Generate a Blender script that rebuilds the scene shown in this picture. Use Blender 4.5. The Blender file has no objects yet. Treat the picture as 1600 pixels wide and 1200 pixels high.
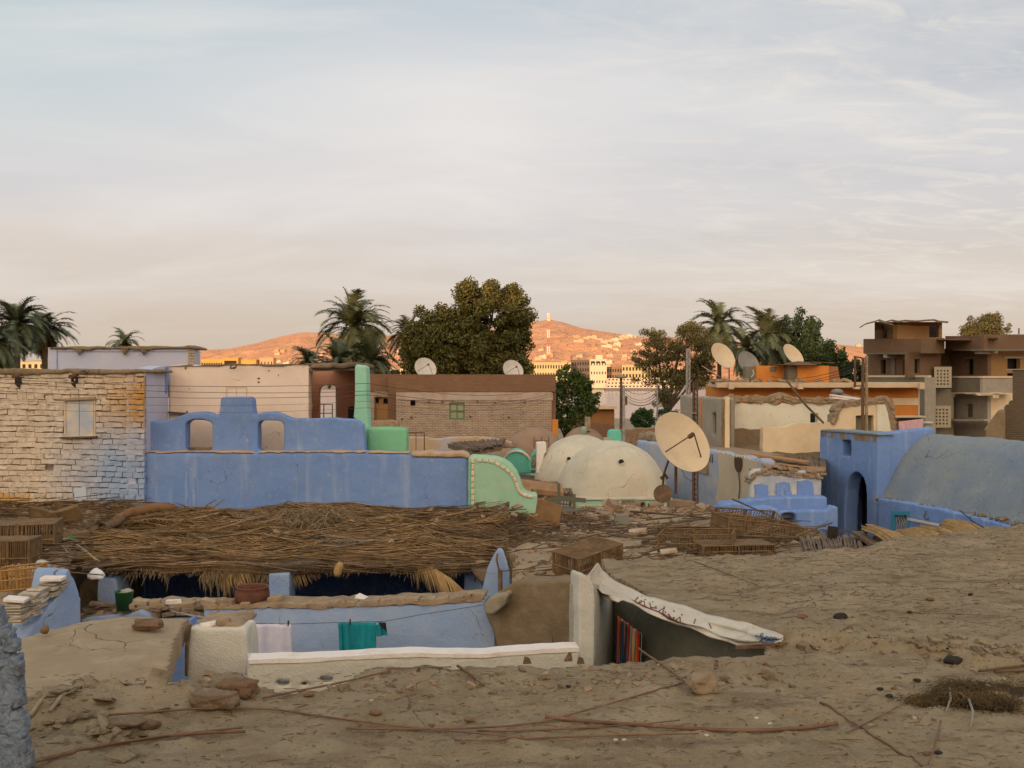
import bpy, bmesh, math, random
import numpy as np
from mathutils import Vector, Matrix, noise as mn
from mathutils.geometry import tessellate_polygon
R = math.radians
random.seed(7); rng = np.random.default_rng(7)
S = bpy.context.scene
COL = S.collection
# ---------------------------------------------------------------- camera
F = 1550.0; HZ = 595.0; CX = 800.0; H = 6.0
cam_d = bpy.data.cameras.new('camera'); cam = bpy.data.objects.new('camera', cam_d); COL.objects.link(cam)
cam.location = (0, 0, H); cam.rotation_euler = (R(90), 0, 0)
cam_d.sensor_width = 36.0; cam_d.lens = 36.0*F/1600.0
cam_d.shift_y = (HZ-600.0)/1600.0
cam_d.clip_start = 0.05; cam_d.clip_end = 30000
S.camera = cam
# ---------------------------------------------------------------- render look
S.view_settings.view_transform = 'Standard'; S.view_settings.look = 'None'
S.view_settings.exposure = 0.0; S.view_settings.gamma = 1.0
# ---------------------------------------------------------------- sun + world
SUN_EL = 7.0; SUN_AZ = 200.0          # azimuth clockwise from +Y; 180 = straight behind the camera
sd = bpy.data.lights.new('sun', 'SUN'); sun = bpy.data.objects.new('sun', sd); COL.objects.link(sun)
sd.energy = 4.2; sd.angle = R(0.5); sd.color = (1.0, 0.60, 0.35)
az, el = R(SUN_AZ), R(SUN_EL)
sdir = Vector((math.sin(az)*math.cos(el), math.cos(az)*math.cos(el), math.sin(el)))
sun.rotation_euler = sdir.to_track_quat('Z', 'Y').to_euler()
sun.location = (-40, -100, 60)

W = bpy.data.worlds.new('World'); S.world = W; W.use_nodes = True
nt = W.node_tree; nt.nodes.clear()
def N(t, **kw):
    n = nt.nodes.new(t)
    for k, v in kw.items():
        if k in n.inputs.keys(): n.inputs[k].default_value = v
        else: setattr(n, k, v)
    return n
def Lk(a, b): nt.links.new(a, b)
def ramp(stops, fac, interp='EASE'):
    n = N('ShaderNodeValToRGB'); cr = n.color_ramp; cr.interpolation = interp
    while len(cr.elements) < len(stops): cr.elements.new(0.5)
    for e, (p, c) in zip(cr.elements, stops):
        e.position = p; e.color = (*c, 1)
    Lk(fac, n.inputs[0]); return n.outputs[0]
def srgb(r, g, b):
    f = lambda c: (c/255/12.92) if c/255 <= .04045 else ((c/255+.055)/1.055)**2.4
    return (f(r), f(g), f(b))
def mathn(op, a, b=None, clamp=False):
    n = N('ShaderNodeMath', operation=op, use_clamp=clamp)
    for i, v in enumerate([a, b]):
        if v is None: continue
        if isinstance(v, (int, float)): n.inputs[i].default_value = v
        else: Lk(v, n.inputs[i])
    return n.outputs[0]
def mixc(fac, a, b):
    n = N('ShaderNodeMix', data_type='RGBA')
    for i, v in ((0, fac), (6, a), (7, b)):
        if isinstance(v, (int, float)): n.inputs[i].default_value = v
        elif isinstance(v, tuple): n.inputs[i].default_value = (*v, 1)
        else: Lk(v, n.inputs[i])
    return n.outputs[2]
tc = N('ShaderNodeTexCoord'); sp = N('ShaderNodeSeparateXYZ'); Lk(tc.outputs['Generated'], sp.inputs[0])
elev = mathn('MULTIPLY', sp.outputs[2], 2.2, True)            # sin(elev)*2.2
K = 1.0
base = ramp([(0.0, srgb(211,189,169)), (.10, srgb(215,197,181)), (.22, srgb(223,210,199)), (.42, srgb(231,224,222)),
             (.62, srgb(226,225,226)), (.80, srgb(202,211,218)), (1.0, srgb(180,194,208))], elev)
# azimuthal change: greyer and bluer to the right (+X), clear pale blue top left
xr = N('ShaderNodeMapRange'); Lk(sp.outputs[0], xr.inputs[0]); xr.inputs[1].default_value = 0.0; xr.inputs[2].default_value = .5
hi = N('ShaderNodeMapRange'); Lk(sp.outputs[2], hi.inputs[0]); hi.inputs[1].default_value = .10; hi.inputs[2].default_value = .36
base = mixc(mathn('MULTIPLY', mathn('MULTIPLY', xr.outputs[0], hi.outputs[0]), .95), base, srgb(160,172,186))
xl = N('ShaderNodeMapRange'); Lk(sp.outputs[0], xl.inputs[0]); xl.inputs[1].default_value = -.12; xl.inputs[2].default_value = -.5
hi2 = N('ShaderNodeMapRange'); Lk(sp.outputs[2], hi2.inputs[0]); hi2.inputs[1].default_value = .14; hi2.inputs[2].default_value = .36
base = mixc(mathn('MULTIPLY', mathn('MULTIPLY', xl.outputs[0], hi2.outputs[0]), .8), base, srgb(166,198,208))
# soft wisps projected on a flat cloud deck
div = mathn('ADD', sp.outputs[2], .16)
cx = mathn('DIVIDE', sp.outputs[0], div); cy = mathn('DIVIDE', sp.outputs[1], div)
cb = N('ShaderNodeCombineXYZ'); Lk(cx, cb.inputs[0]); Lk(cy, cb.inputs[1])
mp = N('ShaderNodeMapping'); Lk(cb.outputs[0], mp.inputs[0]); mp.inputs['Scale'].default_value = (.8, 1.5, 1); mp.inputs['Rotation'].default_value = (0,0,R(-22))
n1 = N('ShaderNodeTexNoise', Scale=1.0, Detail=9.0, Roughness=.58, Distortion=.6); Lk(mp.outputs[0], n1.inputs['Vector'])
mp2 = N('ShaderNodeMapping'); Lk(cb.outputs[0], mp2.inputs[0]); mp2.inputs['Scale'].default_value = (3.2, 7, 1); mp2.inputs['Rotation'].default_value = (0,0,R(-32)); mp2.inputs['Location'].default_value = (3,1,0)
n2 = N('ShaderNodeTexNoise', Scale=1.3, Detail=10.0, Roughness=.66, Distortion=.9); Lk(mp2.outputs[0], n2.inputs['Vector'])
c1 = N('ShaderNodeMapRange'); Lk(n1.outputs[0], c1.inputs[0]); c1.inputs[1].default_value = .43; c1.inputs[2].default_value = .66
c2 = N('ShaderNodeMapRange'); Lk(n2.outputs[0], c2.inputs[0]); c2.inputs[1].default_value = .48; c2.inputs[2].default_value = .74
xr2 = N('ShaderNodeMapRange'); Lk(sp.outputs[0], xr2.inputs[0]); xr2.inputs[1].default_value = -.12; xr2.inputs[2].default_value = .42
low = N('ShaderNodeMapRange'); Lk(sp.outputs[2], low.inputs[0]); low.inputs[1].default_value = .015; low.inputs[2].default_value = .14
wisp = mathn('MULTIPLY', mathn('MULTIPLY', c2.outputs[0], xr2.outputs[0]), mathn('MULTIPLY', low.outputs[0], .75))
base = mixc(mathn('MULTIPLY', mathn('MULTIPLY', c1.outputs[0], low.outputs[0]), .55), base, srgb(244,238,233))
base = mixc(wisp, base, srgb(250,240,226))
n3 = N('ShaderNodeTexNoise', Scale=.7, Detail=5.0, Roughness=.5); Lk(mp.outputs[0], n3.inputs['Vector'])
c3 = N('ShaderNodeMapRange'); Lk(n3.outputs[0], c3.inputs[0]); c3.inputs[1].default_value = .5; c3.inputs[2].default_value = .75
base = mixc(mathn('MULTIPLY', mathn('MULTIPLY', c3.outputs[0], low.outputs[0]), .30), base, srgb(178,182,192))
mp4 = N('ShaderNodeMapping'); Lk(cb.outputs[0], mp4.inputs[0]); mp4.inputs['Scale'].default_value = (9, 14, 1); mp4.inputs['Rotation'].default_value = (0,0,R(-30))
n4 = N('ShaderNodeTexNoise', Scale=1.4, Detail=8.0, Roughness=.6, Distortion=.5); Lk(mp4.outputs[0], n4.inputs['Vector'])
c4 = N('ShaderNodeMapRange'); Lk(n4.outputs[0], c4.inputs[0]); c4.inputs[1].default_value = .42; c4.inputs[2].default_value = .68
base = mixc(mathn('MULTIPLY', mathn('MULTIPLY', mathn('MULTIPLY', c4.outputs[0], hi.outputs[0]), xr2.outputs[0]), .42), base, srgb(226,222,222))
# warm afterglow behind the camera (west)
wy = N('ShaderNodeMapRange'); Lk(sp.outputs[1], wy.inputs[0]); wy.inputs[1].default_value = -.1; wy.inputs[2].default_value = -.95
base = mixc(mathn('MULTIPLY', wy.outputs[0], .85), base, (2.9, 2.3, 1.6))
sky = N('ShaderNodeTexSky', sky_type='NISHITA', sun_disc=False, sun_elevation=R(SUN_EL), sun_rotation=R(SUN_AZ))
sky.dust_density = 2.0; sky.ozone_density = 1.0
sc = N('ShaderNodeVectorMath', operation='SCALE'); Lk(base, sc.inputs[0]); sc.inputs['Scale'].default_value = 10.0   # the cloud sheet, in the sky's physical units
veil = mixc(.93, sky.outputs[0], sc.outputs[0])
bg = N('ShaderNodeBackground', Strength=.10); Lk(veil, bg.inputs[0])
wo = N('ShaderNodeOutputWorld'); Lk(bg.outputs[0], wo.inputs[0])

# ================================================================ helpers
ORG = {}
def P(px, py, Y): return Vector(((px-CX)/F*Y, Y, H-(py-HZ)/F*Y))
class Plane:
    def __init__(s, pxA, YA, pxB, YB):
        s.a = Vector(((pxA-CX)/F*YA, YA)); s.b = Vector(((pxB-CX)/F*YB, YB))
        s.d = (s.b-s.a).normalized(); s.n = Vector((-s.d.y, s.d.x))
        if s.n.y < 0: s.n = -s.n
        if abs(s.n.y) < .35 and s.n.dot(s.a) < 0: s.n = -s.n
    def pt(s, px, py, off=0):
        a = s.a + s.n*off
        r = Vector(((px-CX)/F, 1.0)); k = a.dot(s.n)/r.dot(s.n)
        return Vector((r.x*k, k, H-(py-HZ)/F*k))
def tag(o, label=None, cat=None, group=None, kind=None):
    if label: o['label'] = label
    if cat: o['category'] = cat
    if group: o['group'] = group
    if kind: o['kind'] = kind
    return o
def thing(name, label, cat, loc=(0,0,0), rz=0, group=None):
    o = bpy.data.objects.new(name, None); COL.objects.link(o); o.empty_display_size = .2
    o.location = loc; o.rotation_euler = (0,0,rz); ORG[o.name] = Vector(loc)
    return tag(o, label, cat, group)
def link_mesh(name, me, mat, parent=None, origin=None):
    o = bpy.data.objects.new(name, me); COL.objects.link(o)
    if mat is not None:
        for m in (mat if isinstance(mat, (list, tuple)) else [mat]): me.materials.append(m)
    if parent is not None:
        org = ORG[parent.name]; me.transform(Matrix.Translation(-org)); o.parent = parent; ORG[o.name] = org
    elif origin is not None:
        me.transform(Matrix.Translation(-Vector(origin))); o.location = origin; ORG[o.name] = Vector(origin)
    else: ORG[o.name] = Vector((0,0,0))
    return o
class MB:
    def __init__(s): s.v = []; s.f = []; s.m = []
    def poly(s, pts, faces, mi=0):
        k = len(s.v); s.v += [tuple(p) for p in pts]; s.f += [tuple(i+k for i in f) for f in faces]; s.m += [mi]*len(faces); return s
    def box(s, c, sz, rot=(0,0,0), jit=0, mi=0, taper=0):
        M = Matrix.Translation(c) @ (Matrix.Rotation(rot[2],4,'Z') @ Matrix.Rotation(rot[1],4,'Y') @ Matrix.Rotation(rot[0],4,'X'))
        pts = []
        for x in (-1,1):
            for y in (-1,1):
                for z in (-1,1):
                    k = 1-taper*(z > 0)
                    pts.append(M @ Vector((x*sz[0]/2*k+random.uniform(-jit,jit), y*sz[1]/2*k+random.uniform(-jit,jit), z*sz[2]/2+random.uniform(-jit,jit))))
        return s.poly(pts, [(0,1,3,2),(4,6,7,5),(0,4,5,1),(2,3,7,6),(0,2,6,4),(1,5,7,3)], mi)
    def bar(s, a, b, w, h=None, mi=0):
        h = h or w; a = Vector(a); b = Vector(b); d = b-a; L = d.length
        if L < 1e-6: return s
        q = d.to_track_quat('X', 'Z').to_matrix().to_4x4(); M = Matrix.Translation((a+b)/2) @ q
        pts = [M @ Vector((x*L/2, y*w/2, z*h/2)) for x in (-1,1) for y in (-1,1) for z in (-1,1)]
        return s.poly(pts, [(0,1,3,2),(4,6,7,5),(0,4,5,1),(2,3,7,6),(0,2,6,4),(1,5,7,3)], mi)
    def tube(s, pts, r, n=6, cap=True, mi=0):
        pts = [Vector(p) for p in pts]; m = len(pts)
        rs = r if isinstance(r, (list, tuple)) else [r]*m
        ring = []; up = None
        for i, p in enumerate(pts):
            d = (pts[min(i+1,m-1)]-pts[max(i-1,0)])
            if d.length < 1e-9: d = Vector((0,0,1))
            d.normalize()
            if up is None: up = d.orthogonal().normalized()
            up = (up - d*up.dot(d))
            if up.length < 1e-5: up = d.orthogonal()
            up.normalize(); sd_ = d.cross(up)
            for k in range(n):
                a = 2*math.pi*k/n; ring.append(p + up*math.cos(a)*rs[i] + sd_*math.sin(a)*rs[i])
        fs = [(i*n+k, i*n+(k+1)%n, (i+1)*n+(k+1)%n, (i+1)*n+k) for i in range(m-1) for k in range(n)]
        if cap: fs += [tuple(range(n-1,-1,-1)), tuple((m-1)*n+k for k in range(n))]
        return s.poly(ring, fs, mi)
    def lathe(s, c, prof, n=24, M=None, mi=0, closed=False):
        pts = []
        for r, z in prof:
            for k in range(n):
                a = 2*math.pi*k/n; p = Vector((r*math.cos(a), r*math.sin(a), z))
                pts.append((M @ p if M else p) + Vector(c))
        m = len(prof)
        fs = [(i*n+k, i*n+(k+1)%n, (i+1)*n+(k+1)%n, (i+1)*n+k) for i in range(m-1) for k in range(n)]
        if closed: fs += [tuple(range(n-1,-1,-1)), tuple((m-1)*n+k for k in range(n))]
        return s.poly(pts, fs, mi)
    def build(s, name, mat, parent=None, origin=None, smooth=False, bevel=0, recalc=False):
        me = bpy.data.meshes.new(name); me.from_pydata(s.v, [], s.f)
        if any(s.m): me.polygons.foreach_set('material_index', s.m)
        if smooth: me.polygons.foreach_set('use_smooth', [True]*len(me.polygons))
        me.update()
        if recalc:
            b = bmesh.new(); b.from_mesh(me); bmesh.ops.recalc_face_normals(b, faces=b.faces); b.to_mesh(me); b.free()
        o = link_mesh(name, me, mat, parent, origin)
        if bevel:
            m = o.modifiers.new('bevel', 'BEVEL'); m.width = bevel; m.segments = 2; m.limit_method = 'ANGLE'; m.angle_limit = R(35)
        return o
def organic(o, vox, disp=0.0, size=.25, smooth=True, sm=2):
    m = o.modifiers.new('remesh', 'REMESH'); m.mode = 'VOXEL'; m.voxel_size = vox; m.use_smooth_shade = smooth
    if sm:
        k = o.modifiers.new('smooth', 'SMOOTH'); k.iterations = sm; k.factor = .5
    if disp:
        t = bpy.data.textures.get('cl%g' % size)
        if not t:
            t = bpy.data.textures.new('cl%g' % size, 'CLOUDS'); t.noise_scale = size; t.noise_depth = 4
        d = o.modifiers.new('disp', 'DISPLACE'); d.texture = t; d.strength = disp; d.mid_level = .5; d.texture_coords = 'GLOBAL'
    return o
def subdiv_loop(pts, step, jit, rnd):
    out = []
    n = len(pts)
    for i in range(n):
        a = pts[i]; b = pts[(i+1) % n]; L = (b-a).length; k = max(1, int(L/step)) if step else 1
        for j in range(k):
            p = a.lerp(b, j/k)
            if jit and p.y > .05:
                p = p + Vector((rnd.uniform(-jit, jit)*.6, rnd.uniform(-jit, jit)))
            out.append(p)
    return out
def slab(name, pl, outline, thick, mat, holes=(), parent=None, off=0, step=0, jit=0, vox=0, disp=0, size=.25, origin=None, bevel=0, thick_dir=None, smooth=2):
    """upright slab: outline and holes given as photograph points on the slab's own vertical plane; None = down to the ground"""
    if mat is globals().get('m_clay') and vox: smooth, jit = 1, jit*1.2
    rnd = random.Random(name+str(outline[0])); a0 = pl.a + pl.n*off; d = pl.d
    loops = []
    for li, loop in enumerate([outline]+list(holes)):
        pts = []
        for px, py in loop:
            q = pl.pt(px, HZ if py is None else py, off)
            pts.append(Vector(((q.xy-a0).dot(d), 0.0 if py is None else q.z)))
        loops.append(subdiv_loop(pts, step, jit*(1 if li == 0 else .5), rnd))
    tri = tessellate_polygon([[Vector((p.x, p.y, 0)) for p in l] for l in loops])
    flat = [p for l in loops for p in l]; n = len(flat)
    nn = (Vector((thick_dir[0], thick_dir[1])) if thick_dir else pl.n)
    def w(p, t): q = a0 + d*p.x + nn*t; return (q.x, q.y, p.y)
    vs = [w(p, 0) for p in flat] + [w(p, thick) for p in flat]
    fs = [tuple(t) for t in tri] + [tuple(i+n for i in reversed(t)) for t in tri]
    k = 0
    for l in loops:
        m = len(l)
        fs += [(k+i, k+(i+1) % m, k+(i+1) % m+n, k+i+n) for i in range(m)]; k += m
    me = bpy.data.meshes.new(name); me.from_pydata(vs, [], fs); me.update()
    b = bmesh.new(); b.from_mesh(me); bmesh.ops.recalc_face_normals(b, faces=b.faces); b.to_mesh(me); b.free()
    o = link_mesh(name, me, mat, parent, origin)
    if vox: organic(o, vox, disp, size, sm=smooth)
    elif bevel:
        m = o.modifiers.new('bevel', 'BEVEL'); m.width = bevel; m.segments = 2; m.limit_method = 'ANGLE'; m.angle_limit = R(35)
    return o
def course(name, pl, path, depth, mat, parent, seed=1, bw=.2, bh=.075, layers=2, off=-.01, drop=.0, gap=.9):
    """broken courses of mud brick following a line of photograph points on a wall plane"""
    rr_ = random.Random(seed); m = MB(); pts = [pl.pt(x, y, off) for x, y in path]; d = pl.d; ang = math.atan2(d.y, d.x)
    L = [0]
    for a, b in zip(pts[:-1], pts[1:]): L.append(L[-1]+(b-a).length)
    def at(s):
        k = min(max(0, next((i for i in range(len(L)-1) if L[i+1] >= s), len(L)-2)), len(L)-2); f = (s-L[k])/max(1e-6, L[k+1]-L[k]); q = pts[k].lerp(pts[k+1], f); return q, (pts[k+1]-pts[k])
    for ly in range(layers):
        s = rr_.uniform(-bw, 0)
        while s < L[-1]:
            w = bw*rr_.uniform(.5, 1.25)
            if not (ly == layers-1 and rr_.random() > gap):
                q, t_ = at(max(0, min(L[-1], s+w/2))); sl = math.atan2(t_.z, max(.02, t_.xy.length)); sl = max(-.9, min(.9, sl))
                c = q + Vector((pl.n.x*depth/2, pl.n.y*depth/2, -drop+(ly-layers+.5)*bh+rr_.uniform(-.012,.012)+bh*.2))
                m.box(c, (w*.93, depth*rr_.uniform(.8,1.08), bh*rr_.uniform(.7,1.1)), rot=(rr_.uniform(-.1,.1), -sl*.8+rr_.uniform(-.14,.14), ang+rr_.uniform(-.12,.12)), jit=bh*.13)
            s += w
    return m.build(name, mat, parent, bevel=bh*.16)
def prism(name, foot, z0, z1, mat, parent=None, vox=0, disp=0, size=.25, origin=None, bevel=0):
    n = len(foot); z1 = z1 if isinstance(z1, (list, tuple)) else [z1]*n
    m = MB(); m.poly([(x, y, z0) for x, y in foot] + [(x, y, z) for (x, y), z in zip(foot, z1)],
        [tuple(range(n-1,-1,-1)), tuple(range(n, 2*n))] + [(i, (i+1) % n, (i+1) % n+n, i+n) for i in range(n)])
    o = m.build(name, mat, parent, origin, bevel=bevel, recalc=True)
    if vox: organic(o, vox, disp, size)
    return o
def R2(x0, y0, x1, y1): return [(x0,y0),(x1,y0),(x1,y1),(x0,y1)]
def arch(x0, ytop, x1, ybot, n=8, flat=.5):
    cx_ = (x0+x1)/2; r = (x1-x0)/2; h = r*flat*2
    return [(x0,ybot)] + [(cx_-r*math.cos(math.pi*i/n), ytop+h-h*math.sin(math.pi*i/n)) for i in range(n+1)] + [(x1,ybot)]
# numpy value noise
_perm = rng.random((256,256))
def vnoise(x, y):
    xi = np.floor(x).astype(int); yi = np.floor(y).astype(int); fx = x-xi; fy = y-yi
    fx = fx*fx*(3-2*fx); fy = fy*fy*(3-2*fy); g = lambda a, b: _perm[a % 256, b % 256]
    return (g(xi,yi)*(1-fx)+g(xi+1,yi)*fx)*(1-fy) + (g(xi,yi+1)*(1-fx)+g(xi+1,yi+1)*fx)*fy - .5
def fbm(x, y, o=4, g=.5):
    s = 0; a = 1
    for i in range(o): s = s + a*vnoise(x*2**i+17*i, y*2**i+31*i); a *= g
    return s
def inpoly(x, y, poly):
    c = np.zeros(x.shape, bool); n = len(poly)
    for i in range(n):
        x1, y1 = poly[i]; x2, y2 = poly[(i+1) % n]
        if y1 == y2: continue
        c ^= ((y1 > y) != (y2 > y)) & (x < (x2-x1)*(y-y1)/(y2-y1)+x1)
    return c
def field(name, poly, zf, res, mat, zbot=0.0, edge=.04, parent=None):
    """a surface over a plan outline, closed with walls down to zbot"""
    xs = [p[0] for p in poly]; ys = [p[1] for p in poly]
    X, Y = np.meshgrid(np.arange(min(xs), max(xs)+res, res), np.arange(min(ys), max(ys)+res, res))
    wx = X + fbm(X*3+9, Y*3, 4)*edge*3; wy = Y + fbm(X*3, Y*3+40, 4)*edge*3
    ins = inpoly(wx, wy, poly); Z = zf(X, Y)
    cell = ins[:-1,:-1] & ins[1:,:-1] & ins[:-1,1:] & ins[1:,1:]
    idx = np.arange(X.size).reshape(X.shape)
    q = np.stack([idx[:-1,:-1][cell], idx[:-1,1:][cell], idx[1:,1:][cell], idx[1:,:-1][cell]], 1)
    used, inv = np.unique(q, return_inverse=True); inv = inv.reshape(q.shape)
    V = np.stack([X.ravel()[used], Y.ravel()[used], Z.ravel()[used]], 1)
    E = np.concatenate([inv[:, [0,1]], inv[:, [1,2]], inv[:, [2,3]], inv[:, [3,0]]])
    key = E[:,0].astype(np.int64)*len(used)+E[:,1]; rkey = E[:,1].astype(np.int64)*len(used)+E[:,0]
    bd = E[~np.isin(key, rkey)]
    bv = np.unique(bd); mp_ = {int(v): i for i, v in enumerate(bv)}; nb = len(V); nB = len(bv)
    V1 = V[bv].copy(); V1[:,2] -= .06 + .02*rng.random(nB); V2 = V1.copy(); V2[:,2] = zbot
    VV = np.concatenate([V, V1, V2])
    fs = inv.tolist()
    for a, b in bd.tolist():
        i, j = mp_[a], mp_[b]; fs.append([b, a, nb+i, nb+j]); fs.append([nb+j, nb+i, nb+nB+i, nb+nB+j])
    me = bpy.data.meshes.new(name); me.from_pydata(VV.tolist(), [], fs)
    sm = np.ones(len(fs), bool); sm[len(inv):] = False; me.polygons.foreach_set('use_smooth', sm); me.update()
    return link_mesh(name, me, mat, parent)
def hit(zf, px, py, y0=1.5, y1=60):
    """where the line of sight through a photograph point meets a height function"""
    Y = np.linspace(y0, y1, 6000); X = (px-CX)/F*Y; Z = H-(py-HZ)/F*Y
    g = Z - zf(X, Y); k = np.argmax(g <= 0); k = len(Y)-1 if g[k] > 0 else k
    return Vector((X[k], Y[k], float(zf(X[k:k+1], Y[k:k+1])[0])))
def copy_tree(o, parent=None):
    c = o.copy(); COL.objects.link(c); ORG[c.name] = ORG.get(o.name, Vector((0,0,0)))
    if parent is not None: c.parent = parent
    for ch in list(o.children): copy_tree(ch, c)
    return c
# ================================================================ materials
def M(name, col, cols=(), rough=.92, bumps=(), spec=.25, metal=0, streak=None, coord='Object', bumpdist=.02):
    """cols: (colour, noise scale, lo, hi[, amount, stretch]) patches laid over the base colour"""
    global nt
    m = bpy.data.materials.new(name); m.use_nodes = True; keep = nt; nt = m.node_tree; nt.nodes.clear()
    out = N('ShaderNodeOutputMaterial'); b = N('ShaderNodeBsdfPrincipled'); Lk(b.outputs[0], out.inputs[0])
    b.inputs['Roughness'].default_value = rough; b.inputs['Specular IOR Level'].default_value = spec; b.inputs['Metallic'].default_value = metal
    t = N('ShaderNodeTexCoord'); v = t.outputs[coord] if coord != 'Position' else N('ShaderNodeNewGeometry').outputs['Position']
    c = col
    for i, cc in enumerate(cols):
        c2, scl, lo, hi_ = cc[:4]; amt = cc[4] if len(cc) > 4 else 1.0; st = cc[5] if len(cc) > 5 else (1,1,1)
        mp_ = N('ShaderNodeMapping'); Lk(v, mp_.inputs[0]); mp_.inputs['Scale'].default_value = st; mp_.inputs['Location'].default_value = (i*7.3, i*3.1, i*5.7)
        n = N('ShaderNodeTexNoise', Scale=float(scl), Detail=8.0, Roughness=.6); Lk(mp_.outputs[0], n.inputs['Vector'])
        r = N('ShaderNodeMapRange'); Lk(n.outputs[0], r.inputs[0]); r.inputs[1].default_value = lo; r.inputs[2].default_value = hi_
        r.inputs[4].default_value = amt; c = mixc(r.outputs[0], c, c2)
    if isinstance(c, tuple): b.inputs['Base Color'].default_value = (*c, 1)
    else: Lk(c, b.inputs['Base Color'])
    prev = None
    for i, (scl, st) in enumerate(bumps):
        n = N('ShaderNodeTexNoise', Scale=float(scl), Detail=8.0, Roughness=.65); Lk(v, n.inputs['Vector'])
        bp = N('ShaderNodeBump', Strength=st, Distance=bumpdist); Lk(n.outputs[0], bp.inputs['Height'])
        if prev is not None: Lk(prev, bp.inputs['Normal'])
        prev = bp.outputs[0]
    if prev is not None: Lk(prev, b.inputs['Normal'])
    m['bsdf'] = b.name; nt = keep
    return m
def zband(mat, colour, z_hi, z_lo, nscale=2.0, namp=.4, extra=None):
    """a second coat of paint or wear over the part of a wall between two real heights (world z), ragged edge; extra = ('X', lo, hi)"""
    global nt
    keep = nt; nt = mat.node_tree; b = nt.nodes[mat['bsdf']]; inp = b.inputs['Base Color']
    src = inp.links[0].from_socket if inp.links else tuple(inp.default_value)[:3]
    g = N('ShaderNodeNewGeometry'); s_ = N('ShaderNodeSeparateXYZ'); Lk(g.outputs['Position'], s_.inputs[0])
    n = N('ShaderNodeTexNoise', Scale=nscale, Detail=7.0, Roughness=.6); Lk(g.outputs['Position'], n.inputs['Vector'])
    nz = mathn('MULTIPLY', mathn('SUBTRACT', n.outputs[0], .5), namp*2)
    z = mathn('ADD', s_.outputs[2], nz)
    r = N('ShaderNodeMapRange'); Lk(z, r.inputs[0]); r.inputs[1].default_value = z_hi; r.inputs[2].default_value = z_lo
    f = r.outputs[0]
    for ax, lo, hi_ in (extra or []):
        r2 = N('ShaderNodeMapRange'); Lk(mathn('ADD', s_.outputs['XYZ'.index(ax)], nz), r2.inputs[0]); r2.inputs[1].default_value = lo; r2.inputs[2].default_value = hi_
        f = mathn('MULTIPLY', f, r2.outputs[0])
    Lk(mixc(f, src, colour), inp); nt = keep
    return mat
MUD = (.305,.23,.14)
m_mud = M('mud_roof', MUD, [((.26,.20,.12), .9, .38, .66, .8), ((.41,.335,.22), 4, .45, .7, .7), ((.20,.14,.09), 14, .56, .72, .7), ((.19,.135,.085), 2.6, .52, .66, .8, (.45,2.6,1)), ((.44,.34,.235), 1.4, .55, .7, .6), ((.42,.33,.23), 40, .56, .72, .6), ((.09,.06,.035), 55, .60, .70, .9), ((.11,.075,.045), 9, .66, .72, .8)],
          bumps=[(6,.6),(28,.9),(110,.7)], coord='Position')
m_mud2 = M('mud_plaster', (.25,.18,.11), [((.17,.12,.07), 1.5, .4, .65, .8), ((.32,.25,.17), 8, .5, .7, .5), ((.1,.07,.045), 22, .6, .72, .5)], bumps=[(5,.4),(30,.5)], coord='Position')
m_clay = M('clay_rubble', (.36,.26,.17), [((.24,.165,.1), 6, .4, .65), ((.50,.40,.30), 14, .55, .7, .6)], bumps=[(20,.6),(70,.4)], coord='Position')
BLUE = (.165,.28,.60)
m_blue = M('blue_plaster', BLUE, [((.21,.32,.58), 1.1, .35, .7, .8), ((.15,.24,.47), 3.2, .5, .75, .6), ((.28,.36,.52), 14, .55, .75, .5), ((.44,.41,.42), 9, .60, .75, .6), ((.40,.46,.60), 1.6, .55, .72, .6, (3,3,.3)), ((.30,.27,.27), 2.3, .62, .72, .55), ((.10,.15,.3), 45, .64, .74, .5)], bumps=[(7,.35),(45,.4)], coord='Position')
m_blue2 = M('pale_blue_plaster', (.27,.37,.58), [((.36,.42,.55), 1.3, .4, .7, .8), ((.18,.29,.55), 3, .5, .7, .6), ((.40,.36,.32), 6, .6, .72, .6), ((.2,.17,.14), 26, .66, .74, .7)], bumps=[(7,.45),(40,.5)], coord='Position')
m_blue3 = M('vault_plaster', (.25,.295,.335), [((.33,.35,.35), 1.4, .4, .65, .8), ((.21,.27,.38), .7, .45, .65, .7), ((.16,.16,.17), 10, .62, .74, .6, (1,1,.4)), ((.38,.34,.29), 5, .58, .72, .5)], bumps=[(4,.6),(18,.8),(60,.5)], coord='Position', bumpdist=.05)
m_mint = M('mint_plaster', (.33,.56,.40), [((.42,.60,.45), 1.5, .4, .7, .8), ((.27,.48,.34), 4, .5, .7, .6), ((.54,.53,.42), 5, .56, .7, .6), ((.3,.27,.2), 18, .64, .74, .6)], bumps=[(8,.3),(50,.3)], coord='Position')
m_mintd = M('green_plaster', (.20,.50,.29), [((.26,.55,.33), 1.5, .4, .7, .8), ((.16,.43,.24), 4, .5, .7, .5)], bumps=[(8,.3),(50,.3)], coord='Position')
m_mintb = M('bright_mint_plaster', (.29,.62,.46), [((.40,.68,.53), 1.5, .4, .7, .8), ((.50,.62,.52), 4, .52, .68, .7), ((.3,.27,.2), 18, .64, .74, .6)], bumps=[(8,.3),(50,.3)], coord='Position')
m_turq = M('turquoise_plaster', (.14,.52,.42), [((.2,.58,.48), 2, .4, .7, .8)], bumps=[(8,.3)], coord='Position')
m_dot = M('pink_dabs', (.74,.58,.45), bumps=[(30,.3)], coord='Position')
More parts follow.
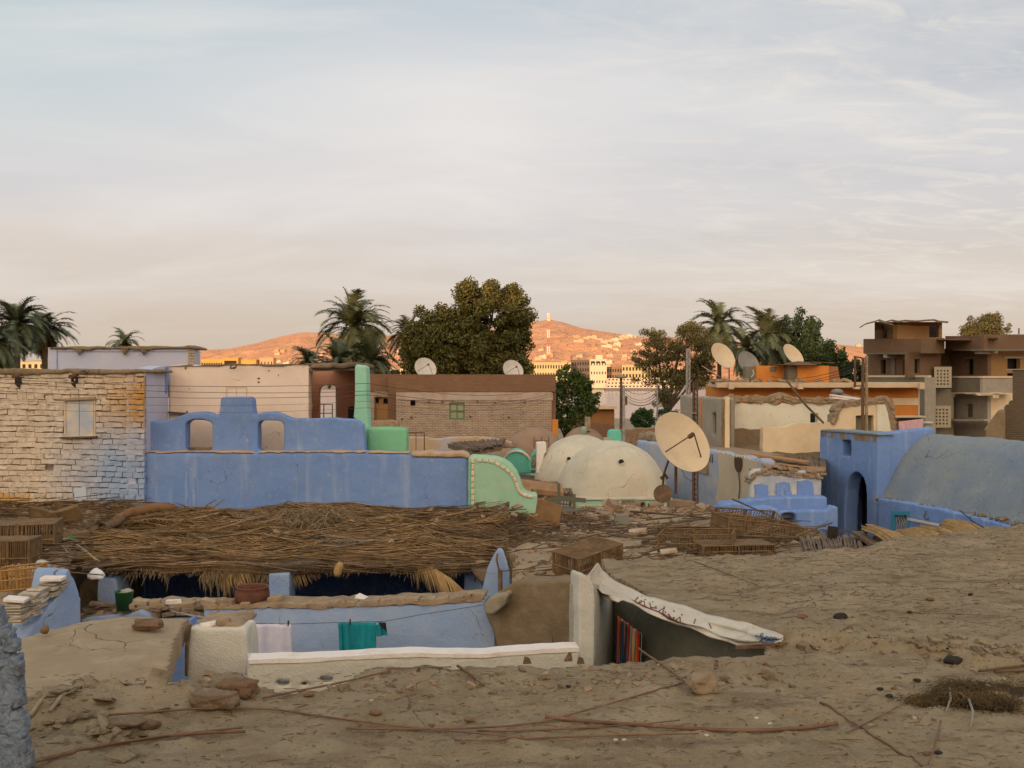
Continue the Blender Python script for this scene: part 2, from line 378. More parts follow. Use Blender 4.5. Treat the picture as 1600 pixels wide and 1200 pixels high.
m_dome = M('dome_plaster', (.62,.56,.45), [((.50,.46,.36), .9, .4, .65, .8), ((.64,.57,.45), 2.4, .5, .7, .7), ((.36,.40,.30), 1.6, .56, .7, .4), ((.33,.25,.16), 9, .62, .76, .6), ((.64,.50,.36), 1.2, .55, .7, .6, (1,1,.5))], bumps=[(6,.3),(40,.3)], coord='Position')
m_brdome = M('mud_dome', (.33,.22,.15), [((.25,.16,.11), 2, .4, .65, .8)], bumps=[(8,.5),(40,.5)], coord='Position')
m_pink = M('pink_limewash', (.86,.69,.57), [((.70,.50,.38), 1.1, .45, .7, .6), ((.84,.72,.62), 3, .5, .7, .6), ((.42,.28,.2), 7, .66, .74, .6)], bumps=[(6,.4),(45,.4)], coord='Position')
m_lilac = M('lilac_wall', (.48,.50,.66), [((.58,.56,.64), 1.5, .4, .7, .8), ((.36,.42,.62), 3, .55, .75, .5), ((.5,.4,.3), 9, .66, .75, .5)], bumps=[(8,.3),(45,.3)], coord='Position')
m_salmon = M('salmon_plaster', (.48,.235,.15), [((.56,.30,.20), 2, .4, .7, .7)], bumps=[(8,.3)], coord='Position')
m_white = M('whitewash', (.62,.59,.52), [((.50,.47,.40), 2, .4, .68, .8), ((.72,.68,.62), 7, .5, .7, .6), ((.33,.27,.2), 16, .66, .76, .6)], bumps=[(10,.6),(60,.6)], coord='Position')
m_whitepk = M('white_top_coat', (.80,.73,.68), [((.66,.52,.45), 5, .5, .7, .7), ((.45,.33,.24), 10, .64, .74, .7)], bumps=[(10,.5),(60,.5)], coord='Position')
m_grayw = M('grey_white_plaster', (.42,.40,.34), [((.34,.33,.28), 2, .4, .68, .8), ((.5,.48,.42), 9, .5, .7, .5)], bumps=[(16,.9),(60,.9)], coord='Position')
m_shade = M('shaded_grey_plaster', (.19,.18,.135), [((.13,.125,.095), 2, .4, .68, .8), ((.25,.23,.18), 9, .5, .7, .5)], bumps=[(16,.9),(60,.9)], coord='Position')  # darker copy of the grey-white plaster; shade under the awning in colour
m_cream = M('cream_plaster', (.80,.62,.41), [((.64,.46,.29), 1.2, .4, .68, .7), ((.80,.66,.46), 3, .5, .7, .6), ((.35,.22,.13), 8, .66, .75, .7)], bumps=[(6,.3),(40,.4)], coord='Position')
m_creamw = M('cream_white_plaster', (.78,.73,.60), [((.60,.56,.46), 1.2, .4, .68, .7), ((.33,.25,.17), 8, .66, .74, .8)], bumps=[(6,.3),(40,.4)], coord='Position')
m_greyc = M('grey_cement', (.36,.31,.25), [((.28,.245,.20), 1.2, .4, .68, .7), ((.44,.38,.31), 4, .5, .7, .5)], bumps=[(10,.3),(40,.4)], coord='Position')
m_greyc2 = M('dark_cement', (.20,.175,.13), [((.16,.14,.105), 1.2, .4, .68, .7)], bumps=[(10,.3),(40,.4)], coord='Position')  # dark cement; on the balconies it stands for the shaded side
m_trim = M('pale_trim', (.62,.50,.36), bumps=[(10,.3)], coord='Position')
m_orange = M('orange_paint', (.66,.24,.05), [((.52,.185,.045), 1.1, .4, .7, .8), ((.68,.29,.09), 4, .5, .7, .5)], bumps=[(10,.3)], coord='Position')
m_concrete = M('slab_concrete', (.66,.50,.34), [((.52,.38,.26), 2, .4, .7, .7)], bumps=[(10,.3)], coord='Position')
m_dark = M('dark_interior', (.03,.026,.022), bumps=[(10,.3)])  # near-black; sheets of it stand for shade inside openings, also black objects
m_wood = M('weathered_wood', (.17,.11,.065), [((.10,.065,.04), 5, .4, .65), ((.28,.2,.13), 12, .55, .7, .6)], bumps=[(30,.5)], coord='Position')
m_wood2 = M('pale_board', (.40,.30,.20), [((.28,.2,.13), 5, .4, .65)], bumps=[(30,.4)], coord='Position')
m_metal = M('rusty_metal', (.13,.085,.06), [((.22,.10,.05), 9, .45, .65)], rough=.7, metal=.3, bumps=[(40,.3)])
m_steel = M('galvanised_steel', (.42,.40,.38), [((.3,.27,.24), 9, .45, .65)], rough=.5, metal=.5)
m_dish = M('cream_dish_paint', (.66,.52,.35), [((.56,.42,.27), 2.5, .45, .7, .7), ((.36,.24,.14), 12, .66, .74, .6)], rough=.6, bumps=[(5,.1)])
m_dishw = M('white_dish_paint', (.62,.57,.52), [((.5,.45,.4), 4, .45, .7, .7)], rough=.6)
m_dishg = M('grey_dish_paint', (.25,.24,.23), [((.18,.17,.16), 4, .45, .7, .7)], rough=.6)
m_reed = M('dry_reed', (.25,.155,.08), [((.10,.06,.032), 2.0, .40, .6), ((.22,.18,.13), 1.1, .52, .66, .7), ((.46,.32,.17), 7, .55, .72, .8), ((.07,.045,.025), 18, .6, .7, .7)], rough=.85, bumps=[(40,.4)], coord='Position')  # dark patches put the shade between the reeds into the colour
m_straw = M('straw_mat', (.43,.28,.12), [((.30,.185,.08), 8, .4, .65), ((.55,.38,.18), 20, .55, .7, .6)], rough=.85, bumps=[(60,.4)], coord='Position')
m_crate = M('palm_rib_crate', (.20,.125,.062), [((.12,.075,.04), 6, .4, .65), ((.31,.21,.11), 16, .55, .7, .7)], rough=.85, coord='Position')
m_crateo = M('golden_palm_rib', (.40,.22,.075), [((.28,.15,.05), 9, .4, .65)], rough=.85, coord='Position')
m_stick = M('brown_palm_rib', (.20,.11,.065), [((.12,.065,.04), 6, .4, .65), ((.32,.2,.12), 20, .55, .7, .6)], rough=.7, bumps=[(40,.3)], coord='Position')
m_card = M('brown_cardboard', (.36,.215,.11), [((.26,.15,.08), 5, .4, .65)], coord='Position')
m_leafb = M('broad_leaves', (.115,.105,.028), [((.07,.078,.02), .55, .38, .62), ((.21,.145,.035), 2.4, .48, .66, .75), ((.03,.042,.014), 5, .6, .7, .6)], rough=.6, spec=.3, coord='Position')
m_leafg = M('green_leaves', (.09,.13,.03), [((.045,.08,.018), 1, .38, .62), ((.16,.16,.04), 3, .55, .7, .6)], rough=.6, spec=.3, coord='Position')
m_leafd = M('dark_leaves', (.035,.06,.02), [((.02,.04,.014), 1, .38, .62), ((.07,.08,.025), 3, .55, .7, .5)], rough=.6, spec=.3, coord='Position')
m_leafa = M('acacia_leaves', (.13,.12,.05), [((.08,.08,.033), .8, .38, .62), ((.22,.155,.06), 3, .5, .68, .7)], rough=.7, spec=.2, coord='Position')
m_bush = M('clipped_leaves', (.035,.085,.02), [((.02,.05,.012), 2, .38, .62)], rough=.6, spec=.3, coord='Position')
m_frond = M('palm_fronds', (.10,.115,.055), [((.06,.075,.035), .5, .38, .62), ((.17,.16,.075), 2, .55, .7, .7)], rough=.55, spec=.35, coord='Position')
m_fronddead = M('dead_fronds', (.17,.11,.055), [((.09,.06,.03), 1, .38, .62)], coord='Position')
m_trunk = M('tree_bark', (.14,.10,.07), [((.09,.06,.04), 3, .4, .65)], bumps=[(8,.8)], coord='Position')
m_wire = M('black_cable', (.05,.035,.03), rough=.7)
def MBrick(name, c1, c2, mortar, w=.24, h=.075, axis='X', joint=.012, bump=.5, patches=()):
    global nt
    m = M(name, c1, patches, coord='Position'); keep = nt; nt = m.node_tree; b = nt.nodes[m['bsdf']]
    src = b.inputs['Base Color'].links[0].from_socket if b.inputs['Base Color'].links else c1
    g = N('ShaderNodeNewGeometry'); s_ = N('ShaderNodeSeparateXYZ'); Lk(g.outputs['Position'], s_.inputs[0])
    u = s_.outputs[0] if axis == 'X' else s_.outputs[1] if axis == 'Y' else mathn('ADD', s_.outputs[0], s_.outputs[1])
    nz = N('ShaderNodeTexNoise', Scale=1.5, Detail=3.0); Lk(g.outputs['Position'], nz.inputs['Vector'])
    zz = mathn('ADD', s_.outputs[2], mathn('MULTIPLY', mathn('SUBTRACT', nz.outputs[0], .5), h*.8))
    c = N('ShaderNodeCombineXYZ'); Lk(u, c.inputs[0]); Lk(zz, c.inputs[1])
    br = N('ShaderNodeTexBrick'); Lk(c.outputs[0], br.inputs['Vector'])
    br.inputs['Scale'].default_value = 1; br.inputs['Brick Width'].default_value = w; br.inputs['Row Height'].default_value = h
    br.inputs['Mortar Size'].default_value = joint; br.inputs['Mortar Smooth'].default_value = .3; br.inputs['Bias'].default_value = 0
    br.inputs['Color1'].default_value = (1,1,1,1); br.inputs['Color2'].default_value = (.0,.0,.0,1); br.inputs['Mortar'].default_value = (.5,.5,.5,1)
    n = N('ShaderNodeTexNoise', Scale=4.0, Detail=6.0); Lk(g.outputs['Position'], n.inputs['Vector'])
    r = N('ShaderNodeMapRange'); Lk(n.outputs[0], r.inputs[0]); r.inputs[1].default_value = .3; r.inputs[2].default_value = .7; r.inputs[3].default_value = .15; r.inputs[4].default_value = .9
    sepb = N('ShaderNodeSeparateColor'); Lk(br.outputs['Color'], sepb.inputs[0])
    col = mixc(mathn('MULTIPLY', sepb.outputs[0], .5), src, c2)
    col = mixc(mathn('MULTIPLY', br.outputs['Fac'], r.outputs[0]), col, mortar)
    Lk(col, b.inputs['Base Color'])
    bp = N('ShaderNodeBump', Strength=bump, Distance=.02, invert=True); Lk(br.outputs['Fac'], bp.inputs['Height']); Lk(bp.outputs[0], b.inputs['Normal'])
    nt = keep; return m
m_brick = MBrick('pale_brickwork', (.45,.335,.245), (.56,.44,.335), (.17,.115,.08), patches=[((.37,.28,.215), .8, .4, .65, .8), ((.58,.46,.36), 3, .55, .7, .7)], axis='XY', joint=.018, bump=.9)
m_brickd = MBrick('brown_brickwork', (.245,.135,.08), (.19,.10,.06), (.15,.085,.055), patches=[((.29,.165,.10), 1, .4, .65, .8)], axis='XY')
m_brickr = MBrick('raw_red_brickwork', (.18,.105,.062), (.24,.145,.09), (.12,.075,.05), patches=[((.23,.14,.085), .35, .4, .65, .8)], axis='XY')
m_brickg = MBrick('gold_and_lit_brickwork', (.38,.21,.09), (.32,.17,.07), (.25,.14,.07), patches=[((.43,.25,.11), .5, .4, .65, .8)], axis='XY')  # gold infill; on the apartments, light put into one side's colour
m_bricke = MBrick('dark_brickwork', (.12,.09,.06), (.16,.115,.08), (.07,.05,.035), axis='XY')
# ================================================================ THE SETTING
m_ground = M('sandy_ground', (.30,.235,.16), [((.22,.165,.11), .05, .4, .65, .8), ((.12,.12,.06), .02, .52, .62, .6), ((.36,.29,.20), .6, .5, .7, .5)], bumps=[(2,.3)], coord='Position')
rows = [(-9000,0),(-60,0),(30,0),(60,-.2),(120,-.8),(170,-1.6),(222,-2.4),(236,-4.2),(980,-4.2),(1000,-2.2),(1060,-.8),(1300,-.5),(9000,-.5)]
xs_ = [-9000,-3000,-1200,-500,-200,-80,-30,0,30,80,200,500,1200,3000,9000]
g = MB(); g.poly([(x,y,z) for y,z in rows for x in xs_], [(r*15+c, r*15+c+1, (r+1)*15+c+1, (r+1)*15+c) for r in range(len(rows)-1) for c in range(14)])
tag(g.build('ground', m_ground), kind='structure')
m_water = M('river_water', (.10,.10,.11), [((.15,.14,.14), .02, .4, .6, .8, (1,3,1))], rough=.16, spec=.6, bumps=[(.8,.05),(3,.04)], coord='Position', bumpdist=.3)
g = MB(); g.poly([(-8000,200,-3),(8000,200,-3),(8000,1002,-3),(-8000,1002,-3)], [(0,1,2,3)])
tag(g.build('water', m_water), kind='structure')
# far hills on the other bank
RID = [(-2500,592),(-1200,584),(-400,574),(0,566),(150,558),(260,550),(310,547),(360,545),(400,537),(440,526),(475,519),(510,520),(560,527),(600,524),(660,522),(720,520),(780,511),(830,503),(855,499),(875,503),(910,513),(950,519),(1000,526),(1060,527),(1130,533),(1200,536),(1300,537),(1345,542),(1400,546),(1500,556),(1650,566),(2000,578),(3500,590)]
rx = np.array([p[0] for p in RID], float); ry = np.array([p[1] for p in RID], float)
def hillz(X, Y):
    px = CX + X/np.maximum(Y, 1)*F + fbm(Y/400., X/500., 3)*30
    el_ = (HZ - np.interp(px, rx, ry))/F
    t = np.clip((Y-1500)/800., 0, 1); rz = 6+el_*2300
    z = -1.2 + (rz+1.2)*t**1.1 - np.clip((Y-2300)/900., 0, 1)*rz*.6
    return z + fbm(X/180., Y/200., 5)*30*t*(1-t**3) + fbm(X/45., Y/30.+3, 4)*8*np.minimum(1, t*6)*(1-t**6)
yy = np.concatenate([np.linspace(1400, 2300, 190), np.linspace(2330, 3300, 14)]); uu = np.linspace(-1.9, 1.9, 560)
U, YY = np.meshgrid(uu, yy); XX = U*YY; ZZ = hillz(XX, YY)
m_hill = M('desert_hill', (.72,.37,.20), [((.60,.30,.16), .006, .42, .62, .8), ((.42,.24,.155), .03, .5, .66, .8), ((.68,.45,.30), .02, .56, .7, .6, (1,.5,4)), ((.30,.18,.13), .10, .60, .72, .6)], bumps=[(.03,.9),(.12,.9)], coord='Position', bumpdist=6)
nr, ncx = U.shape; idx = np.arange(U.size).reshape(U.shape)
q = np.stack([idx[:-1,:-1], idx[:-1,1:], idx[1:,1:], idx[1:,:-1]], 2).reshape(-1,4)
me = bpy.data.meshes.new('hills'); me.from_pydata(np.stack([XX.ravel(), YY.ravel(), ZZ.ravel()], 1).tolist(), [], q.tolist()); me.update()
tag(link_mesh('hills', me, m_hill), kind='structure')
# the escarpment west of the village, behind the camera, that keeps the roofs in shadow
xw = np.linspace(-2600, 2600, 260); yw = np.linspace(-520, -110, 30); XW, YW = np.meshgrid(xw, yw)
prof = np.clip((-110-YW)/70., 0, 1)**.8*(1-np.clip((-300-YW)/220., 0, 1))
ZW = prof*(44 + fbm(XW/90., YW/90., 4)*4)-.3
idx = np.arange(XW.size).reshape(XW.shape); q = np.stack([idx[:-1,:-1], idx[:-1,1:], idx[1:,1:], idx[1:,:-1]], 2).reshape(-1,4)
me = bpy.data.meshes.new('western_hill'); me.from_pydata(np.stack([XW.ravel(), YW.ravel(), ZW.ravel()], 1).tolist(), [], q.tolist()); me.update()
tag(link_mesh('western_hill', me, m_hill), kind='structure')
# ---------------------------------------------------------------- far bank: houses on the hillside
hw = [M('hill_house_%s' % n_, c_) for n_, c_ in (('white', (.62,.50,.36)), ('cream', (.52,.38,.25)), ('ochre', (.46,.29,.16)), ('brick', (.36,.22,.14)))]
def blockhouse(name, label, cat, c, w, d, h, mat, group, floors=1):
    m = MB(); x, y, z = c; base = z-3
    m.box((x, y+d/2, (base+z+h)/2), (w, d, z+h-base)); o_ = m.build(name, mat, None, origin=(x, y+d/2, base)); ORG[o_.name] = Vector((x,y+d/2,base))
    if h > 3.4: p2 = MB(); p2.box((x+w*.2, y+d*.5, z+h+1), (w*.3, d*.4, 2)); p2.build('stair_head', mat, o_)
    return tag(o_, label, cat, group)
rr = random.Random(3)
k = 0; seen = {}
cands = [(904,535),(916,529),(925,528),(934,531),(944,536),(952,534),(961,533),(968,531),(975,528),(980,527),(986,527),(948,543),(957,542),(962,547),(927,541),(900,528),(1004,545),(998,540),(990,551),(985,561),(970,556),(975,563),(935,550),(880,541),(870,536),(1010,533),(845,548),(885,556),(905,557),(953,557)]
while len(cands) < 78:
    x = rr.choice([rr.uniform(840,1030)]*4+[rr.uniform(1290,1350), rr.uniform(600,640), rr.uniform(430,520)]); cands.append((x, rr.uniform(537, 583) if x > 800 else rr.uniform(548,575)))
for px, py in cands:
    p = hit(hillz, px, py, 1420, 2400)
    sc_ = p.y/1600.
    w = rr.uniform(9, 20)*sc_ if k < 14 else rr.uniform(6, 12)*sc_
    mi_ = rr.randrange(2 if k < 14 else 4); where = ('left of the windswept palm' if px < 545 else 'beside the narrow palm left of the big tree') if px < 700 else 'between the big tree and the radio mast' if px < 854 else 'just right of the radio mast' if px < 890 else 'above the dim grey block' if px < 922 else 'above the tall white block' if px < 950 else 'right of the tall white block' if px < 985 else 'left of the acacia crown' if px < 1012 else 'behind the acacia crown' if px < 1100 else 'left of the brick apartments'
    high = 'high on' if py < 534 else 'midway up' if py < 552 else 'low on' if py < 570 else 'at the foot of'
    nth = seen.get((mi_, w > 11, high, where), 0); seen[(mi_, w > 11, high, where)] = nth+1
    blockhouse('hill_house', '%s%s %s house %s the hill %s' % (['','another ','third '][min(nth,2)], ['whitish','cream','ochre','brown'][mi_], 'long' if w > 11 else 'small', high, where), 'house', (p.x, p.y, p.z), w, 9, rr.uniform(3.2,6), hw[mi_], 'houses scattered over the far hillside'); k += 1
# far bank buildings (px range, top, bottom, depth)
def bank(px0, px1, pyt, Y, name, label, mat, floors, cols, d=14, winm=m_dark, sill=None, extra=None, wf=(.5,.5), cat='building', vis=None, group=None):
    a = P(px0, pyt, Y); b = P(px1, pyt, Y); w = b.x-a.x; zb = -2.5; zt = a.z
    t = thing(name, label, cat, ((a.x+b.x)/2, Y+d/2, zb), group=group)
    m = MB(); m.box(((a.x+b.x)/2, Y+d/2, (zb+zt)/2), (w, d, zt-zb)); m.box(((a.x+b.x)/2, Y+d/2, zt+.35), (w+.5, d+.5, .7)); m.build('wall', mat, t)
    vis = vis or zb+3; fh = (zt-vis)/floors
    for f_ in range(floors):
        for i in range(cols):
            wm = MB(); wm.box((a.x+(i+.5)*w/cols, Y-.06, vis+(f_+.5)*fh), (w/cols*wf[0], .3, fh*wf[1])); wm.build('window', winm, t)
    if extra: extra(t, a, b, zt)
    return t
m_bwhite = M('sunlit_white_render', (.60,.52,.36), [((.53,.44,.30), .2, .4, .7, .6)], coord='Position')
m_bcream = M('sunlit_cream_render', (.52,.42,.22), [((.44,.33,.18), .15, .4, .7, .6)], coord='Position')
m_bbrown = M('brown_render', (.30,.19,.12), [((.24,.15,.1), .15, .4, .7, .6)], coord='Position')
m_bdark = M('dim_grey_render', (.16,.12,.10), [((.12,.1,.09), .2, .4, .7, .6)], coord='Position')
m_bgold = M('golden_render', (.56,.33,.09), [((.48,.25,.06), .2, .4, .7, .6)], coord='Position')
def ext1(t, a, b, zt):
    m = MB(); m.box((a.x+9.5, 1035, zt+2), (7, 8, 6)); m.build('stair_tower', m_bwhite, t)
    for i in range(3):
        w_ = MB(); w_.box((a.x+2.9+i*5.4, 1029.8, zt-2.6), (4.0, .9, 1.9)); w_.build('loggia', m_dark, t)
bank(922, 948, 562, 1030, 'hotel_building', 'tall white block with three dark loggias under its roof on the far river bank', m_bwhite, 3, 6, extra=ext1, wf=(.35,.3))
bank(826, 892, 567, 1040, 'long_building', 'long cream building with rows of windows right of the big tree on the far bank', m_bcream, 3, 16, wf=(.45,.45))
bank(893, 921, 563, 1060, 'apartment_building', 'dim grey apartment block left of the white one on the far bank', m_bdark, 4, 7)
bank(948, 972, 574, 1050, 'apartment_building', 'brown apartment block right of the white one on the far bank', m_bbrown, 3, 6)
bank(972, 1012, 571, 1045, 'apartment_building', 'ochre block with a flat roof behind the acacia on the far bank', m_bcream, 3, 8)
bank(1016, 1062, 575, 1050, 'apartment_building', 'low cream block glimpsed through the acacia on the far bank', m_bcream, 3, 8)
bank(608, 642, 577, 1040, 'apartment_building', 'bright cream block seen between the palm and the big tree on the far bank', m_bwhite, 3, 8)
bank(314, 348, 562, 1040, 'arcade_building', 'golden arcaded building left of the river ridge above the pink wall', m_bgold, 2, 9, wf=(.55,.55))
bank(348, 372, 560, 1040, 'arcade_building', 'golden building with a wide dark opening above the pink wall', m_bgold, 1, 1, wf=(.8,.5), vis=20)
bank(373, 400, 563, 1045, 'arcade_building', 'pale gold block right of the golden arcades above the pink wall', m_bgold, 2, 7, wf=(.4,.4))
bank(406, 427, 560, 1050, 'apartment_building', 'plain terracotta block above the pink wall', M('terracotta_render', (.66,.33,.18)), 3, 4, wf=(.3,.3))
bank(1296, 1340, 574, 1050, 'apartment_building', 'pale block between the dark round trees and the brick apartments', m_bcream, 3, 8)
bank(-60, 70, 566, 1060, 'apartment_building', 'long pale block behind the left palms on the far bank', m_bcream, 3, 14)
# banded mast on the far bank
t = thing('radio_mast', 'tall thin radio mast banded in red and white in front of the far hill', 'mast', (P(857,600,1060).x, 1060, -1))
zt = P(857,489,1060).z; xm = t.location.x; nb_ = 9
for i in range(nb_):
    z0 = -1+(zt+1)*i/nb_; z1 = -1+(zt+1)*(i+1)/nb_; hwid = 1.9*(1-i/nb_*.6)
    m = MB()
    for sx, sy in ((-1,-1),(1,-1),(1,1),(-1,1)): m.bar((xm+sx*hwid, 1060+sy*hwid, z0), (xm+sx*hwid*.95, 1060+sy*hwid*.95, z1), .45)
    for kk in range(3):
        za = z0+(z1-z0)*kk/3; zb_ = z0+(z1-z0)*(kk+1)/3
        m.bar((xm-hwid, 1060-hwid, za), (xm+hwid, 1060-hwid, zb_), .3); m.bar((xm+hwid, 1060-hwid, za), (xm-hwid, 1060-hwid, zb_), .3)
    m.build('mast_section', M('mast_paint', (.8,.72,.6) if i % 2 == 0 else (.55,.16,.08)) if i < 2 else bpy.data.materials['mast_paint' if i % 2 == 0 else 'mast_paint.001'], t)
t = thing('hilltop_tower', 'small pale square tower on the peak of the far hill', 'tower', tuple(hit(hillz, 858, 500.5, 1500, 2400)))
p = t.location.copy(); m = MB(); m.box((p.x, p.y, p.z+3), (9, 8, 12)); m.build('wall', hw[2], t); m = MB(); m.box((p.x, p.y, p.z+10.5), (5, 5, 3)); m.build('turret', hw[2], t)
# cruise ship
def ship(px0, px1, Y, decks, name, label, h=3.0):
    a = P(px0, 600, Y).x; b = P(px1, 600, Y).x; L = b-a
    t = thing(name, label, 'ship', ((a+b)/2, Y+5, -3))
    m = MB(); pts = [(a,Y,-3),(b-3,Y,-3),(b,Y+5,-3),(b-3,Y+10,-3),(a,Y+10,-3),(a-1,Y,-.6),(b,Y,-.6),(b+3,Y+5,-.2),(b,Y+10,-.6),(a-1,Y+10,-.6)]
    m.poly(pts, [(0,1,6,5),(1,2,7,6),(2,3,8,7),(3,4,9,8),(4,0,5,9),(5,6,7,8,9),(4,3,2,1,0)]); m.build('hull', M('ship_hull', (.14,.13,.14)), t)
    for dk in range(decks):
        z = -.6+dk*h; ins = 1+dk*1.5
        m = MB(); m.box(((a+b)/2-dk, Y+5, z+h/2), (L-2*ins, 9-dk*.5, h-.15)); m.box(((a+b)/2-dk, Y+5, z+h-.1), (L-2*ins+2, 9.6-dk*.5, .2))
        w_ = m.build('deck', hw[0], t); n_ = int((L-2*ins)/3.2)
        for i in range(n_):
            m = MB(); m.box((a+ins+(i+.5)*(L-2*ins)/n_-dk, Y+.5+dk*.25-.06, z+h*.52), (1.7, .2, h*.4)); m.build('window', m_dark, w_)
    m = MB(); m.box((b-12, Y+5, -.6+decks*h+1.0), (8, 5, 2.0)); m.build('wheelhouse', hw[0], t)
ship(946, 1052, 900, 3, 'river_ship', 'white river cruise ship with rows of cabin windows moored at the far bank')
ship(848, 905, 930, 2, 'river_ship', 'low white river ship moored behind the small green tree')
ship(612, 646, 905, 3, 'river_ship', 'white ship seen below the palm left of the big tree')
# ================================================================ TREES
def leafmass(name, mat, blobs, n, size, parent, seed=1, clump=.9, hollow=.45, nclump=90, flat=.0):
    """blobs: (cx,cy,cz, rx,ry,rz) ; leaves gathered in clumps over each blob"""
    g_ = np.random.default_rng(seed); V = []; vol = np.array([b[3]*b[4]*b[5] for b in blobs])**.67; vol = vol/vol.sum()
    cen = []
    for b, w in zip(blobs, vol):
        m_ = max(4, int(nclump*w)); d = g_.normal(size=(m_,3)); d /= np.linalg.norm(d, axis=1)[:,None]
        r = (hollow+(1-hollow)*g_.random(m_)**.5)*(.86+.28*g_.random(m_))
        cen.append(np.array(b[:3])+d*r[:,None]*np.array(b[3:6]))
    cen = np.concatenate(cen); rad = clump*(.45+.9*g_.random(len(cen)))
    ci = g_.choice(len(cen), n, p=rad**2/np.sum(rad**2)); d = g_.normal(size=(n,3)); d /= np.linalg.norm(d, axis=1)[:,None]
    pos = cen[ci] + d*(rad[ci]*(.35+.65*g_.random(n)))[:,None]*np.array([1,1,1-flat])
    a = g_.normal(size=(n,3)); a /= np.linalg.norm(a, axis=1)[:,None]; b_ = np.cross(a, g_.normal(size=(n,3))); b_ /= np.linalg.norm(b_, axis=1)[:,None]
    s_ = size*(.6+.8*g_.random(n))[:,None]
    V = np.stack([pos-a*s_, pos+b_*s_*.55, pos+a*s_, pos-b_*s_*.55], 1).reshape(-1,3)
    me = bpy.data.meshes.new(name); me.from_pydata(V.tolist(), [], np.arange(n*4).reshape(-1,4).tolist()); me.update()
    return link_mesh(name, me, mat, parent), cen
def tree(name, label, px, Y, blobs_px, n, size, mat, seed, trunk_r=.3, clump=.9, nclump=90, hollow=.45, base=None, limbs=True, group=None, flat=0., cat='tree'):
    x = (px-CX)/F*Y; t = thing(name, label, cat, (x, Y, 0 if base is None else base), group=group)
    blobs = []
    for (bx, by, r1, r2) in blobs_px:
        c = P(bx, by, Y); k_ = Y/F; blobs.append((c.x, c.y+random.Random(bx).uniform(-.2,.2)*r1*k_, c.z, r1*k_, min(r1,r2)*k_*.9, r2*k_))
    o, cen = leafmass('crown', mat, blobs, n, size, t, seed, clump, hollow, nclump, flat)
    m = MB(); z0 = base or 0; top = min(b[2]-b[5]*.5 for b in blobs); fork = Vector((x, Y, max(z0+.8, z0+(top-z0)*.8)))
    m.tube([(x, Y, z0-.1), (x+.08, Y, (z0+fork.z)/2), fork], [trunk_r*1.25, trunk_r, trunk_r*.85], 8)
    rr_ = random.Random(seed)
    if limbs:
        for b in blobs:
            c = Vector(b[:3]); mid = fork.lerp(c, .5)+Vector((rr_.uniform(-.3,.3), rr_.uniform(-.3,.3), .2)); m.tube([fork, mid, c], [trunk_r*.6, trunk_r*.4, trunk_r*.2], 6)
            for _ in range(9):
                e = Vector(cen[rr_.randrange(len(cen))])
                if (e-c).length < 1.3*max(b[3:6]): m.tube([c, c.lerp(e,.5)+Vector((0,0,rr_.uniform(-.1,.3))), e], [trunk_r*.2, trunk_r*.12, trunk_r*.05], 4)
    m.build('trunk', m_trunk, t, smooth=True)
    return t
def palm(name, label, px, Y, pyc, rpx, seed, nf=46, lean=0.0, dead=16, group=None, windy=0.0, trunk_r=.2, lo=-45):
    rr_ = random.Random(seed); c = P(px, pyc, Y); L = rpx/F*Y*1.34; x = c.x-lean
    t = thing(name, label, 'palm tree', (x, Y, 0), group=group)
    m = MB(); m.tube([(x, Y, -.1), (x+lean*.3, Y, c.z*.4), (x+lean*.75, Y, c.z*.8), (c.x, Y, c.z)], [trunk_r*1.2, trunk_r, trunk_r, trunk_r*1.35], 9); m.build('trunk', m_trunk, t, smooth=True)
    def fronds(n, elo, ehi, LL, wid, droop):
        V = []; Fc = []
        for i in range(n):
            a = rr_.uniform(0, 2*math.pi); e = R(elo+(ehi-elo)*rr_.random()**.9); l = LL*rr_.uniform(.78, 1.08)
            d = Vector((math.cos(a)*math.cos(e)+windy, math.sin(a)*math.cos(e), math.sin(e))).normalized(); p_ = Vector((c.x, Y, c.z+rr_.uniform(-.15,.25)))
            ns = 14; side = d.cross(Vector((0,0,1))); side = side.normalized() if side.length > .05 else Vector((1,0,0))
            prevp = p_.copy(); dd = d.copy(); roll = rr_.uniform(-.5,.5)
            for s_ in range(ns):
                dd = (dd + Vector((windy*.05, 0, -droop/ns*(.5+1.2*s_/ns)))).normalized(); q_ = prevp + dd*l/ns
                up_ = side.cross(dd).normalized()
                k0 = len(V); w_ = .03*l/3; V += [tuple(prevp-side*w_), tuple(prevp+side*w_), tuple(q_+side*w_), tuple(q_-side*w_)]; Fc.append((k0,k0+1,k0+2,k0+3))
                ll = l*wid*math.sin(math.pi*min(.97, (s_+1.6)/(ns+1)))**.6
                for sg in (-1, 1):
                    for h_ in (.0, .33, .66):
                        o_ = prevp.lerp(q_, h_); ld = (side*sg*(.75+.2*rr_.random())+dd*.75+up_*(.35+roll*sg*.3)-Vector((0,0,.25+.4*rr_.random()))*(1 if droop > .5 else .5)).normalized()
                        tip = o_+ld*ll*rr_.uniform(.8,1.15); bw = dd*(l/ns*.26)
                        k0 = len(V); V += [tuple(o_-bw), tuple(o_+bw), tuple(tip)]; Fc.append((k0,k0+1,k0+2))
                prevp = q_
        return V, Fc
    V, Fc = fronds(int(nf*1.25), lo, 76, L, .25, 1.75); me = bpy.data.meshes.new('crown'); me.from_pydata(V, [], Fc); me.update(); link_mesh('crown', me, m_frond, t)
    if dead:
        V, Fc = fronds(dead, -88, -50, L*.72, .2, .8); me = bpy.data.meshes.new('dead_fronds'); me.from_pydata(V, [], Fc); me.update(); link_mesh('dead_fronds', me, m_fronddead, t)
    return t
palm('date_palm', 'dense date palm with long hanging dead fronds, taller of the two at the left edge', 27, 66, 508, 46, 11, nf=60, dead=40)
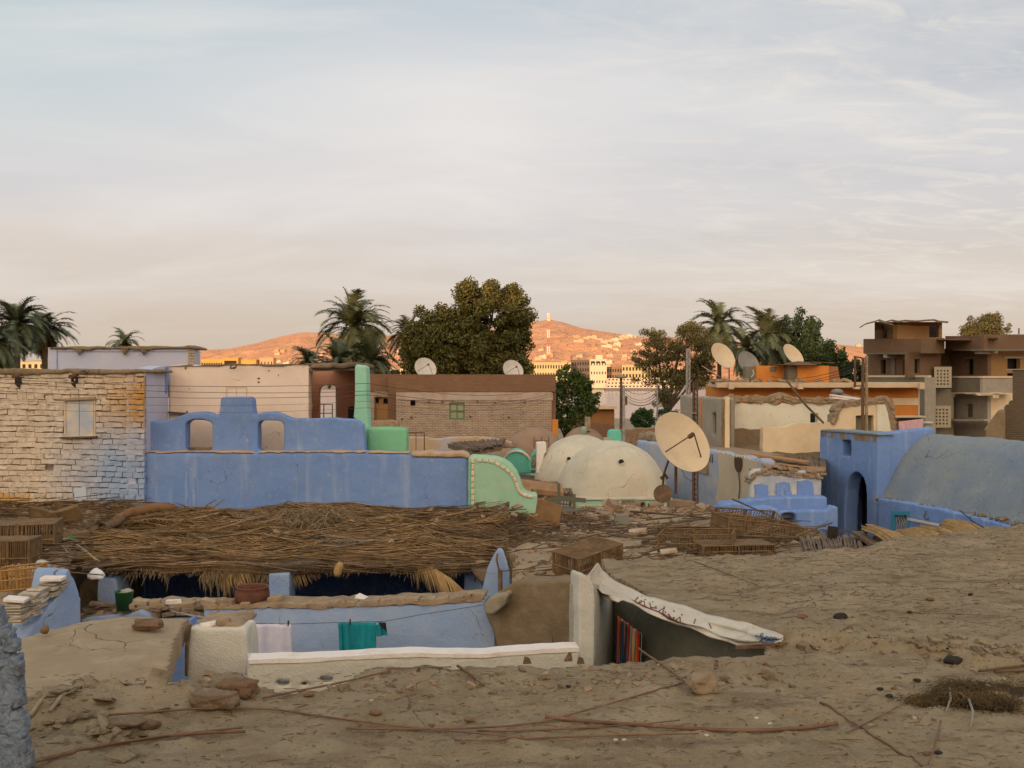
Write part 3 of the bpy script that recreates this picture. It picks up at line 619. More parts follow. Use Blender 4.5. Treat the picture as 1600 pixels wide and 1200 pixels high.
palm('date_palm', 'bushy date palm right of the taller one at the left edge', 70, 70, 520, 42, 12, nf=60, dead=34)
palm('date_palm', 'low date palm crown at the very left edge of the view', -12, 60, 540, 46, 13, nf=56, dead=34)
palm('date_palm', 'small palm crown peeping over the pale blue house', 195, 90, 537, 27, 14, nf=34, dead=0)
palm('date_palm', 'tall windswept date palm standing above the roofed loggia', 551, 92, 512, 56, 15, nf=64, dead=14, windy=.22, lean=-.6, lo=-60)
palm('date_palm', 'low palm with spiky fronds behind the pink wall', 482, 88, 566, 30, 16, nf=34, dead=0)
palm('date_palm', 'low leafy palm right behind the loggia roof', 528, 84, 564, 42, 17, nf=44, dead=0)
palm('date_palm', 'low palm drooping right beside the green pillar', 578, 84, 566, 46, 18, nf=46, dead=0, windy=.15)
palm('date_palm', 'narrow palm half hidden by the left side of the big tree', 640, 96, 526, 36, 19, nf=44, dead=18, windy=-.1)
palm('date_palm', 'tall windblown date palm over the acacia beside the satellite dishes', 1124, 92, 510, 44, 20, nf=60, dead=20, windy=.15, lo=-65)
palm('date_palm', 'date palm with long drooping fronds behind the grey satellite dish', 1198, 88, 528, 46, 21, nf=60, dead=14, windy=.05, lo=-60)
palm('date_palm', 'low palm crown just behind the rightmost cream dish', 1165, 84, 545, 36, 22, nf=44, dead=0, lo=-60)
tree('big_tree', 'large dense olive-green tree with a tall right crown above the brick house', 740, 74, [(768,505,60,66),(690,540,56,56),(735,550,70,42),(796,545,38,48),(655,560,24,30),(675,522,44,40),(668,548,34,34),(752,462,34,26),(795,480,24,24)], 80000, .115, m_leafb, 31, trunk_r=.5, clump=.62, nclump=420, hollow=.5)
tree('street_tree', 'small green leafy tree at the right corner of the brick house', 885, 50, [(882,620,22,30),(905,600,24,22),(920,632,24,18),(880,580,14,12),(890,655,26,20),(928,615,14,10),(862,650,14,24)], 6500, .085, m_leafg, 32, trunk_r=.09, clump=.3, nclump=120, hollow=.2)
tree('acacia_tree', 'wispy spreading acacia in front of the river and far hill', 1042, 86, [(1022,530,26,20),(1070,515,28,18),(1010,560,30,18),(1060,552,38,26),(1095,540,22,24),(1035,590,42,16),(1075,590,30,26),(1040,622,18,16),(1100,575,20,25)], 34000, .075, m_leafa, 33, trunk_r=.24, clump=.52, nclump=330, hollow=.1, flat=.35)
tree('ficus_tree', 'dark green dense tree, tallest of the three left of the brick apartments', 1245, 98, [(1245,525,32,34),(1240,560,34,34),(1215,550,24,40)], 12000, .15, m_leafd, 34, trunk_r=.3, clump=.6, nclump=150, hollow=.55)
tree('ficus_tree', 'dark green conical tree in the middle of the three left of the brick apartments', 1268, 95, [(1268,535,12,20),(1268,565,18,34)], 5500, .14, m_leafd, 35, trunk_r=.25, clump=.5, nclump=80, hollow=.55)
tree('ficus_tree', 'dark green rounded tree, rightmost of the three left of the brick apartments', 1300, 92, [(1300,553,18,20),(1302,578,24,30),(1292,590,24,20)], 7000, .14, m_leafd, 36, trunk_r=.25, clump=.5, nclump=100, hollow=.55)
tree('ficus_tree', 'dark tree low behind the light pole by the brick apartments', 1345, 90, [(1335,585,20,22),(1362,588,22,22)], 5000, .13, m_leafd, 37, trunk_r=.2, clump=.5, nclump=60, hollow=.55)
tree('round_tree', 'airy green tree crown above the roof of the right brick apartments', 1535, 100, [(1530,510,26,18),(1545,500,20,12),(1515,520,18,14),(1548,515,16,14)], 7500, .10, m_leafa, 38, trunk_r=.2, clump=.42, nclump=130, hollow=.1)
tree('sapling', 'sparse little tree above the right brick apartments', 1575, 100, [(1574,516,9,6),(1578,512,6,5)], 330, .08, m_leafa, 39, trunk_r=.06, clump=.3, nclump=12)
tree('clipped_bush', 'round clipped dark green bush on the river bank behind the domes', 1005, 70, [(1005,655,17,16)], 6500, .06, m_bush, 40, trunk_r=.12, clump=.16, nclump=220, hollow=.8, limbs=False, cat='bush')
tree('low_bush', 'dusty brown-green bush at the foot of the lattice mast', 1044, 66, [(1042,650,18,14),(1052,660,14,14)], 4000, .06, m_leafd, 41, trunk_r=.1, clump=.2, nclump=90, hollow=.5, limbs=False, cat='bush')
tree('low_bush', 'row of small dark trees behind the brick house, left of the big tree trunk', 605, 90, [(600,590,26,16),(640,585,14,14)], 3500, .11, m_leafb, 42, trunk_r=.2, clump=.4, nclump=60)
# ================================================================ MIDDLE DISTANCE BUILDINGS
def base_at(px, Y, z=0): p = P(px, HZ, Y); return (p.x, Y, z)
def roofbox(name, pxa, Ya, pxb, Yb, depth, z0, z1, mat, parent):
    a = P(pxa, HZ, Ya); b = P(pxb, HZ, Yb); d = (b.xy-a.xy).normalized(); n = Vector((-d.y, d.x)); n = n if n.y > 0 else -n
    return prism(name, [(a.x,a.y),(b.x,b.y),(b.x+n.x*depth,b.y+n.y*depth),(a.x+n.x*depth,a.y+n.y*depth)], z0, z1, mat, parent)
# ---- brick house with brown top band
t = thing('brick_house', 'long two-tone brick house with brown upper band and green shuttered window', 'house', base_at(740, 42))
pl = Plane(619, 42, 866, 42)
ztop = P(0, 585, 42).z; zb1 = P(0, 612, 42).z; zb2 = P(0, 625, 42).z
slab('wall', pl, [(619,612),(862,612),(862,None),(619,None)], .35, m_brick, holes=[R2(641,625,649,634), R2(702,629,726,655)], parent=t)
slab('upper_wall', pl, [(620,585),(868,585),(868,612),(620,612)], .40, m_brickd, parent=t, off=-.03)
slab('painted_band', pl, [(619,613.5),(864,613.5),(864,625),(619,625)], .02, M('faded_lilac_band', (.46,.36,.31), [((.40,.28,.2), 2, .45, .62, .9), ((.5,.42,.42), 4, .5, .7, .6)], coord='Position'), parent=t, off=-.022)
roofbox('roof', 622, 42.42, 862, 42.42, 7, ztop-.5, ztop-.3, m_mud, t)
slab('side_wall', Plane(868, 42.1, 868.5, 49.5), [(868,585.2),(868.5,586.5),(868.5,None),(868,None)], .3, m_brickd, parent=t, thick_dir=(-1,0))
w_ = slab('window', pl, [(702,629),(726,629),(726,655),(702,655)], .05, M('green_frame', (.12,.19,.12)), holes=[R2(704,631,713.3,641.5),R2(714.7,631,724,641.5),R2(704,643,713.3,653),R2(714.7,643,724,653)], parent=t, off=.02)
slab('pane', pl, R2(703,630,725,654), .02, M('pale_shutter', (.34,.36,.22)), parent=w_, off=.075)
slab('dark_backing', pl, R2(640,624,650,635), .02, m_dark, parent=t, off=.36)  # dark sheet behind the small hole, in place of interior shade
for px_, py_ in ((670,628),(691,628),(746,627),(774,629),(820,628),(795,652),(735,651),(643,652),(628,654)):
    m = MB(); p = pl.pt(px_, py_); m.tube([p+Vector((0,.05,0)), p+Vector((0,-.10,0))], .045, 8); m.build('beam_end', m_wood, t)
t = thing('brick_annex', 'recessed brick wing with a golden walled-up doorway beside the green pillar', 'house', base_at(598, 45))
pl = Plane(577, 45, 621, 45)
slab('wall', pl, [(572,585),(623,585),(623,None),(572,None)], .3, m_brick, holes=[[(585,621),(596,619.5),(607,621),(607,657),(585,657)]], parent=t)
slab('upper_wall', pl, R2(572,584.5,623,611), .35, m_brickd, parent=t, off=-.03)
slab('pier', pl, [(606,585),(620,585),(620,657),(606,657)], .2, m_brickd, parent=t, off=-.35)
slab('infill', pl, [(584,619),(608,619),(608,658),(584,658)], .1, m_brickg, holes=[R2(587,622,592,630),R2(599,623,606,631)], parent=t, off=.2)
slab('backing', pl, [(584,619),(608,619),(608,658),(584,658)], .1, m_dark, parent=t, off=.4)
roofbox('roof', 574, 45.4, 622, 45.4, 6, ztop-.4, ztop-.2, m_mud, t)
slab('low_wall', Plane(574,40,624,40), [(574,659),(600,656),(623,658),(624,None),(574,None)], .4, m_clay, parent=t, step=.2, jit=.03, vox=.06)
# low yard walls and slumped reed roof in front of it
t = tag(slab('yard_wall', Plane(634,33,800,33), [(634,682),(655,684),(690,685),(720,682),(745,682),(770,685),(800,690),(800,None),(634,None)], .3,
    M('patchy_yard_plaster', (.45,.32,.22), [((.42,.40,.45), 1.4, .5, .62, .9), ((.5,.37,.26), 4, .5, .7, .6)], bumps=[(10,.4)], coord='Position'), step=.2, jit=.03, vox=.05, origin=base_at(717,33)), 'low patchy mud and lilac yard wall in front of the brick house', 'wall')
m = MB(); a = P(664,666,31)
m.tube([P(638,676,31), P(663,676,31), P(663,706,31)], .02, 6); m.tube([P(650,676,31), P(650,706,31)], .012, 5)
tag(m.build('rail_frame', m_metal, origin=tuple(a)), 'thin rusty pipe frame beside the green low wall', 'frame')
def mat_roof(name, label, pts, thick, mat, n, seed, r=.012, cat='roof', group=None, sag=0):
    """a slope of laid reeds between four corners a,b (far) c,d (near)"""
    a, b, c, d = [Vector(p) for p in pts]; rr_ = random.Random(seed); o = sum(pts[2:], Vector())/2
    t = thing(name, label, cat, tuple(o), group=group); m = MB()
    cs = [a,b,c,d]; low = [p-Vector((0,0,thick)) for p in cs]
    m.poly(cs+low, [(0,1,2,3),(7,6,5,4),(0,4,5,1),(1,5,6,2),(2,6,7,3),(3,7,4,0)]); m.build('bedding', mat, t, recalc=True)
    m = MB()
    for i in range(n):
        u = rr_.random(); s0 = rr_.uniform(-.05,.3); s1 = rr_.uniform(.7,1.06); lf = a.lerp(b,u); nr_ = d.lerp(c,min(1,max(0,u+rr_.uniform(-.06,.06))))
        p0 = lf.lerp(nr_, s0); p1 = lf.lerp(nr_, s1); mid = (p0+p1)/2; h = rr_.uniform(0,.05)
        m.tube([p0+Vector((0,0,h)), mid+Vector((0,0,h+rr_.uniform(-.01,.03))), p1+Vector((0,0,h))], r*rr_.uniform(.7,1.3), 4, cap=False)
    m.build('reeds', mat, t)
    return t
m_oldreed = M('grey_brown_reed', (.22,.15,.10), [((.13,.09,.06), 3, .38, .6), ((.36,.27,.19), 9, .55, .72, .8)], coord='Position')
mat_roof('reed_roof', 'slumped brown reed roof sheet between the green low wall and the mud domes', [P(700,694,32),P(790,686,32),P(783,698,29),P(735,706,29)], .12, m_oldreed, 160, 5, .02)
slab_o = slab('mud_sheet', Plane(770,31,800,31), [(768,693),(780,689),(803,697),(800,700),(785,701),(772,698)], .8, m_brdome, vox=.05, origin=base_at(785,31,3.8)); tag(slab_o, 'curled sheet of dried mud over the reed roof by the mud domes', 'rubble')
# ---- mud domes behind
def dome(name, label, px, pyb, pyt, hw, Y, mat, parent=None, sharp=1.0, n=48, cat='dome', base_drop=.5):
    c = P(px, pyb, Y); r = hw/F*Y; h = (pyb-pyt)/F*Y; prof = [(r*1.0, -base_drop)]+[(r*math.cos(a)**sharp, h*math.sin(a)) for a in np.linspace(0, math.pi/2*.985, 22)]
    m = MB(); m.lathe(c, prof, n, closed=True); o = m.build(name, mat, parent, origin=None if parent else tuple(c), smooth=True)
    if not parent: tag(o, label, cat)
    t_ = bpy.data.textures.get('domet') or bpy.data.textures.new('domet', 'CLOUDS'); t_.noise_scale = .6
    d = o.modifiers.new('lumps', 'DISPLACE'); d.texture = t_; d.strength = .07; d.texture_coords = 'GLOBAL'
    return o
t = thing('mud_house', 'mud house with two plain brown domes behind the cream domes', 'house', base_at(875, 36))
dome('dome', '', 836, 712, 668, 48, 34, m_brdome, t); dome('dome', '', 912, 705, 667, 36, 36.5, m_brdome, t)
prism('wall', [(P(785,0,33).x,33),(P(950,0,33).x,33),(P(950,0,33).x,38.5),(P(785,0,33).x,38.5)], 0, P(0,712,34).z+.02, m_brdome, t)
m = MB(); c = P(918,662,36); m.box(c, (.2,.2,.5)); m.build('vent_stub', m_clay, t)
m = MB(); c = P(846,688,32.6)
for dx in (-.24,0,.24): m.tube([c+Vector((dx,0,-.25)), c+Vector((dx,0,.12))], .015, 5)
m.tube([c+Vector((-.24,0,-.02)), c+Vector((.24,0,-.02))], .015, 5)
m.build('rusty_prongs', m_metal, t)
# ---- brown shed by the river
t = thing('river_shed', 'small rust-brown shed with a pale flat slab roof by the river', 'shed', base_at(945,62))
slab('wall', Plane(905,62,960,62), [(905,637),(960,637),(960,None),(905,None)], 3, M('rust_brown_paint', (.30,.14,.05), [((.2,.1,.05),1,.4,.7,.8)], coord='Position'), parent=t)
roofbox('roof', 899, 61.6, 965, 61.6, 4, P(0,639,62).z, P(0,634,62).z, m_concrete, t)
slab('brick_wall', Plane(880,58,960,58), [(880,652),(960,664),(960,None),(880,None)], .3, m_brickd, parent=t)
tag(slab('gate_post', Plane(862,41,872,41), [(863,656),(872,656),(872,None),(863,None)], .4, m_orange, origin=base_at(867,41)), 'short orange-brown plastered wall stub at the right foot of the brick house', 'wall')
# ---- far mud walls and yard between the domes and the river
t = tag(slab('yard_wall', Plane(975,52,1075,52), [(968,672),(1000,669),(1030,668),(1075,670),(1075,None),(968,None)], .4, m_clay, step=.3, jit=.03, vox=.08, origin=base_at(1020,52)), 'long low mud wall below the round clipped bush', 'wall')
# ---- street lamp, poles and lattice mast
def pole(name, label, px, Yb, y0, y1, w, mat, cat='pole', parent=None):
    a = P(px, y0, Yb); z1 = 0; m = MB(); r = w/2/F*Yb; m.tube([(a.x, Yb, z1), (a.x+.01, Yb, (a.z)/2), a], [r*1.2, r*1.05, r*.85], 8)
    return tag(m.build(name, mat, origin=(a.x, Yb, 0)), label, cat)
t = thing('street_lamp', 'brown street lamp with a flat disc head in front of the river', 'street lamp', base_at(970.5, 56))
a = P(970.5, 590, 56); m = MB(); m.tube([(a.x,56,0),(a.x,56,3),a], [.11,.09,.07], 8); m.build('post', m_metal, t)
m = MB(); m.lathe(a, [(.02,-.05),(.30,-.03),(.34,.03),(.3,.1),(.02,.16)], 20, closed=True); m.build('lamp_head', m_dishg, t)
m = MB(); m.box(P(976,626,55.7), (.28,.2,.5)); m.build('junction_box', m_metal, t)
pole('utility_pole', 'pale slender pole just right of the brown street lamp', 974.5, 38, 602, 700, 5, m_steel)
pole('utility_pole', 'thin pale pole between the clipped bush and the acacia', 1027, 50, 599, 700, 3, m_steel)
def lattice(name, label, px, Yb, ytop, wpx, mat, zb=0, levels=18, cat='mast'):
    a = P(px, ytop, Yb); w = wpx/2/F*Yb; t = thing(name, label, cat, (a.x, Yb, zb))
    m = MB()
    for sx, sy in ((-1,-.6),(1,-.6),(0,1)): m.tube([(a.x+sx*w, Yb+sy*w, zb), (a.x+sx*w*.8, Yb+sy*w*.8, a.z)], .018*Yb/30+.006, 5)
    m.build('legs', mat, t); m = MB(); pts = ((-1,-.6),(1,-.6),(0,1))
    for i in range(levels):
        z0 = zb+(a.z-zb)*i/levels; z1 = zb+(a.z-zb)*(i+1)/levels
        for k_ in range(3):
            p, q = pts[k_], pts[(k_+1)%3]
            m.tube([(a.x+p[0]*w,Yb+p[1]*w,z0),(a.x+q[0]*w*.95,Yb+q[1]*w*.95,z1)], .008*Yb/30+.003, 4); m.tube([(a.x+p[0]*w,Yb+p[1]*w,z1),(a.x+q[0]*w,Yb+q[1]*w,z1)], .008*Yb/30+.003, 4)
    m.build('bracing', mat, t); return t
lattice('lattice_mast', 'pale lattice mast rising in front of the acacia', 1075, 46, 545, 6, m_steel, levels=34)
lattice('lattice_mast', 'rusty ladder-like mast standing behind the large cream dish', 1086, 24, 598, 8, m_metal, levels=26, zb=2.8)
m = MB(); a = P(1056,640,24); b = P(1087,646,24); m.bar(a, b, .25, .03); tag(m.build('shelf_board', m_wood2, origin=tuple(b)), 'pale board fixed across the rusty mast above the large dish', 'board')
# ---- wires between the far poles
def wires(name, label, spans, r, mat=m_wire, cat='cable', sag=.3, group=None):
    m = MB()
    for a, b in spans:
        a = Vector(a); b = Vector(b); pts = [a.lerp(b, i/14)-Vector((0,0,sag*4*(i/14)*(1-i/14))) for i in range(15)]
        m.tube(pts, r, 4, cap=False)
    o = m.build(name, mat, origin=tuple(Vector(spans[0][0]))); return tag(o, label, cat, group)
for i, (ya, yb, s_) in enumerate(((605,606,.35),(609,612,.5),(613,616,.5),(618,622,.45),(624,626,.3))):
    wires('sagging_cable', '%s thin dark cable between the pale poles over the river' % ['highest','second highest','middle','second lowest','lowest'][i], [(P(972,ya,54), P(1027,yb,50))], .012, sag=s_, group='cables over the river')
# ---- cream domes house
t = thing('domed_house', 'house with two large cream plaster domes and a mint green base with pink border', 'house', base_at(950, 27))
zd = P(0,770,27).z
d1 = dome('dome', '', 956, 772, 688, 85, 27, m_dome, t, sharp=1.0); d2 = dome('dome', '', 907, 754, 679, 72, 30, m_dome, t, sharp=1.0)
prism('wall', [(P(818,0,25.4).x,25.4),(P(1046,0,25.4).x,25.4),(P(1046,0,25.4).x+.3,33),(P(818,0,25.4).x-.4,33)], 0, zd-.02, m_mint, t)
prism('roof_slab', [(P(893,0,25.38).x,25.35),(P(1052,0,25.38).x,25.35),(P(1052,0,25.38).x+.3,33.05),(P(893,0,25.38).x,33.05)], zd-.02, zd+.05, m_dome, t, vox=.06, disp=.04)
pl = Plane(818,25.4,1046,25.4)
m = MB(); rr_ = random.Random(5)
for i in range(22):
    p = pl.pt(905+i*6.4, 785, -.01)
    m.box((p.x, p.y, zd-.16), (.085,.03,.055), rot=(0,rr_.uniform(-.2,.2),0), jit=.006)
for px_ in (965,1000): 
    for j in range(5): p = pl.pt(px_, 785, -.01); m.box((p.x,p.y,zd-.24-.09*j), (.05,.03,.07), jit=.005)
m.build('painted_border', m_dot, t)
w_ = slab('window', pl, R2(968,779,996,800), .04, m_mint, holes=[R2(970.5,781,993.5,799)], parent=t, off=-.04)
slab('lattice_block', pl, R2(970,780.5,994,799.5), .03, m_clay, parent=w_, off=-.02)
for (px_,py_,tw) in ((970,722,1.0),):
    c = d1.location
# small vent hoods on the domes
def vent(px, py, Y, r, rot=0):
    p = P(px, py, Y); m = MB(); m.tube([p+Vector((0,-.12,.03)), p+Vector((.02,.2,-.02))], r, 14); m.build('vent_hood', m_dome, t, smooth=False)
    m = MB(); m.lathe(p+Vector((0,-.125,.03)), [(r*.82,0),(0.001,.002)], 14, M=Matrix.Rotation(R(90),4,'X')); m.build('vent_hole', m_dark, t)
vent(970, 723, 25.95, .085); vent(888.5, 718, 28.9, .07)
m = MB(); c = P(912,680,30); m.lathe(c, [(.05,-.05),(.055,.05),(.09,.09),(.1,.18),(.085,.24),(.03,.27)], 16, closed=True); m.build('finial', M('verdigris_plaster', (.28,.36,.27)), t, smooth=True)
m = MB(); m.box(P(949.5,687,28), (.24,.24,.12)); m.build('vent_cap', M('verdigris_plaster', (.33,.36,.24)), t, bevel=.01)
tag(slab('turquoise_hood', Plane(950,33,972,33), [(950,700),(950,680),(952,673),(957,671),(961,672),(963,672),(968,671),(972,676),(972.5,700)], .45, m_turq, vox=.04, origin=base_at(961,33,4), step=.1), 'bright turquoise double-arched roof hood behind the cream domes', 'roof vent')
o = slab('vault_end', Plane(784,31,832,31), [(785,740),(786,722),(791,712),(800,706),(808,705),(818,708),(826,715),(829,722),(830,740)], 1.6, m_turq, vox=.04, step=.15, origin=base_at(807,31,3)); tag(o, 'small turquoise vault end with a pale rim left of the cream domes', 'vault')
m = MB(); pts = [(785.5,724),(788,715),(793,709),(800,705.5),(808,704.5),(817,707),(824,712),(829,719)]
m.tube([P(x,y,30.95) for x,y in pts], .035, 6); ORG[o.name] = Vector(o.location); m.build('pale_rim', m_dot, o)
o = slab('side_arch', Plane(824,30,840,30), [(826,735),(827,722),(831,711),(836,704),(840,701),(840,735)], .5, m_turq, vox=.03, step=.1, holes=[[(830,733),(830.5,722),(833,714),(836.5,709),(837.5,733)]], origin=base_at(833,30,3)); tag(o, 'narrow turquoise archway beside the white post by the domes', 'arch')
o = slab('white_post', Plane(837,29.6,855,29.6), [(838,740),(838,691),(853,690),(854,706),(850,712),(848,740)], .35, m_whitepk, vox=.035, origin=base_at(846,29.6,3)); tag(o, 'stubby pinkish white plaster post left of the cream domes', 'post')
# reed flat roof left of the domes
t = thing('flat_roof', 'flat brown reed and mud roof with a ragged dark eave left of the cream domes', 'roof', base_at(850,28,2.9))
a = [(P(815,0,25.2).x,25.2),(P(897,0,25.2).x,25.2),(P(880,0,28.5).x,28.5),(P(850,0,31).x,31),(P(795,0,31).x,31)]
prism('mud_cover', a, zd-.02, zd+.10, m_oldreed, t, vox=.05, disp=.09, size=.2)
m = MB(); rr_ = random.Random(8)
for i in range(130):
    px_ = rr_.uniform(816,895); p = P(px_, 771, 25.15); m.tube([p+Vector((rr_.uniform(-.1,.1),.5,.08)), p+Vector((0,-.03,.02)), p+Vector((rr_.uniform(-.04,.04),-.12,-rr_.uniform(0,.07)))], .009, 4, cap=False)
m.build('eave_reeds', m_wood, t)
# ---- long bluish wall running away right of the domes
m_bw = M('blue_to_cream_wall', (.36,.40,.52), [((.30,.35,.52), 1.1, .4, .65, .7), ((.50,.45,.37), .9, .52, .66, .7), ((.34,.30,.26), 9, .58, .74, .6, (1,1,.25)), ((.2,.15,.11), 24, .67, .74, .8)], bumps=[(7,.4),(40,.5)], coord='Position')
zband(m_bw, (.56,.47,.36), -5, -6)
pl = Plane(994,31.7,1192,23.5)
t = thing('street_wall', 'tall flaking wall fading from blue to cream running back behind the large dish', 'wall', base_at(1100,26))
slab('wall', pl, [(994,688),(1030,693),(1108,703),(1150,711),(1192,719),(1192,None),(994,None)], .35, m_bw, parent=t, step=.3, jit=.03, vox=.06, disp=.04)
cr = slab('cream_coat', pl, [(1121,706.5),(1150,712),(1184,719),(1183,770),(1176,800),(1172,835),(1125,820),(1118,780),(1124,740)], .03, M('cream_limewash', (.56,.46,.34), [((.44,.37,.28), 1.3, .45, .65, .7), ((.28,.2,.14), 20, .62, .72, .8, (1,1,.3))], bumps=[(12,.5)], coord='Position'), parent=t, off=-.012, step=.06, jit=.05)
m_mural = M('brown_mural_paint', (.085,.055,.035))
def flat(name, pl_, pts, mat, parent, off): return slab(name, pl_, pts, .008, mat, parent=parent, off=off)
m = MB(); rr_ = random.Random(3); 
fr = [(1147,716),(1149,713.5),(1151,716),(1153,713),(1155,716),(1157,714),(1159,718),(1158.5,728),(1157,735),(1154,738),(1151,737),(1148,731),(1147,723)]
flat('painted_palm_crown', pl, fr, m_mural, t, -.045)
flat('painted_palm_stem', pl, [(1153,736),(1154,736),(1155.8,755),(1155.6,765),(1153.8,785),(1152.7,785),(1154.6,765),(1154.8,756)], m_mural, t, -.045)
for xx in (1108.5,1112): flat('drip_mark', pl, R2(xx,709+(xx-1108)*.3,xx+1,722+(xx-1108)*.3), m_mural, t, -.015)
roofbox('rubble_top', 996, 31.9, 1105, 26.4, 2.2, P(1100,704,27).z-.6, P(1100,704,27).z-.10, m_clay, t); roofbox('rubble_top', 1106, 26.5, 1180, 24.2, .7, P(1100,704,27).z-.6, P(1100,704,27).z-.16, m_clay, t)
t = tag(slab('rubble_heap', Plane(994,32.5,1028,31), [(995,690),(996,678),(1003,676),(1014,677),(1024,680),(1028,692)], 1.2, m_clay, vox=.07, disp=.2, size=.3, origin=base_at(1010,32,4)), 'rubble heap on top of the far end of the long blue wall', 'rubble')
# ---- ruined grey and cream house
t = thing('ruined_house', 'roofless ruined house with cream plaster walls and a ragged broken top', 'house', base_at(1250,30))
zfl = P(0,706,29).z
pg = Plane(1062,34.5,1134,30.2)
slab('grey_wall', pg, [(1062,616),(1072,618),(1134,622),(1134,706),(1062,None)], .3, m_greyc, holes=[R2(1112,645,1118,679)], parent=t, step=.3, jit=.02, vox=.05)
slab('slit_window', pg, R2(1111.5,644,1118.5,680), .03, M('green_slat', (.10,.12,.085)), parent=t, off=.12)
slab('ochre_stripe', pg, R2(1094,622,1096,702), .02, m_orange, parent=t, off=-.02)
slab('corner_pier', Plane(1133,29.7,1140,29.7), [(1133,620),(1140,620),(1140,707),(1133,707)], .3, m_cream, parent=t, step=.2, jit=.01)
slab('cross_wall', Plane(1140,29.75,1148,32), [(1140,624),(1148,626),(1148,705),(1140,707)], .25, m_mud2, parent=t, thick_dir=(-1,0), step=.2, jit=.03)
pb = Plane(1142,32.2,1305,32.2)
topb = [(1142,626),(1150,630),(1160,629),(1172,632),(1182,629),(1190,631),(1200,629),(1214,634),(1222,629),(1240,632),(1262,629),(1280,632),(1306,630)]
slab('back_wall', pb, topb+[(1306,706),(1142,706)], .3, m_creamw, holes=[R2(1266,646,1278,662), R2(1293,648,1303,662)], parent=t, step=.25, jit=.015)
slab('mud_course', pb, [(1134,621),(1145,617),(1160,620),(1180,618),(1205,619),(1216,614),(1230,614),(1240,620),(1262,621),(1290,620),(1312,622),(1342,619),(1342,628)]+[(x,y-.5) for x,y in reversed(topb[1:])], .40, m_clay, parent=t, off=-.04, step=.10, jit=.035)
course('broken_bricks', pb, [(1142,623),(1160,621),(1180,623),(1205,621),(1222,616),(1240,622),(1290,623),(1312,622),(1342,621)], .4, m_clay, t, 3, .22, .08, 2, off=-.08)
slab('bare_mud_patch', pb, [(1147,669),(1160,668),(1172,671),(1185,672),(1192,668),(1192,706),(1147,706)], .04, m_mud2, parent=t, off=-.04, step=.2, jit=.03)
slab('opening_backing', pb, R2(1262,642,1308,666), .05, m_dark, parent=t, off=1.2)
pf = Plane(1192,29.2,1400,29.2)
slab('front_wall', pf, [(1192,672),(1193,668),(1210,668),(1228,667),(1240,664),(1250,662),(1268,661),(1284,661),(1300,659),(1303,650),(1306,640),(1313,634),(1322,630),(1350,629),(1372,630),(1384,630),(1388,640),(1391,655),(1398,672),(1400,690),(1400,None),(1192,None)], .35, m_cream,
     holes=[R2(1337,649,1365,690)], parent=t, step=.25, jit=.025)
slab('broken_core', pf, [(1304,640),(1310,631),(1322,626),(1345,626),(1365,622),(1385,620),(1394,624),(1399,640),(1398,655),(1402,672),(1394,672),(1388,652),(1385,636),(1382,631),(1352,632),(1330,632),(1318,634),(1312,642),(1310,655),(1304,664),(1298,662),(1301,650)], .43, m_clay, parent=t, off=-.04, step=.08, jit=.035)
course('broken_bricks', pf, [(1304,655),(1306,640),(1315,630),(1330,627),(1365,624),(1385,622),(1395,634),(1399,655)], .45, m_clay, t, 4, .16, .08, 2, off=-.07)
slab('white_pier', pf, [(1371,633),(1383,632),(1387,645),(1391,665),(1392,690),(1371,690)], .04, m_creamw, parent=t, off=-.04, step=.2, jit=.01)
w_ = slab('window', pf, R2(1336,648,1366,690), .06, M('grey_green_frame', (.17,.15,.09)), holes=[R2(1338,651,1350,688), R2(1352,651,1364,688)], parent=t, off=.15)
slab('pane', pf, R2(1337,649,1365,690), .03, M('dim_green_board', (.20,.19,.11)), parent=w_, off=.22)
prism('floor', [(P(1140,0,29.3).x,29.5),(P(1400,0,29.3).x,29.5),(P(1400,0,32.2).x,32.4),(P(1134,0,32.2).x,32.4)], zfl-.3, zfl, m_mud2, t)
slab('dirty_plinth', pf, [(1192,707),(1215,706),(1240,708),(1262,707),(1300,707),(1300,724),(1192,724)], .06, m_mud2, parent=t, off=-.06, step=.2, jit=.02)
# rooftop odds on the ruin
m = MB(); m.tube([P(1229,594,29.6), P(1258,632,28.9), P(1287,661,28.9)], .035, 6); tag(m.build('leaning_pole', m_wood, origin=tuple(P(1287,661,28.9))), 'weathered pole leaning across the broken cream walls', 'pole')
t = thing('roof_junk', 'white plank and grey bundle lying on the ruined wall top', 'junk', tuple(P(1320,621,30.5)))
m = MB(); m.bar(P(1298,617,30.5), P(1346,624,30.5), .25, .05); m.bar(P(1298,621,30.4), P(1343,626,30.4), .2, .05); m.build('plank', m_whitepk, t)
m = MB(); m.lathe(P(1308,615,30.5), [(.16,0),(.2,.05),(.14,.12),(.03,.15)], 12, closed=True); m.tube([P(1308,614,30.5),P(1325,619,30.5),P(1338,622,30.5)], [.05,.04,.02], 6); m.build('bundle', m_dishg, t, smooth=True)
# reed mess between the ruin and the blue decorative wall
mat_roof('reed_roof', 'collapsed layers of reed matting below the cream ruined wall', [P(1178,712,28),P(1290,716,28),P(1290,738,24.5),P(1192,727,24.5)], .10, m_oldreed, 220, 15, .018)
m = MB(); m.bar(P(1176,709,26), P(1262,722,25), .3, .04); m.bar(P(1190,722,25), P(1290,735,24.2), .12, .05); m.bar(P(1205,727,24.6), P(1290,731,24.4), .1, .03)
tag(m.build('plank', M('orange_brown_plank', (.42,.22,.10)), origin=tuple(P(1230,720,25))), 'orange-brown planks on the collapsed reed matting', 'planks')
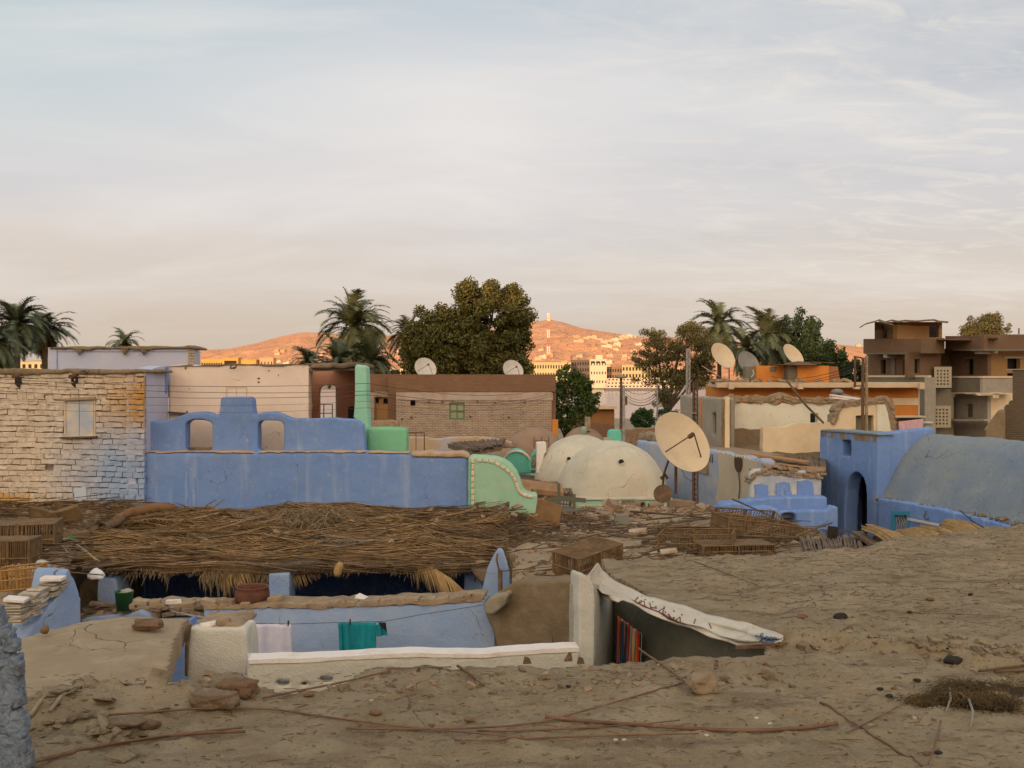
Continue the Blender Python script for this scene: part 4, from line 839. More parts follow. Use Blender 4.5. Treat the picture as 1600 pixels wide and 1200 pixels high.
# ---- orange building
t = thing('orange_house', 'orange painted house with a long pale concrete roof slab', 'house', base_at(1290,46))
po = Plane(1143,45,1437,45)
slab('wall', po, [(1143,604),(1437,604),(1437,None),(1143,None)], 6, m_orange, parent=t)
slab('painted_band', po, R2(1370,622,1437,633), .02, m_cream, parent=t, off=-.022)
slab('corner_strip', po, [(1434.5,606),(1437,606),(1437,None),(1434.5,None)], .03, m_trim, parent=t, off=-.03)
zr = P(0,605.5,44.2).z; zr2 = P(0,597.5,44.2).z
prism('roof_slab', [(P(1120,0,44).x,44),(P(1444,0,44).x,44),(P(1440,0,51).x,51.5),(P(1110,0,51).x,51.5)], zr, zr2, m_concrete, t)
for px_ in (1142,1250,1338,1439): m = MB(); p = P(px_,603,43.9); m.box(p, (.22,.3,.28)); m.build('roof_beam', m_concrete, t)
slab('left_wall', Plane(1120,50,1143,45.1), [(1120,610),(1143,606),(1143,None),(1120,None)], .2, m_mud2, parent=t)
tag(slab('low_wall', Plane(1396,42,1443,42), [(1396,650),(1442,650),(1442,None),(1396,None)], .3, m_brickd, origin=base_at(1420,42)), 'low brown wall with a pale coping in front of the orange house', 'wall')
m = MB(); p = P(1419,651,41.9); m.box(p, (1.3,.5,.07)); tag(m.build('coping', m_trim, origin=tuple(p)), 'pale coping strip on the low brown wall by the pink sheet', 'coping')
t = thing('stair_block', 'two orange boxes with grey sides on the roof of the orange house', 'roof structure', tuple(P(1245,597,46)))
px2 = [(1182,1231,m_orange,46.6),(1231,1246,m_greyc2,46.0),(1246,1295,m_orange,45.9)]
for a_, b_, mm, Y_ in px2: slab('box_wall', Plane(a_,Y_,b_,Y_), R2(a_,571.5 if mm is m_orange else 572.5,b_,599), 1.6, mm, parent=t)
slab('box_side', Plane(1295,45.95,1311,47.5), [(1295,572),(1309,573),(1312,590),(1312,599),(1295,599)], .3, M('shaded_orange_paint', (.40,.15,.05)), parent=t)  # side of the box: shade put into a darker orange
slab('painted_square', Plane(1182,46.6,1231,46.6), R2(1203,573,1213,581), .02, m_greyc2, parent=t, off=-.02)
m = MB(); m.bar(P(1214,570,46), P(1276,568,46.2), 1.0, .05); m.bar(P(1262,566,46.3), P(1300,567,46.3), .8, .04); m.lathe(P(1248,571,46.2), [(.95,0),(.5,.14),(.05,.2)], 10, closed=True); m.build('roof_sheet', m_wood, t)
# ---- satellite dishes
def dish(name, label, c, diam, nrm, mat, foot=None, depth=.14, arm=True, group='satellite dishes', post_r=.03, roll=0, feed=.55, hang=None):
    c = Vector(c); nrm = Vector(nrm).normalized(); foot = Vector(foot) if foot is not None else None
    t = thing(name, label, 'satellite dish', tuple(foot if foot is not None else c), group=group)
    q = nrm.to_track_quat('Z', 'Y').to_matrix().to_4x4(); r = diam/2; n = 20
    prof = [(max(.001, r*i/n), depth*diam*((i/n)**2-1)) for i in range(n+1)]
    m = MB(); m.lathe(c, prof+[(r*1.012, .004), (r*1.012,-.012)]+[(max(.001, r*i/n), depth*diam*((i/n)**2-1)-.014) for i in range(n, -1, -1)], 48, M=q); m.build('reflector', mat, t, smooth=True)
    tip = c + nrm*(feed*diam-depth*diam)
    if arm:
        m = MB(); x_ = q.to_3x3()
        for an in (200, 320, 90)[:2]:
            e = c + x_ @ Vector((math.cos(R(an))*r*.78, math.sin(R(an))*r*.78, -depth*diam*.35)); m.tube([e, tip], .011*diam, 5)
        m.build('feed_strut', m_metal, t); m = MB(); m.tube([tip-nrm*.02*diam, tip-nrm*.12*diam], .035*diam, 10); m.build('receiver', m_metal, t)
    if foot is not None:
        m = MB(); back = c - nrm*(depth*diam+.05); m.tube([foot, Vector((foot.x, foot.y, back.z-.1*diam)), back], post_r, 8); m.build('post', m_metal, t)
    return t
dish('satellite_dish', 'big cream satellite dish on a thin rusty post above the rubble roof', P(1067,690,20.6), 1.36, (.48,-.76,.50), m_dish, foot=P(1056,772,21), feed=.42)
m = MB(); m.tube([P(1046,715,20.9), P(1037,742,21), P(1035,770,21.2)], .022, 6); m.tube([P(1060,722,20.8), P(1070,745,20.9), P(1080,752,20.9), P(1084,742,21)], .007, 4); tag(m.build('dish_brace', m_metal, origin=tuple(P(1035,770,21.2))), 'slanting rusty brace and loose cable under the big cream dish', 'brace')
m = MB(); m.tube([P(1032,748,21.3), P(1040,742,21.3), P(1043,748,21.3)], .04, 6); tag(m.build('cable_clump', m_metal, origin=tuple(P(1038,747,21.3))), 'small dark knot of cable at the foot of the dish brace', 'cable')
zr_ = P(0,597,46)
dish('satellite_dish', 'cream satellite dish tilted up-right, leftmost on the orange house roof', P(1130,555,46), 1.32, (.46,-.74,.50), m_dish, foot=(P(1130,0,46.5).x+.3,46.6,zr2), arm=False, feed=.3)
dish('satellite_dish', 'grey satellite dish between the two cream ones on the orange house roof', P(1170,567,47), 1.22, (.42,-.78,.42), m_dishg, foot=(P(1170,0,47).x+.2,47.5,zr2), arm=False)
dish('satellite_dish', 'cream satellite dish behind the orange stair block', P(1240,554,48.5), 1.25, (.50,-.66,.55), m_dish, foot=(P(1240,0,48.5).x+.2,49,zr2), arm=False)
dish('satellite_dish', 'satellite dish seen edge-on as a thin slanting line on the orange roof', P(1111,580,46), 1.0, (.52,-.12,.84), m_dish, foot=(P(1120,0,46).x,46,zr2), arm=False, depth=.04)
dish('satellite_dish', 'white satellite dish left of the big tree on the brick house roof', P(665,575,42.8), .98, (.42,-.80,.42), m_dishw, foot=(P(668,0,43).x,43,ztop-.4))
dish('satellite_dish', 'white satellite dish on the right part of the brick house roof', P(802,578,42.8), .95, (.42,-.80,.42), m_dishw, foot=(P(805,0,43).x,43,ztop-.4))
m = MB(); p = P(1170,583,45.6); m.box(p, (.45,.45,.62)); o = m.build('water_tank', m_greyc2, origin=tuple(p), bevel=.03); tag(o, 'small grey water tank in front of the grey dish', 'water tank')
m = MB(); m.tube([P(1176,578,45.2),P(1178,584,45.2),P(1174,589,45.2)], .02, 6); tag(m.build('white_hose', m_dishw, origin=tuple(P(1176,584,45.2))), 'curl of white hose on the grey water tank', 'hose')
m = MB(); rr_ = random.Random(4)
for i in range(46):
    px_ = rr_.uniform(1115,1330); p = P(px_, 597, rr_.uniform(44.6,48)); p.z = zr2+.04; m.box(p, (rr_.uniform(.1,.5),rr_.uniform(.1,.4),rr_.uniform(.06,.22)), rot=(rr_.uniform(-.3,.3),rr_.uniform(-.3,.3),rr_.uniform(0,3)), jit=.03)
tag(m.build('roof_rubble', m_clay, origin=(P(1220,0,46).x,46,zr2)), 'scattered rubble on the roof of the orange house', 'rubble', kind='stuff')
# ---- timber power pole before the apartments
t = thing('power_pole', 'weathered twin-legged power pole in front of the orange house', 'pole', base_at(1351,27))
m = MB(); m.tube([P(1347.5,720,27), P(1348.5,560,27)], .045, 7); m.build('dark_leg', m_metal, t)
m = MB(); m.tube([P(1354,720,27), P(1354,556,27)], .04, 7); m.build('pale_leg', m_clay, t)
m = MB()
for y in (560,572,584,598,612,626): m.bar(P(1347,y,27), P(1355,y,27), .04)
m.build('rungs', m_clay, t)
m = MB(); m.tube([P(1336,605,27.2), P(1336,557,27.2)], .03, 6); m.bar(P(1334,557,27.2), P(1350,560,27.2), .04); m.bar(P(1335,603,27.2), P(1350,603,27.2), .035); m.build('side_rack', m_metal, t)
for i,(ya,yb) in enumerate(((576,594),(580,600),(586,600))):
    wires('thin_cable', '%s thin cable running from the power pole over the orange boxes' % ['highest','middle','lowest'][i], [(P(1348,ya-10,27), P(1205,yb-6,45))], .010, sag=.25, group='cables over the orange boxes')
# ---- unfinished brick apartments
t = thing('apartment_house', 'unfinished red-brown brick apartment house with grey lower storey and rooftop room', 'apartment building', base_at(1410,76))
A = Plane(1349,79,1450,73); A2 = Plane(1450,73,1476,75)
slab('parapet', A, R2(1349,530,1450,552), .3, m_brickr, parent=t, off=-1.2)
slab('parapet', A2, [(1446,530),(1476,528),(1476,552),(1446,552)], .3, m_brickr, parent=t, off=-1.0)
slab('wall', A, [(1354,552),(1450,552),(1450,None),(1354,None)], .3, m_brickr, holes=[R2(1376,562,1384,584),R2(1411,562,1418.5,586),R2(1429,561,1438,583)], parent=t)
for px_,py_,w2,h2 in ((1380,573,5,12),(1415,574,5,13),(1433,572,6,12)): slab('window_dark_sheet', A, R2(px_-w2,py_-h2,px_+w2,py_+h2), .05, m_dark, parent=t, off=.45)  # dark sheets behind the openings stand for the shade inside
slab('front_wall', Plane(1418,72.5,1492,75), [(1419,550),(1470,550),(1470,590),(1419,590)], .3, m_brickr, holes=[R2(1429,561,1438,583)], parent=t, off=-.6)
slab('window_dark_sheet', Plane(1418,72.5,1492,75), R2(1427,559,1440,585), .05, m_dark, parent=t, off=-.25)
slab('floor_edge', A, R2(1351,551,1419,553.5), 1.8, m_greyc2, parent=t, off=-1.3)
slab('beam', A, R2(1380,552,1386,559), 1.4, m_greyc, parent=t, off=-1.2)
slab('pillar', A, R2(1392,556,1398,586), .1, m_greyc2, parent=t, off=-.1)
slab('roof_slab', A, R2(1350,529.5,1480,531), 8, m_brickr, parent=t, off=-.5)
slab('balcony_wall', A, [(1354,589.5),(1449,589.5),(1449,None),(1354,None)], .2, m_greyc2, parent=t, off=-1.6)
slab('balcony_coping', A, R2(1353,586.5,1450,589.5), .34, m_trim, parent=t, off=-1.68)
slab('stair_wall', A2, [(1449,589.5),(1462,589.5),(1462,None),(1449,None)], .2, m_greyc, parent=t, off=-1.6)  # lighter cement past the corner: lit side put into the colour
slab('stair_recess', A2, [(1447,618),(1460,618),(1460,None),(1447,None)], .1, m_greyc, parent=t, off=-1.75)
pR = Plane(1367,77,1398,74.6); pR2 = Plane(1398,74.6,1473,76)
slab('rooftop_room', pR, R2(1367,503,1398,530), .2, m_brickr, holes=[R2(1378,507,1386,528)], parent=t)
slab('rooftop_room', pR2, R2(1398,503,1472,530), .2, m_brickg, holes=[R2(1452,508,1467,527)], parent=t)  # brighter brick than the left face: lit side put into the colour
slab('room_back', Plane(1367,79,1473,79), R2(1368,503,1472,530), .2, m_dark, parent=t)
m = MB(); prof = [(1343,511),(1352,505.5),(1366,502),(1372,499.5),(1381,503),(1392,500),(1402,502),(1412,500.5),(1430,501.5),(1448,500),(1458,499.5),(1466,502),(1480,503)]
v_ = []; 
for x,y in prof: a = P(x,y,73.6); b = P(x+2,y-1.0,78); v_ += [a, b, a-Vector((0,0,.09)), b-Vector((0,0,.09))]
for x in range(len(prof)-1):
    k_ = x*4; m.f += [(k_,k_+4,k_+5,k_+1),(k_+2,k_+3,k_+7,k_+6),(k_,k_+2,k_+6,k_+4),(k_+1,k_+5,k_+7,k_+3)]; m.m += [0]*4
m.v = [tuple(p) for p in v_]; m.build('sheet_roof', m_wood, t)
m = MB(); m.bar(P(1374,503,73.5), P(1392,508,73.4), 1.2, .08); m.build('loose_sheet', m_greyc2, t)
t = thing('apartment_house', 'unfinished brick apartment house at the right with overhanging grey balcony and pale trims', 'apartment building', base_at(1540,72))
B1 = Plane(1477,74.5,1538,70.5); B2 = Plane(1538,70.5,1640,74)
slab('parapet', B1, R2(1477,525,1538,546), .3, m_brickr, parent=t); slab('parapet', B2, R2(1538,522.5,1640,546), .3, M('raw_brick_lit_face', (.2,.12,.07)) if False else m_brickr, parent=t)
slab('roof_slab', B1, R2(1482,527,1560,529), 5, m_brickr, parent=t, off=.32, thick_dir=(.45,1))
slab('wall', B1, [(1485,546),(1543,546),(1543,None),(1485,None)], .3, m_brickr, holes=[R2(1510,561,1521,585)], parent=t, off=1.4)
slab('wall', B2, [(1543,546),(1640,546),(1640,None),(1543,None)], .3, m_brickg, holes=[R2(1574,560,1594,577), R2(1574,583,1590,590)], parent=t, off=1.2)  # golden brick puts the light on this side into the colour
slab('window_dark_sheet', B1, R2(1507,558,1524,588), .05, m_dark, parent=t, off=2.0); slab('window_dark_sheet', B2, R2(1570,556,1598,592), .05, m_dark, parent=t, off=1.8)
slab('lintel', B2, R2(1569,557,1600,560), .1, m_greyc, parent=t, off=1.12); slab('lintel', B1, R2(1508,558,1523,561), .1, m_greyc2, parent=t, off=1.32)
slab('slab_edge', B1, R2(1488,545,1538,548), 1.3, m_greyc2, parent=t, off=-.02); slab('slab_edge', B2, R2(1538,545.5,1640,548), 1.1, m_greyc2, parent=t, off=-.02)
slab('beam', B1, R2(1523,546,1531,553), 1.3, m_greyc, parent=t, off=.05); slab('beam', B2, R2(1553,546,1559,552), 1.2, m_greyc, parent=t, off=.0)
slab('link_wall', Plane(1462,76,1490,76), [(1462,545),(1492,545),(1492,None),(1462,None)], .3, m_brickr, parent=t)
slab('balcony_wall', B1, R2(1476,590.5,1535,613), .2, m_greyc2, parent=t, off=-.05); slab('balcony_wall', B2, R2(1535,590.5,1590,614), .2, m_greyc, parent=t, off=-.05)  # darker left and lighter right face: shaded and lit sides in the colour
slab('balcony_coping', B1, R2(1475,587.5,1535,590.5), .34, m_trim, parent=t, off=-.12); slab('balcony_coping', B2, R2(1535,587.5,1592,590.5), .34, m_trim, parent=t, off=-.12)
slab('balcony_floor', B1, R2(1477,613,1535,615), 1.6, m_trim, parent=t, off=-.08); slab('balcony_floor', B2, R2(1535,614,1592,616), 1.4, m_trim, parent=t, off=-.08)
slab('bracket', B1, [(1476,614),(1489,614),(1486,620),(1476,619)], .3, m_trim, parent=t, off=-.04); slab('bracket', B2, [(1524,615),(1562,615),(1560,622),(1552,622),(1551,618),(1528,618)], .3, m_trim, parent=t, off=-.04)
slab('lower_wall', B1, [(1485,613),(1543,613),(1543,None),(1485,None)], .3, m_greyc, holes=[R2(1510,631,1520,652)], parent=t, off=1.2)
slab('lower_wall', B2, [(1543,613),(1640,613),(1640,None),(1543,None)], .3, m_cream, parent=t, off=1.0)
slab('lower_window', B1, R2(1509,630,1521,653), .05, M('dim_slats', (.12,.11,.085)), parent=t, off=1.35)
slab('canopy', B1, R2(1474,655,1538,658), 1.4, m_greyc, parent=t, off=-.6)
for (x0,y0,x1,y1) in ((1460,573,1487,606),(1458,634,1486,668)):
    hs = [R2(x0+4+i*((x1-x0-6)/4), y0+5+j*((y1-y0-7)/5), x0+4+i*((x1-x0-6)/4)+2.6, y0+5+j*((y1-y0-7)/5)+2.6) for i in range(4) for j in range(5)]
    q = slab('lattice_screen', Plane(1458,72.5,1490,72.5), R2(x0,y0,x1,y1), .12, M('lattice_cement', (.42,.36,.27)), holes=hs, parent=t)
    slab('screen_backing', Plane(1458,72.5,1490,72.5), R2(x0+1,y0+1,x1-1,y1-1), .05, m_greyc2, parent=t, off=.3)
slab('grey_link', Plane(1450,73.8,1492,73.8), [(1449,608),(1490,608),(1490,None),(1449,None)], .2, m_greyc, parent=t)
m = MB(); p = P(1592,522,72); m.tube([p, p+Vector((0,0,.42))], .05, 6); m.build('chimney_pipe', m_metal, t)
t = thing('brick_wall', 'dark brick building edge with stepped end at the right border', 'house', base_at(1600,36))
slab('wall', Plane(1580,36,1680,36), [(1582,578),(1680,577),(1680,None),(1569,None),(1569,636),(1576,636),(1576,629),(1582,629)], 4, m_bricke, parent=t, thick_dir=(.52,1))
slab('coping', Plane(1570,36,1680,36), R2(1572,576.5,1680,578), .4, m_greyc, parent=t, off=-.05, thick_dir=(.52,1))
tag(slab('mud_buttress', Plane(1536,35,1572,35), [(1538,670),(1552,652),(1560,642),(1571,641),(1571,None),(1538,None)], 1.0, m_mud2, vox=.07, step=.2, jit=.03, origin=base_at(1556,35), thick_dir=(.5,1)), 'sloping mud buttress against the dark stepped brick wall', 'buttress')
# ---- pink sheet and white basin behind the blue vault
def cloth(name, label, cat, pts, mat, seed=1, fold=.03, nf=5, nx=26, ny=14, group=None, thick=.006, drop=.0):
    """a hanging sheet between four corners: top left, top right, bottom right, bottom left"""
    a,b,c,d = [Vector(p) for p in pts]; V = []; rr_ = random.Random(seed); ph = rr_.uniform(0,6); n = (b-a).cross(d-a).normalized()
    for j in range(ny+1):
        for i in range(nx+1):
            u = i/nx; v = j/ny; p = a.lerp(b,u).lerp(d.lerp(c,u), v)
            p = p + n*fold*(math.sin(u*nf*6.28+ph+v*.8)*(.35+.65*v)+.4*math.sin(u*nf*14+ph*2+v)) + n*.01*mn.noise(p*6)*8*fold*3
            p.z -= drop*math.sin(math.pi*u)*v
            V.append(p)
    m = MB(); m.poly(V, [(j*(nx+1)+i, j*(nx+1)+i+1, (j+1)*(nx+1)+i+1, (j+1)*(nx+1)+i) for j in range(ny) for i in range(nx)])
    o = m.build(name, mat, origin=tuple((a+b)/2), smooth=True); s_ = o.modifiers.new('thickness', 'SOLIDIFY'); s_.thickness = thick
    return tag(o, label, cat, group)
cloth('bed_sheet', 'faded pink sheet hung behind the blue vaulted house', 'sheet', [P(1404,659,29),P(1443,654,29),P(1443,668,29),P(1405,676,29)], M('faded_pink_cloth', (.66,.42,.45), [((.56,.34,.4),6,.45,.6,.8)]), 3, .02, 4)
m = MB(); m.lathe(P(1450,661,27), [(.09,-.06),(.13,.0),(.14,.03),(.125,.035),(.08,-.03)], 20, closed=True); tag(m.build('basin', m_dishw, origin=tuple(P(1450,661,27)), smooth=True), 'small white basin upside down beside the pink sheet', 'basin')
# ================================================================ NEARER BUILDINGS
# ---- whitewashed brick house at the left, laid brick by brick
t = thing('whitewashed_brick_house', 'tall whitewashed brick house with blue overspray and a closed shutter at the left', 'house', base_at(110, 17.2))
m_wb = M('whitewashed_brick', (.70,.58,.46), [((.58,.46,.35), 2, .42, .66, .8), ((.80,.71,.61), 9, .48, .68, .7), ((.30,.22,.15), 6, .56, .70, .8, (1,1,3)), ((.24,.17,.12), 34, .58, .68, .8)], bumps=[(14,.6),(60,.5)], coord='Position')
zband(m_wb, (.33,.43,.62), 5.6, 4.6, 2.2, .5, extra=[('X', -8.1, -6.9)])
zband(m_wb, (.56,.31,.10), 5.05, 5.6, 3.5, .4, extra=[('X', -7.2, -6.4), ('Z', 6.2, 5.8)])
zband(m_wb, (.62,.33,.06), 4.10, 3.9, 3.5, .25, extra=[('X', -8.2, -8.5)])
YB = 17.25; pl = Plane(0, YB, 225, YB-.3); rr_ = random.Random(2)
zt = P(0,580,YB).z; x0 = pl.pt(-160,0).x; x1 = pl.pt(225,0).x; m = MB()
hole = (pl.pt(100,0).x, pl.pt(149,0).x, P(0,682,YB).z, P(0,621,YB).z)
z = 3.2; row = 0
def spow(x): return x
while z < zt-.09:
    soldier = z < 4.15 and row % 2 == 0
    bw = .10 if soldier else .17; bh = .095
    x = x0 - rr_.random()*bw
    
    while x < x1:
        w = bw*rr_.uniform(.86,1.12); a = max(x, x0); b = min(x+w, x1)
        cz = z+bh/2; segs = [(a,b)]
        if hole[2]-.02 < cz < hole[3]+.01: segs = [(a, min(b, hole[0]-.004)), (max(a, hole[1]+.004), b)]
        for a, b in segs:
            if b-a > .025 and rr_.random() > .006:
                cxm = (a+b)/2; g_ = rr_.uniform(.004,.013); yy_ = YB - .3*(cxm-pl.a.x)/(pl.b.x-pl.a.x)
                h_ = bh-g_*.85-rr_.uniform(0,.010); m.box((cxm, yy_+.05+rr_.uniform(-.014,.010), z+bh/2+rr_.uniform(-.006,.006)+.012*math.sin(cxm*1.7+z*2)), (max(.02,b-a-g_*1.1), .1, h_), rot=(rr_.uniform(-.09,.09), rr_.uniform(-.03,.03), rr_.uniform(-.05,.05)), jit=.0085)
        x += w
    z += bh*rr_.uniform(.97,1.03); row += 1
bk = m.build('brickwork', m_wb, t, bevel=.004)
m_joint = M('patchy_mortar', (.30,.22,.15), [((.12,.08,.055),9,.42,.6,.9), ((.58,.48,.37),5,.5,.62,.9)], bumps=[(30,.6)], coord='Position'); zband(m_joint, (.19,.23,.33), 5.6, 4.6, 2.2, .5, extra=[('X', -8.1, -6.9)])  # mortar colour with darker and whitewashed patches
slab('wall_core', pl, [(-160,581),(224,580),(224,None),(-160,None)], .1, m_joint, holes=[R2(100,621,149,683)], parent=t, off=.03)
slab('end_wall', Plane(225.2,17.0,263,18.2), [(225,581),(235,578),(246,574),(263,571),(263,None),(225,None)], .3, m_lilac, parent=t, thick_dir=(-1,0), step=.15, jit=.01)
slab('blue_strip', Plane(225.2,17.0,263,18.2), [(257.5,574),(263,572),(263,598),(260.5,615),(257.5,615)], .01, m_blue, parent=t, thick_dir=(1,0), off=.0)
slab('mud_cap', pl, [(-160,577),(-20,577),(20,576),(60,578),(95,577),(100,575.5),(112,576),(118,578),(150,577.5),(190,577),(224,576),(226,581),(226,583),(190,584),(150,585),(100,584),(60,586),(0,585),(-160,586)], 1.1, m_mud2, parent=t, off=-.05, step=.1, jit=.012, vox=.025, disp=.03)
prism('roof', [(x0,17.7),(x1-.05,17.4),(x1-.1,22),(x0,22)], 5.7, 6.05, m_mud, t)
w_ = slab('window', pl, [(100,621),(149,620.5),(149,683),(100,683)], .06, m_trim, holes=[R2(102.5,625,146.5,681)], parent=t, off=.01)
slab('shutter', pl, R2(102.5,625,123.5,681), .03, M('whitewashed_boards', (.66,.58,.48), [((.42,.47,.60), 2.5, .45, .62, .9), ((.5,.4,.3), 9, .6, .7, .6, (6,1,.6))], bumps=[(20,.4)], coord='Position'), parent=w_, off=.028)
slab('shutter', pl, R2(124.5,625,146,681), .03, bpy.data.materials['whitewashed_boards'], parent=w_, off=.03)
slab('sill', pl, [(94,683),(150,681.5),(150,684),(94,686)], .14, m_wood, parent=t, off=-.06)
slab('lintel', pl, [(99,623),(120,621),(148,619.5),(149,624),(120,625),(99,626)], .08, m_wood2, parent=t, off=-.03)
slab('plaque', pl, [(116,762),(134,762),(134.5,790),(116,790)], .03, M('pale_blue_plaque', (.52,.58,.68), bumps=[(20,.4)]), parent=t, off=-.03, step=.08, jit=.004)
for px_ in (28,116): 
    m = MB(); p = P(px_,587,17.0); m.tube([p+Vector((0,.1,.02)), p+Vector((0,-.16,-.02))], .035, 8); m.build('water_spout', m_metal, t)
    flat('dark_mark', pl, [(px_-5,590),(px_+5,589),(px_+6,598),(px_+2,606),(px_-1,604),(px_-5,600)], m_dark, t, -.012)  # dark mark on the wall below the spout
# ---- pale blue house behind
t = thing('pale_blue_house', 'flat lilac-blue house with a mud roof edge and spouts behind the left brick house', 'house', base_at(190,27))
pl = Plane(75,27,305,27)
slab('wall', pl, [(75,543),(304,543),(304,None),(75,None)], .3, m_lilac, parent=t)
slab('side_wall', Plane(304,27.1,314,30), [(304,543),(313,543),(314,None),(304,None)], .2, m_lilac, parent=t, off=.01, thick_dir=(-1,0))
slab('mud_cap', pl, [(73,546),(78,541),(110,541.5),(150,541),(185,542),(220,541),(260,540.5),(296,540),(304,541.5),(310,542),(310,546),(296,546),(288,545.5),(260,546),(222,547),(195,546),(150,546.5),(120,547),(82,545)], .9, m_mud2, parent=t, off=-.08, step=.2, jit=.02, vox=.04, disp=.04)
slab('brick_corner', pl, R2(294,545,303,572), .03, m_brick, parent=t, off=-.03)
slab('blue_line', pl, R2(88.5,546,90,580), .01, m_blue, parent=t, off=-.012); slab('blue_line', pl, R2(90,549,294,550), .01, m_blue, parent=t, off=-.012)
for px_ in (124,195,225): m = MB(); p = P(px_,548,26.9); m.lathe(p, [(.09,.05),(.07,-.03),(.01,-.13)], 8, closed=True); m.build('mud_spout', m_mud2, t)
# ---- pink limewashed house and loggia
t = thing('pink_house', 'pink limewashed house front with a faint closed window behind the blue parapet', 'house', base_at(370,18.25))
pl = Plane(226,18.25,482,18.25)
slab('wall', pl, [(262,571),(300,570),(340,571),(365,569.5),(400,570),(440,570),(482,570),(482,None),(262,None)], .4, m_pink, parent=t, step=.15, jit=.012, vox=.04)
w_ = slab('window', pl, R2(353,604,386,640), .03, m_trim, holes=[R2(355,606.5,368.5,640),R2(370,606.5,384.5,640)], parent=t, off=-.012)
slab('shutter', pl, R2(354,605,385.5,640), .01, m_pink, parent=w_, off=-.006)
for x_,y_,s_ in ((366,573,3),(290,574,2),(404,590,2.2),(404,596,1.5),(292,642,1.5),(435,585,1),(420,578,1)): 
    m = MB(); p = pl.pt(x_,y_,-.01); m.lathe(p, [(s_*.012,.0),(s_*.008,-.02),(.001,-.03)], 9, M=Matrix.Rotation(R(90),4,'X') if False else None, closed=True); m.build('plaster_knock', m_mud2, t)
m = MB(); p = P(366,573,18.15); m.tube([p+Vector((-.05,-.02,.02)), p+Vector((-.04,-.12,-.03)), p+Vector((.04,-.12,-.03)), p+Vector((.05,-.02,.02))], .015, 6); m.build('water_spout', m_metal, t)
slab('ledge', pl, [(262,643),(285,645),(300,646),(300,648),(262,646)], .12, m_wood, parent=t, off=-.1)
slab('mud_edge', pl, [(262,570.5),(340,569),(366,568.3),(420,569),(484,568),(484,571),(420,571.5),(366,571),(262,572.5)], .7, m_mud2, parent=t, off=-.03, step=.12, jit=.012, vox=.03)
prism('roof', [(P(262,0,18.7).x,18.7),(P(480,0,18.7).x,18.7),(P(480,0,21.5).x,21.5),(P(262,0,21.5).x,21.5)], 6.0, 6.2, m_mud, t)
t = thing('loggia', 'open roofed loggia with salmon walls and an arched doorway right of the pink wall', 'loggia', base_at(520,20))
slab('left_wall', Plane(482,18.25,484,20.6), [(482,570),(484,571),(484,None),(482,None)], .3, m_pink, parent=t, thick_dir=(-1,0))
bk_ = Plane(482,20.6,560,20.6)
slab('back_wall', bk_, [(478,568),(562,568),(562,None),(478,None)], .2, m_salmon, holes=[arch(498,601,526.5,664,10,.28)], parent=t)
slab('right_wall', Plane(556,18.2,554,20.6), [(556,570),(554,571),(554,None),(556,None)], .2, m_salmon, parent=t, thick_dir=(1,0))
slab('roof_mat', Plane(478,18.2,558,18.2), [(482,569),(500,568.5),(530,567.5),(548,567),(557,567.5),(557,574),(545,575),(520,576),(500,575.5),(483,575)], 2.5, m_oldreed, parent=t, step=.1, jit=.02, vox=.035, disp=.04, off=-.05)
slab('beam', Plane(482,18.3,556,18.3), [(482,576),(556,575.5),(556,579),(482,580)], .12, m_wood2, parent=t)
w_ = slab('gate', Plane(498,20.9,522,20.9), R2(498,631,520,664), .03, m_mint, holes=[R2(499,632.5,505,645),R2(506.5,632.5,518.5,645),R2(499,646.5,505,664),R2(506.5,646.5,518.5,664)], parent=t)
m = MB(); p = P(549,647,19.6); m.box(p, (.1,.1,.28), jit=.02); m.build('niche_shade_box', m_dark, t)  # dark box stands for the shade in a recess
# mint green pillar
t = tag(slab('green_pillar', Plane(550,17.9,590,17.9), [(554.5,571),(558,568.5),(561,571),(572.5,570.5),(573.5,600),(574,640),(575.5,665),(577,683),(580,689),(586,692),(585,697),(578,701),(569,704),(567,690),(565,670),(561,660),(552,652),(554,620)], .45, m_mintb, vox=.03, step=.2, jit=.008, origin=base_at(565,17.9,4)), 'tall bright mint green pillar with a flared foot at the right of the loggia', 'pillar')
tag(slab('green_wall', Plane(570,17.75,640,17.75), [(574,669),(600,668),(630,668),(635,671),(636,680),(636,None),(572,None)], .4, m_mintd, vox=.035, step=.2, jit=.01, origin=base_at(605,18.3)), 'low green wall between the mint pillar and the blue wall', 'wall')
# ---- long blue wall with arched parapet
t = thing('blue_house_wall', 'long blue plaster wall with an arched parapet and a raised square merlon', 'wall', base_at(480,17))
pp = Plane(226,17.3,570,17.3)
par = [(226,659),(240,658.5),(262,657),(275,653),(290,646),(308,643.5),(322,644.5),(334,648),(343,650),(343,632),(344,622),(348,620),(372,619.5),(390,620),(394,624),(395.5,640),(397,650),(405,646),(420,643.5),(432,645),(445,650),(458,654.5),(480,654),(505,653),(530,653.5),(552,655),(560,658),(566,665),(568.5,680),(571,704),(571,712),(226,712)]
h1 = [(290,704.5),(290,662),(295,658),(302,656),(318,656),(326,658),(331,662),(331,704.5)]
h2 = [(403,704.5),(403,662),(407,658.5),(413,657),(432,657),(439,659),(443,663),(443,704.5)]
slab('parapet', pp, par, .28, m_blue, holes=[h1,h2], parent=t, step=.12, jit=.008, vox=.03, disp=.02)
pw = Plane(226,17.05,733,17.05)
slab('wall', pw, [(224,706.5),(300,706.5),(400,707),(500,705.5),(570,706),(600,707),(640,708),(644,712),(700,713.5),(733,715),(734,None),(224,None)], .5, m_blue, parent=t, step=.2, jit=.008, vox=.04, disp=.02)
m_cop = M('sandy_coping', (.52,.36,.24), [((.42,.28,.19), 4, .45, .65), ((.3,.36,.5), 6, .58, .7, .5)], bumps=[(20,.5)], coord='Position')
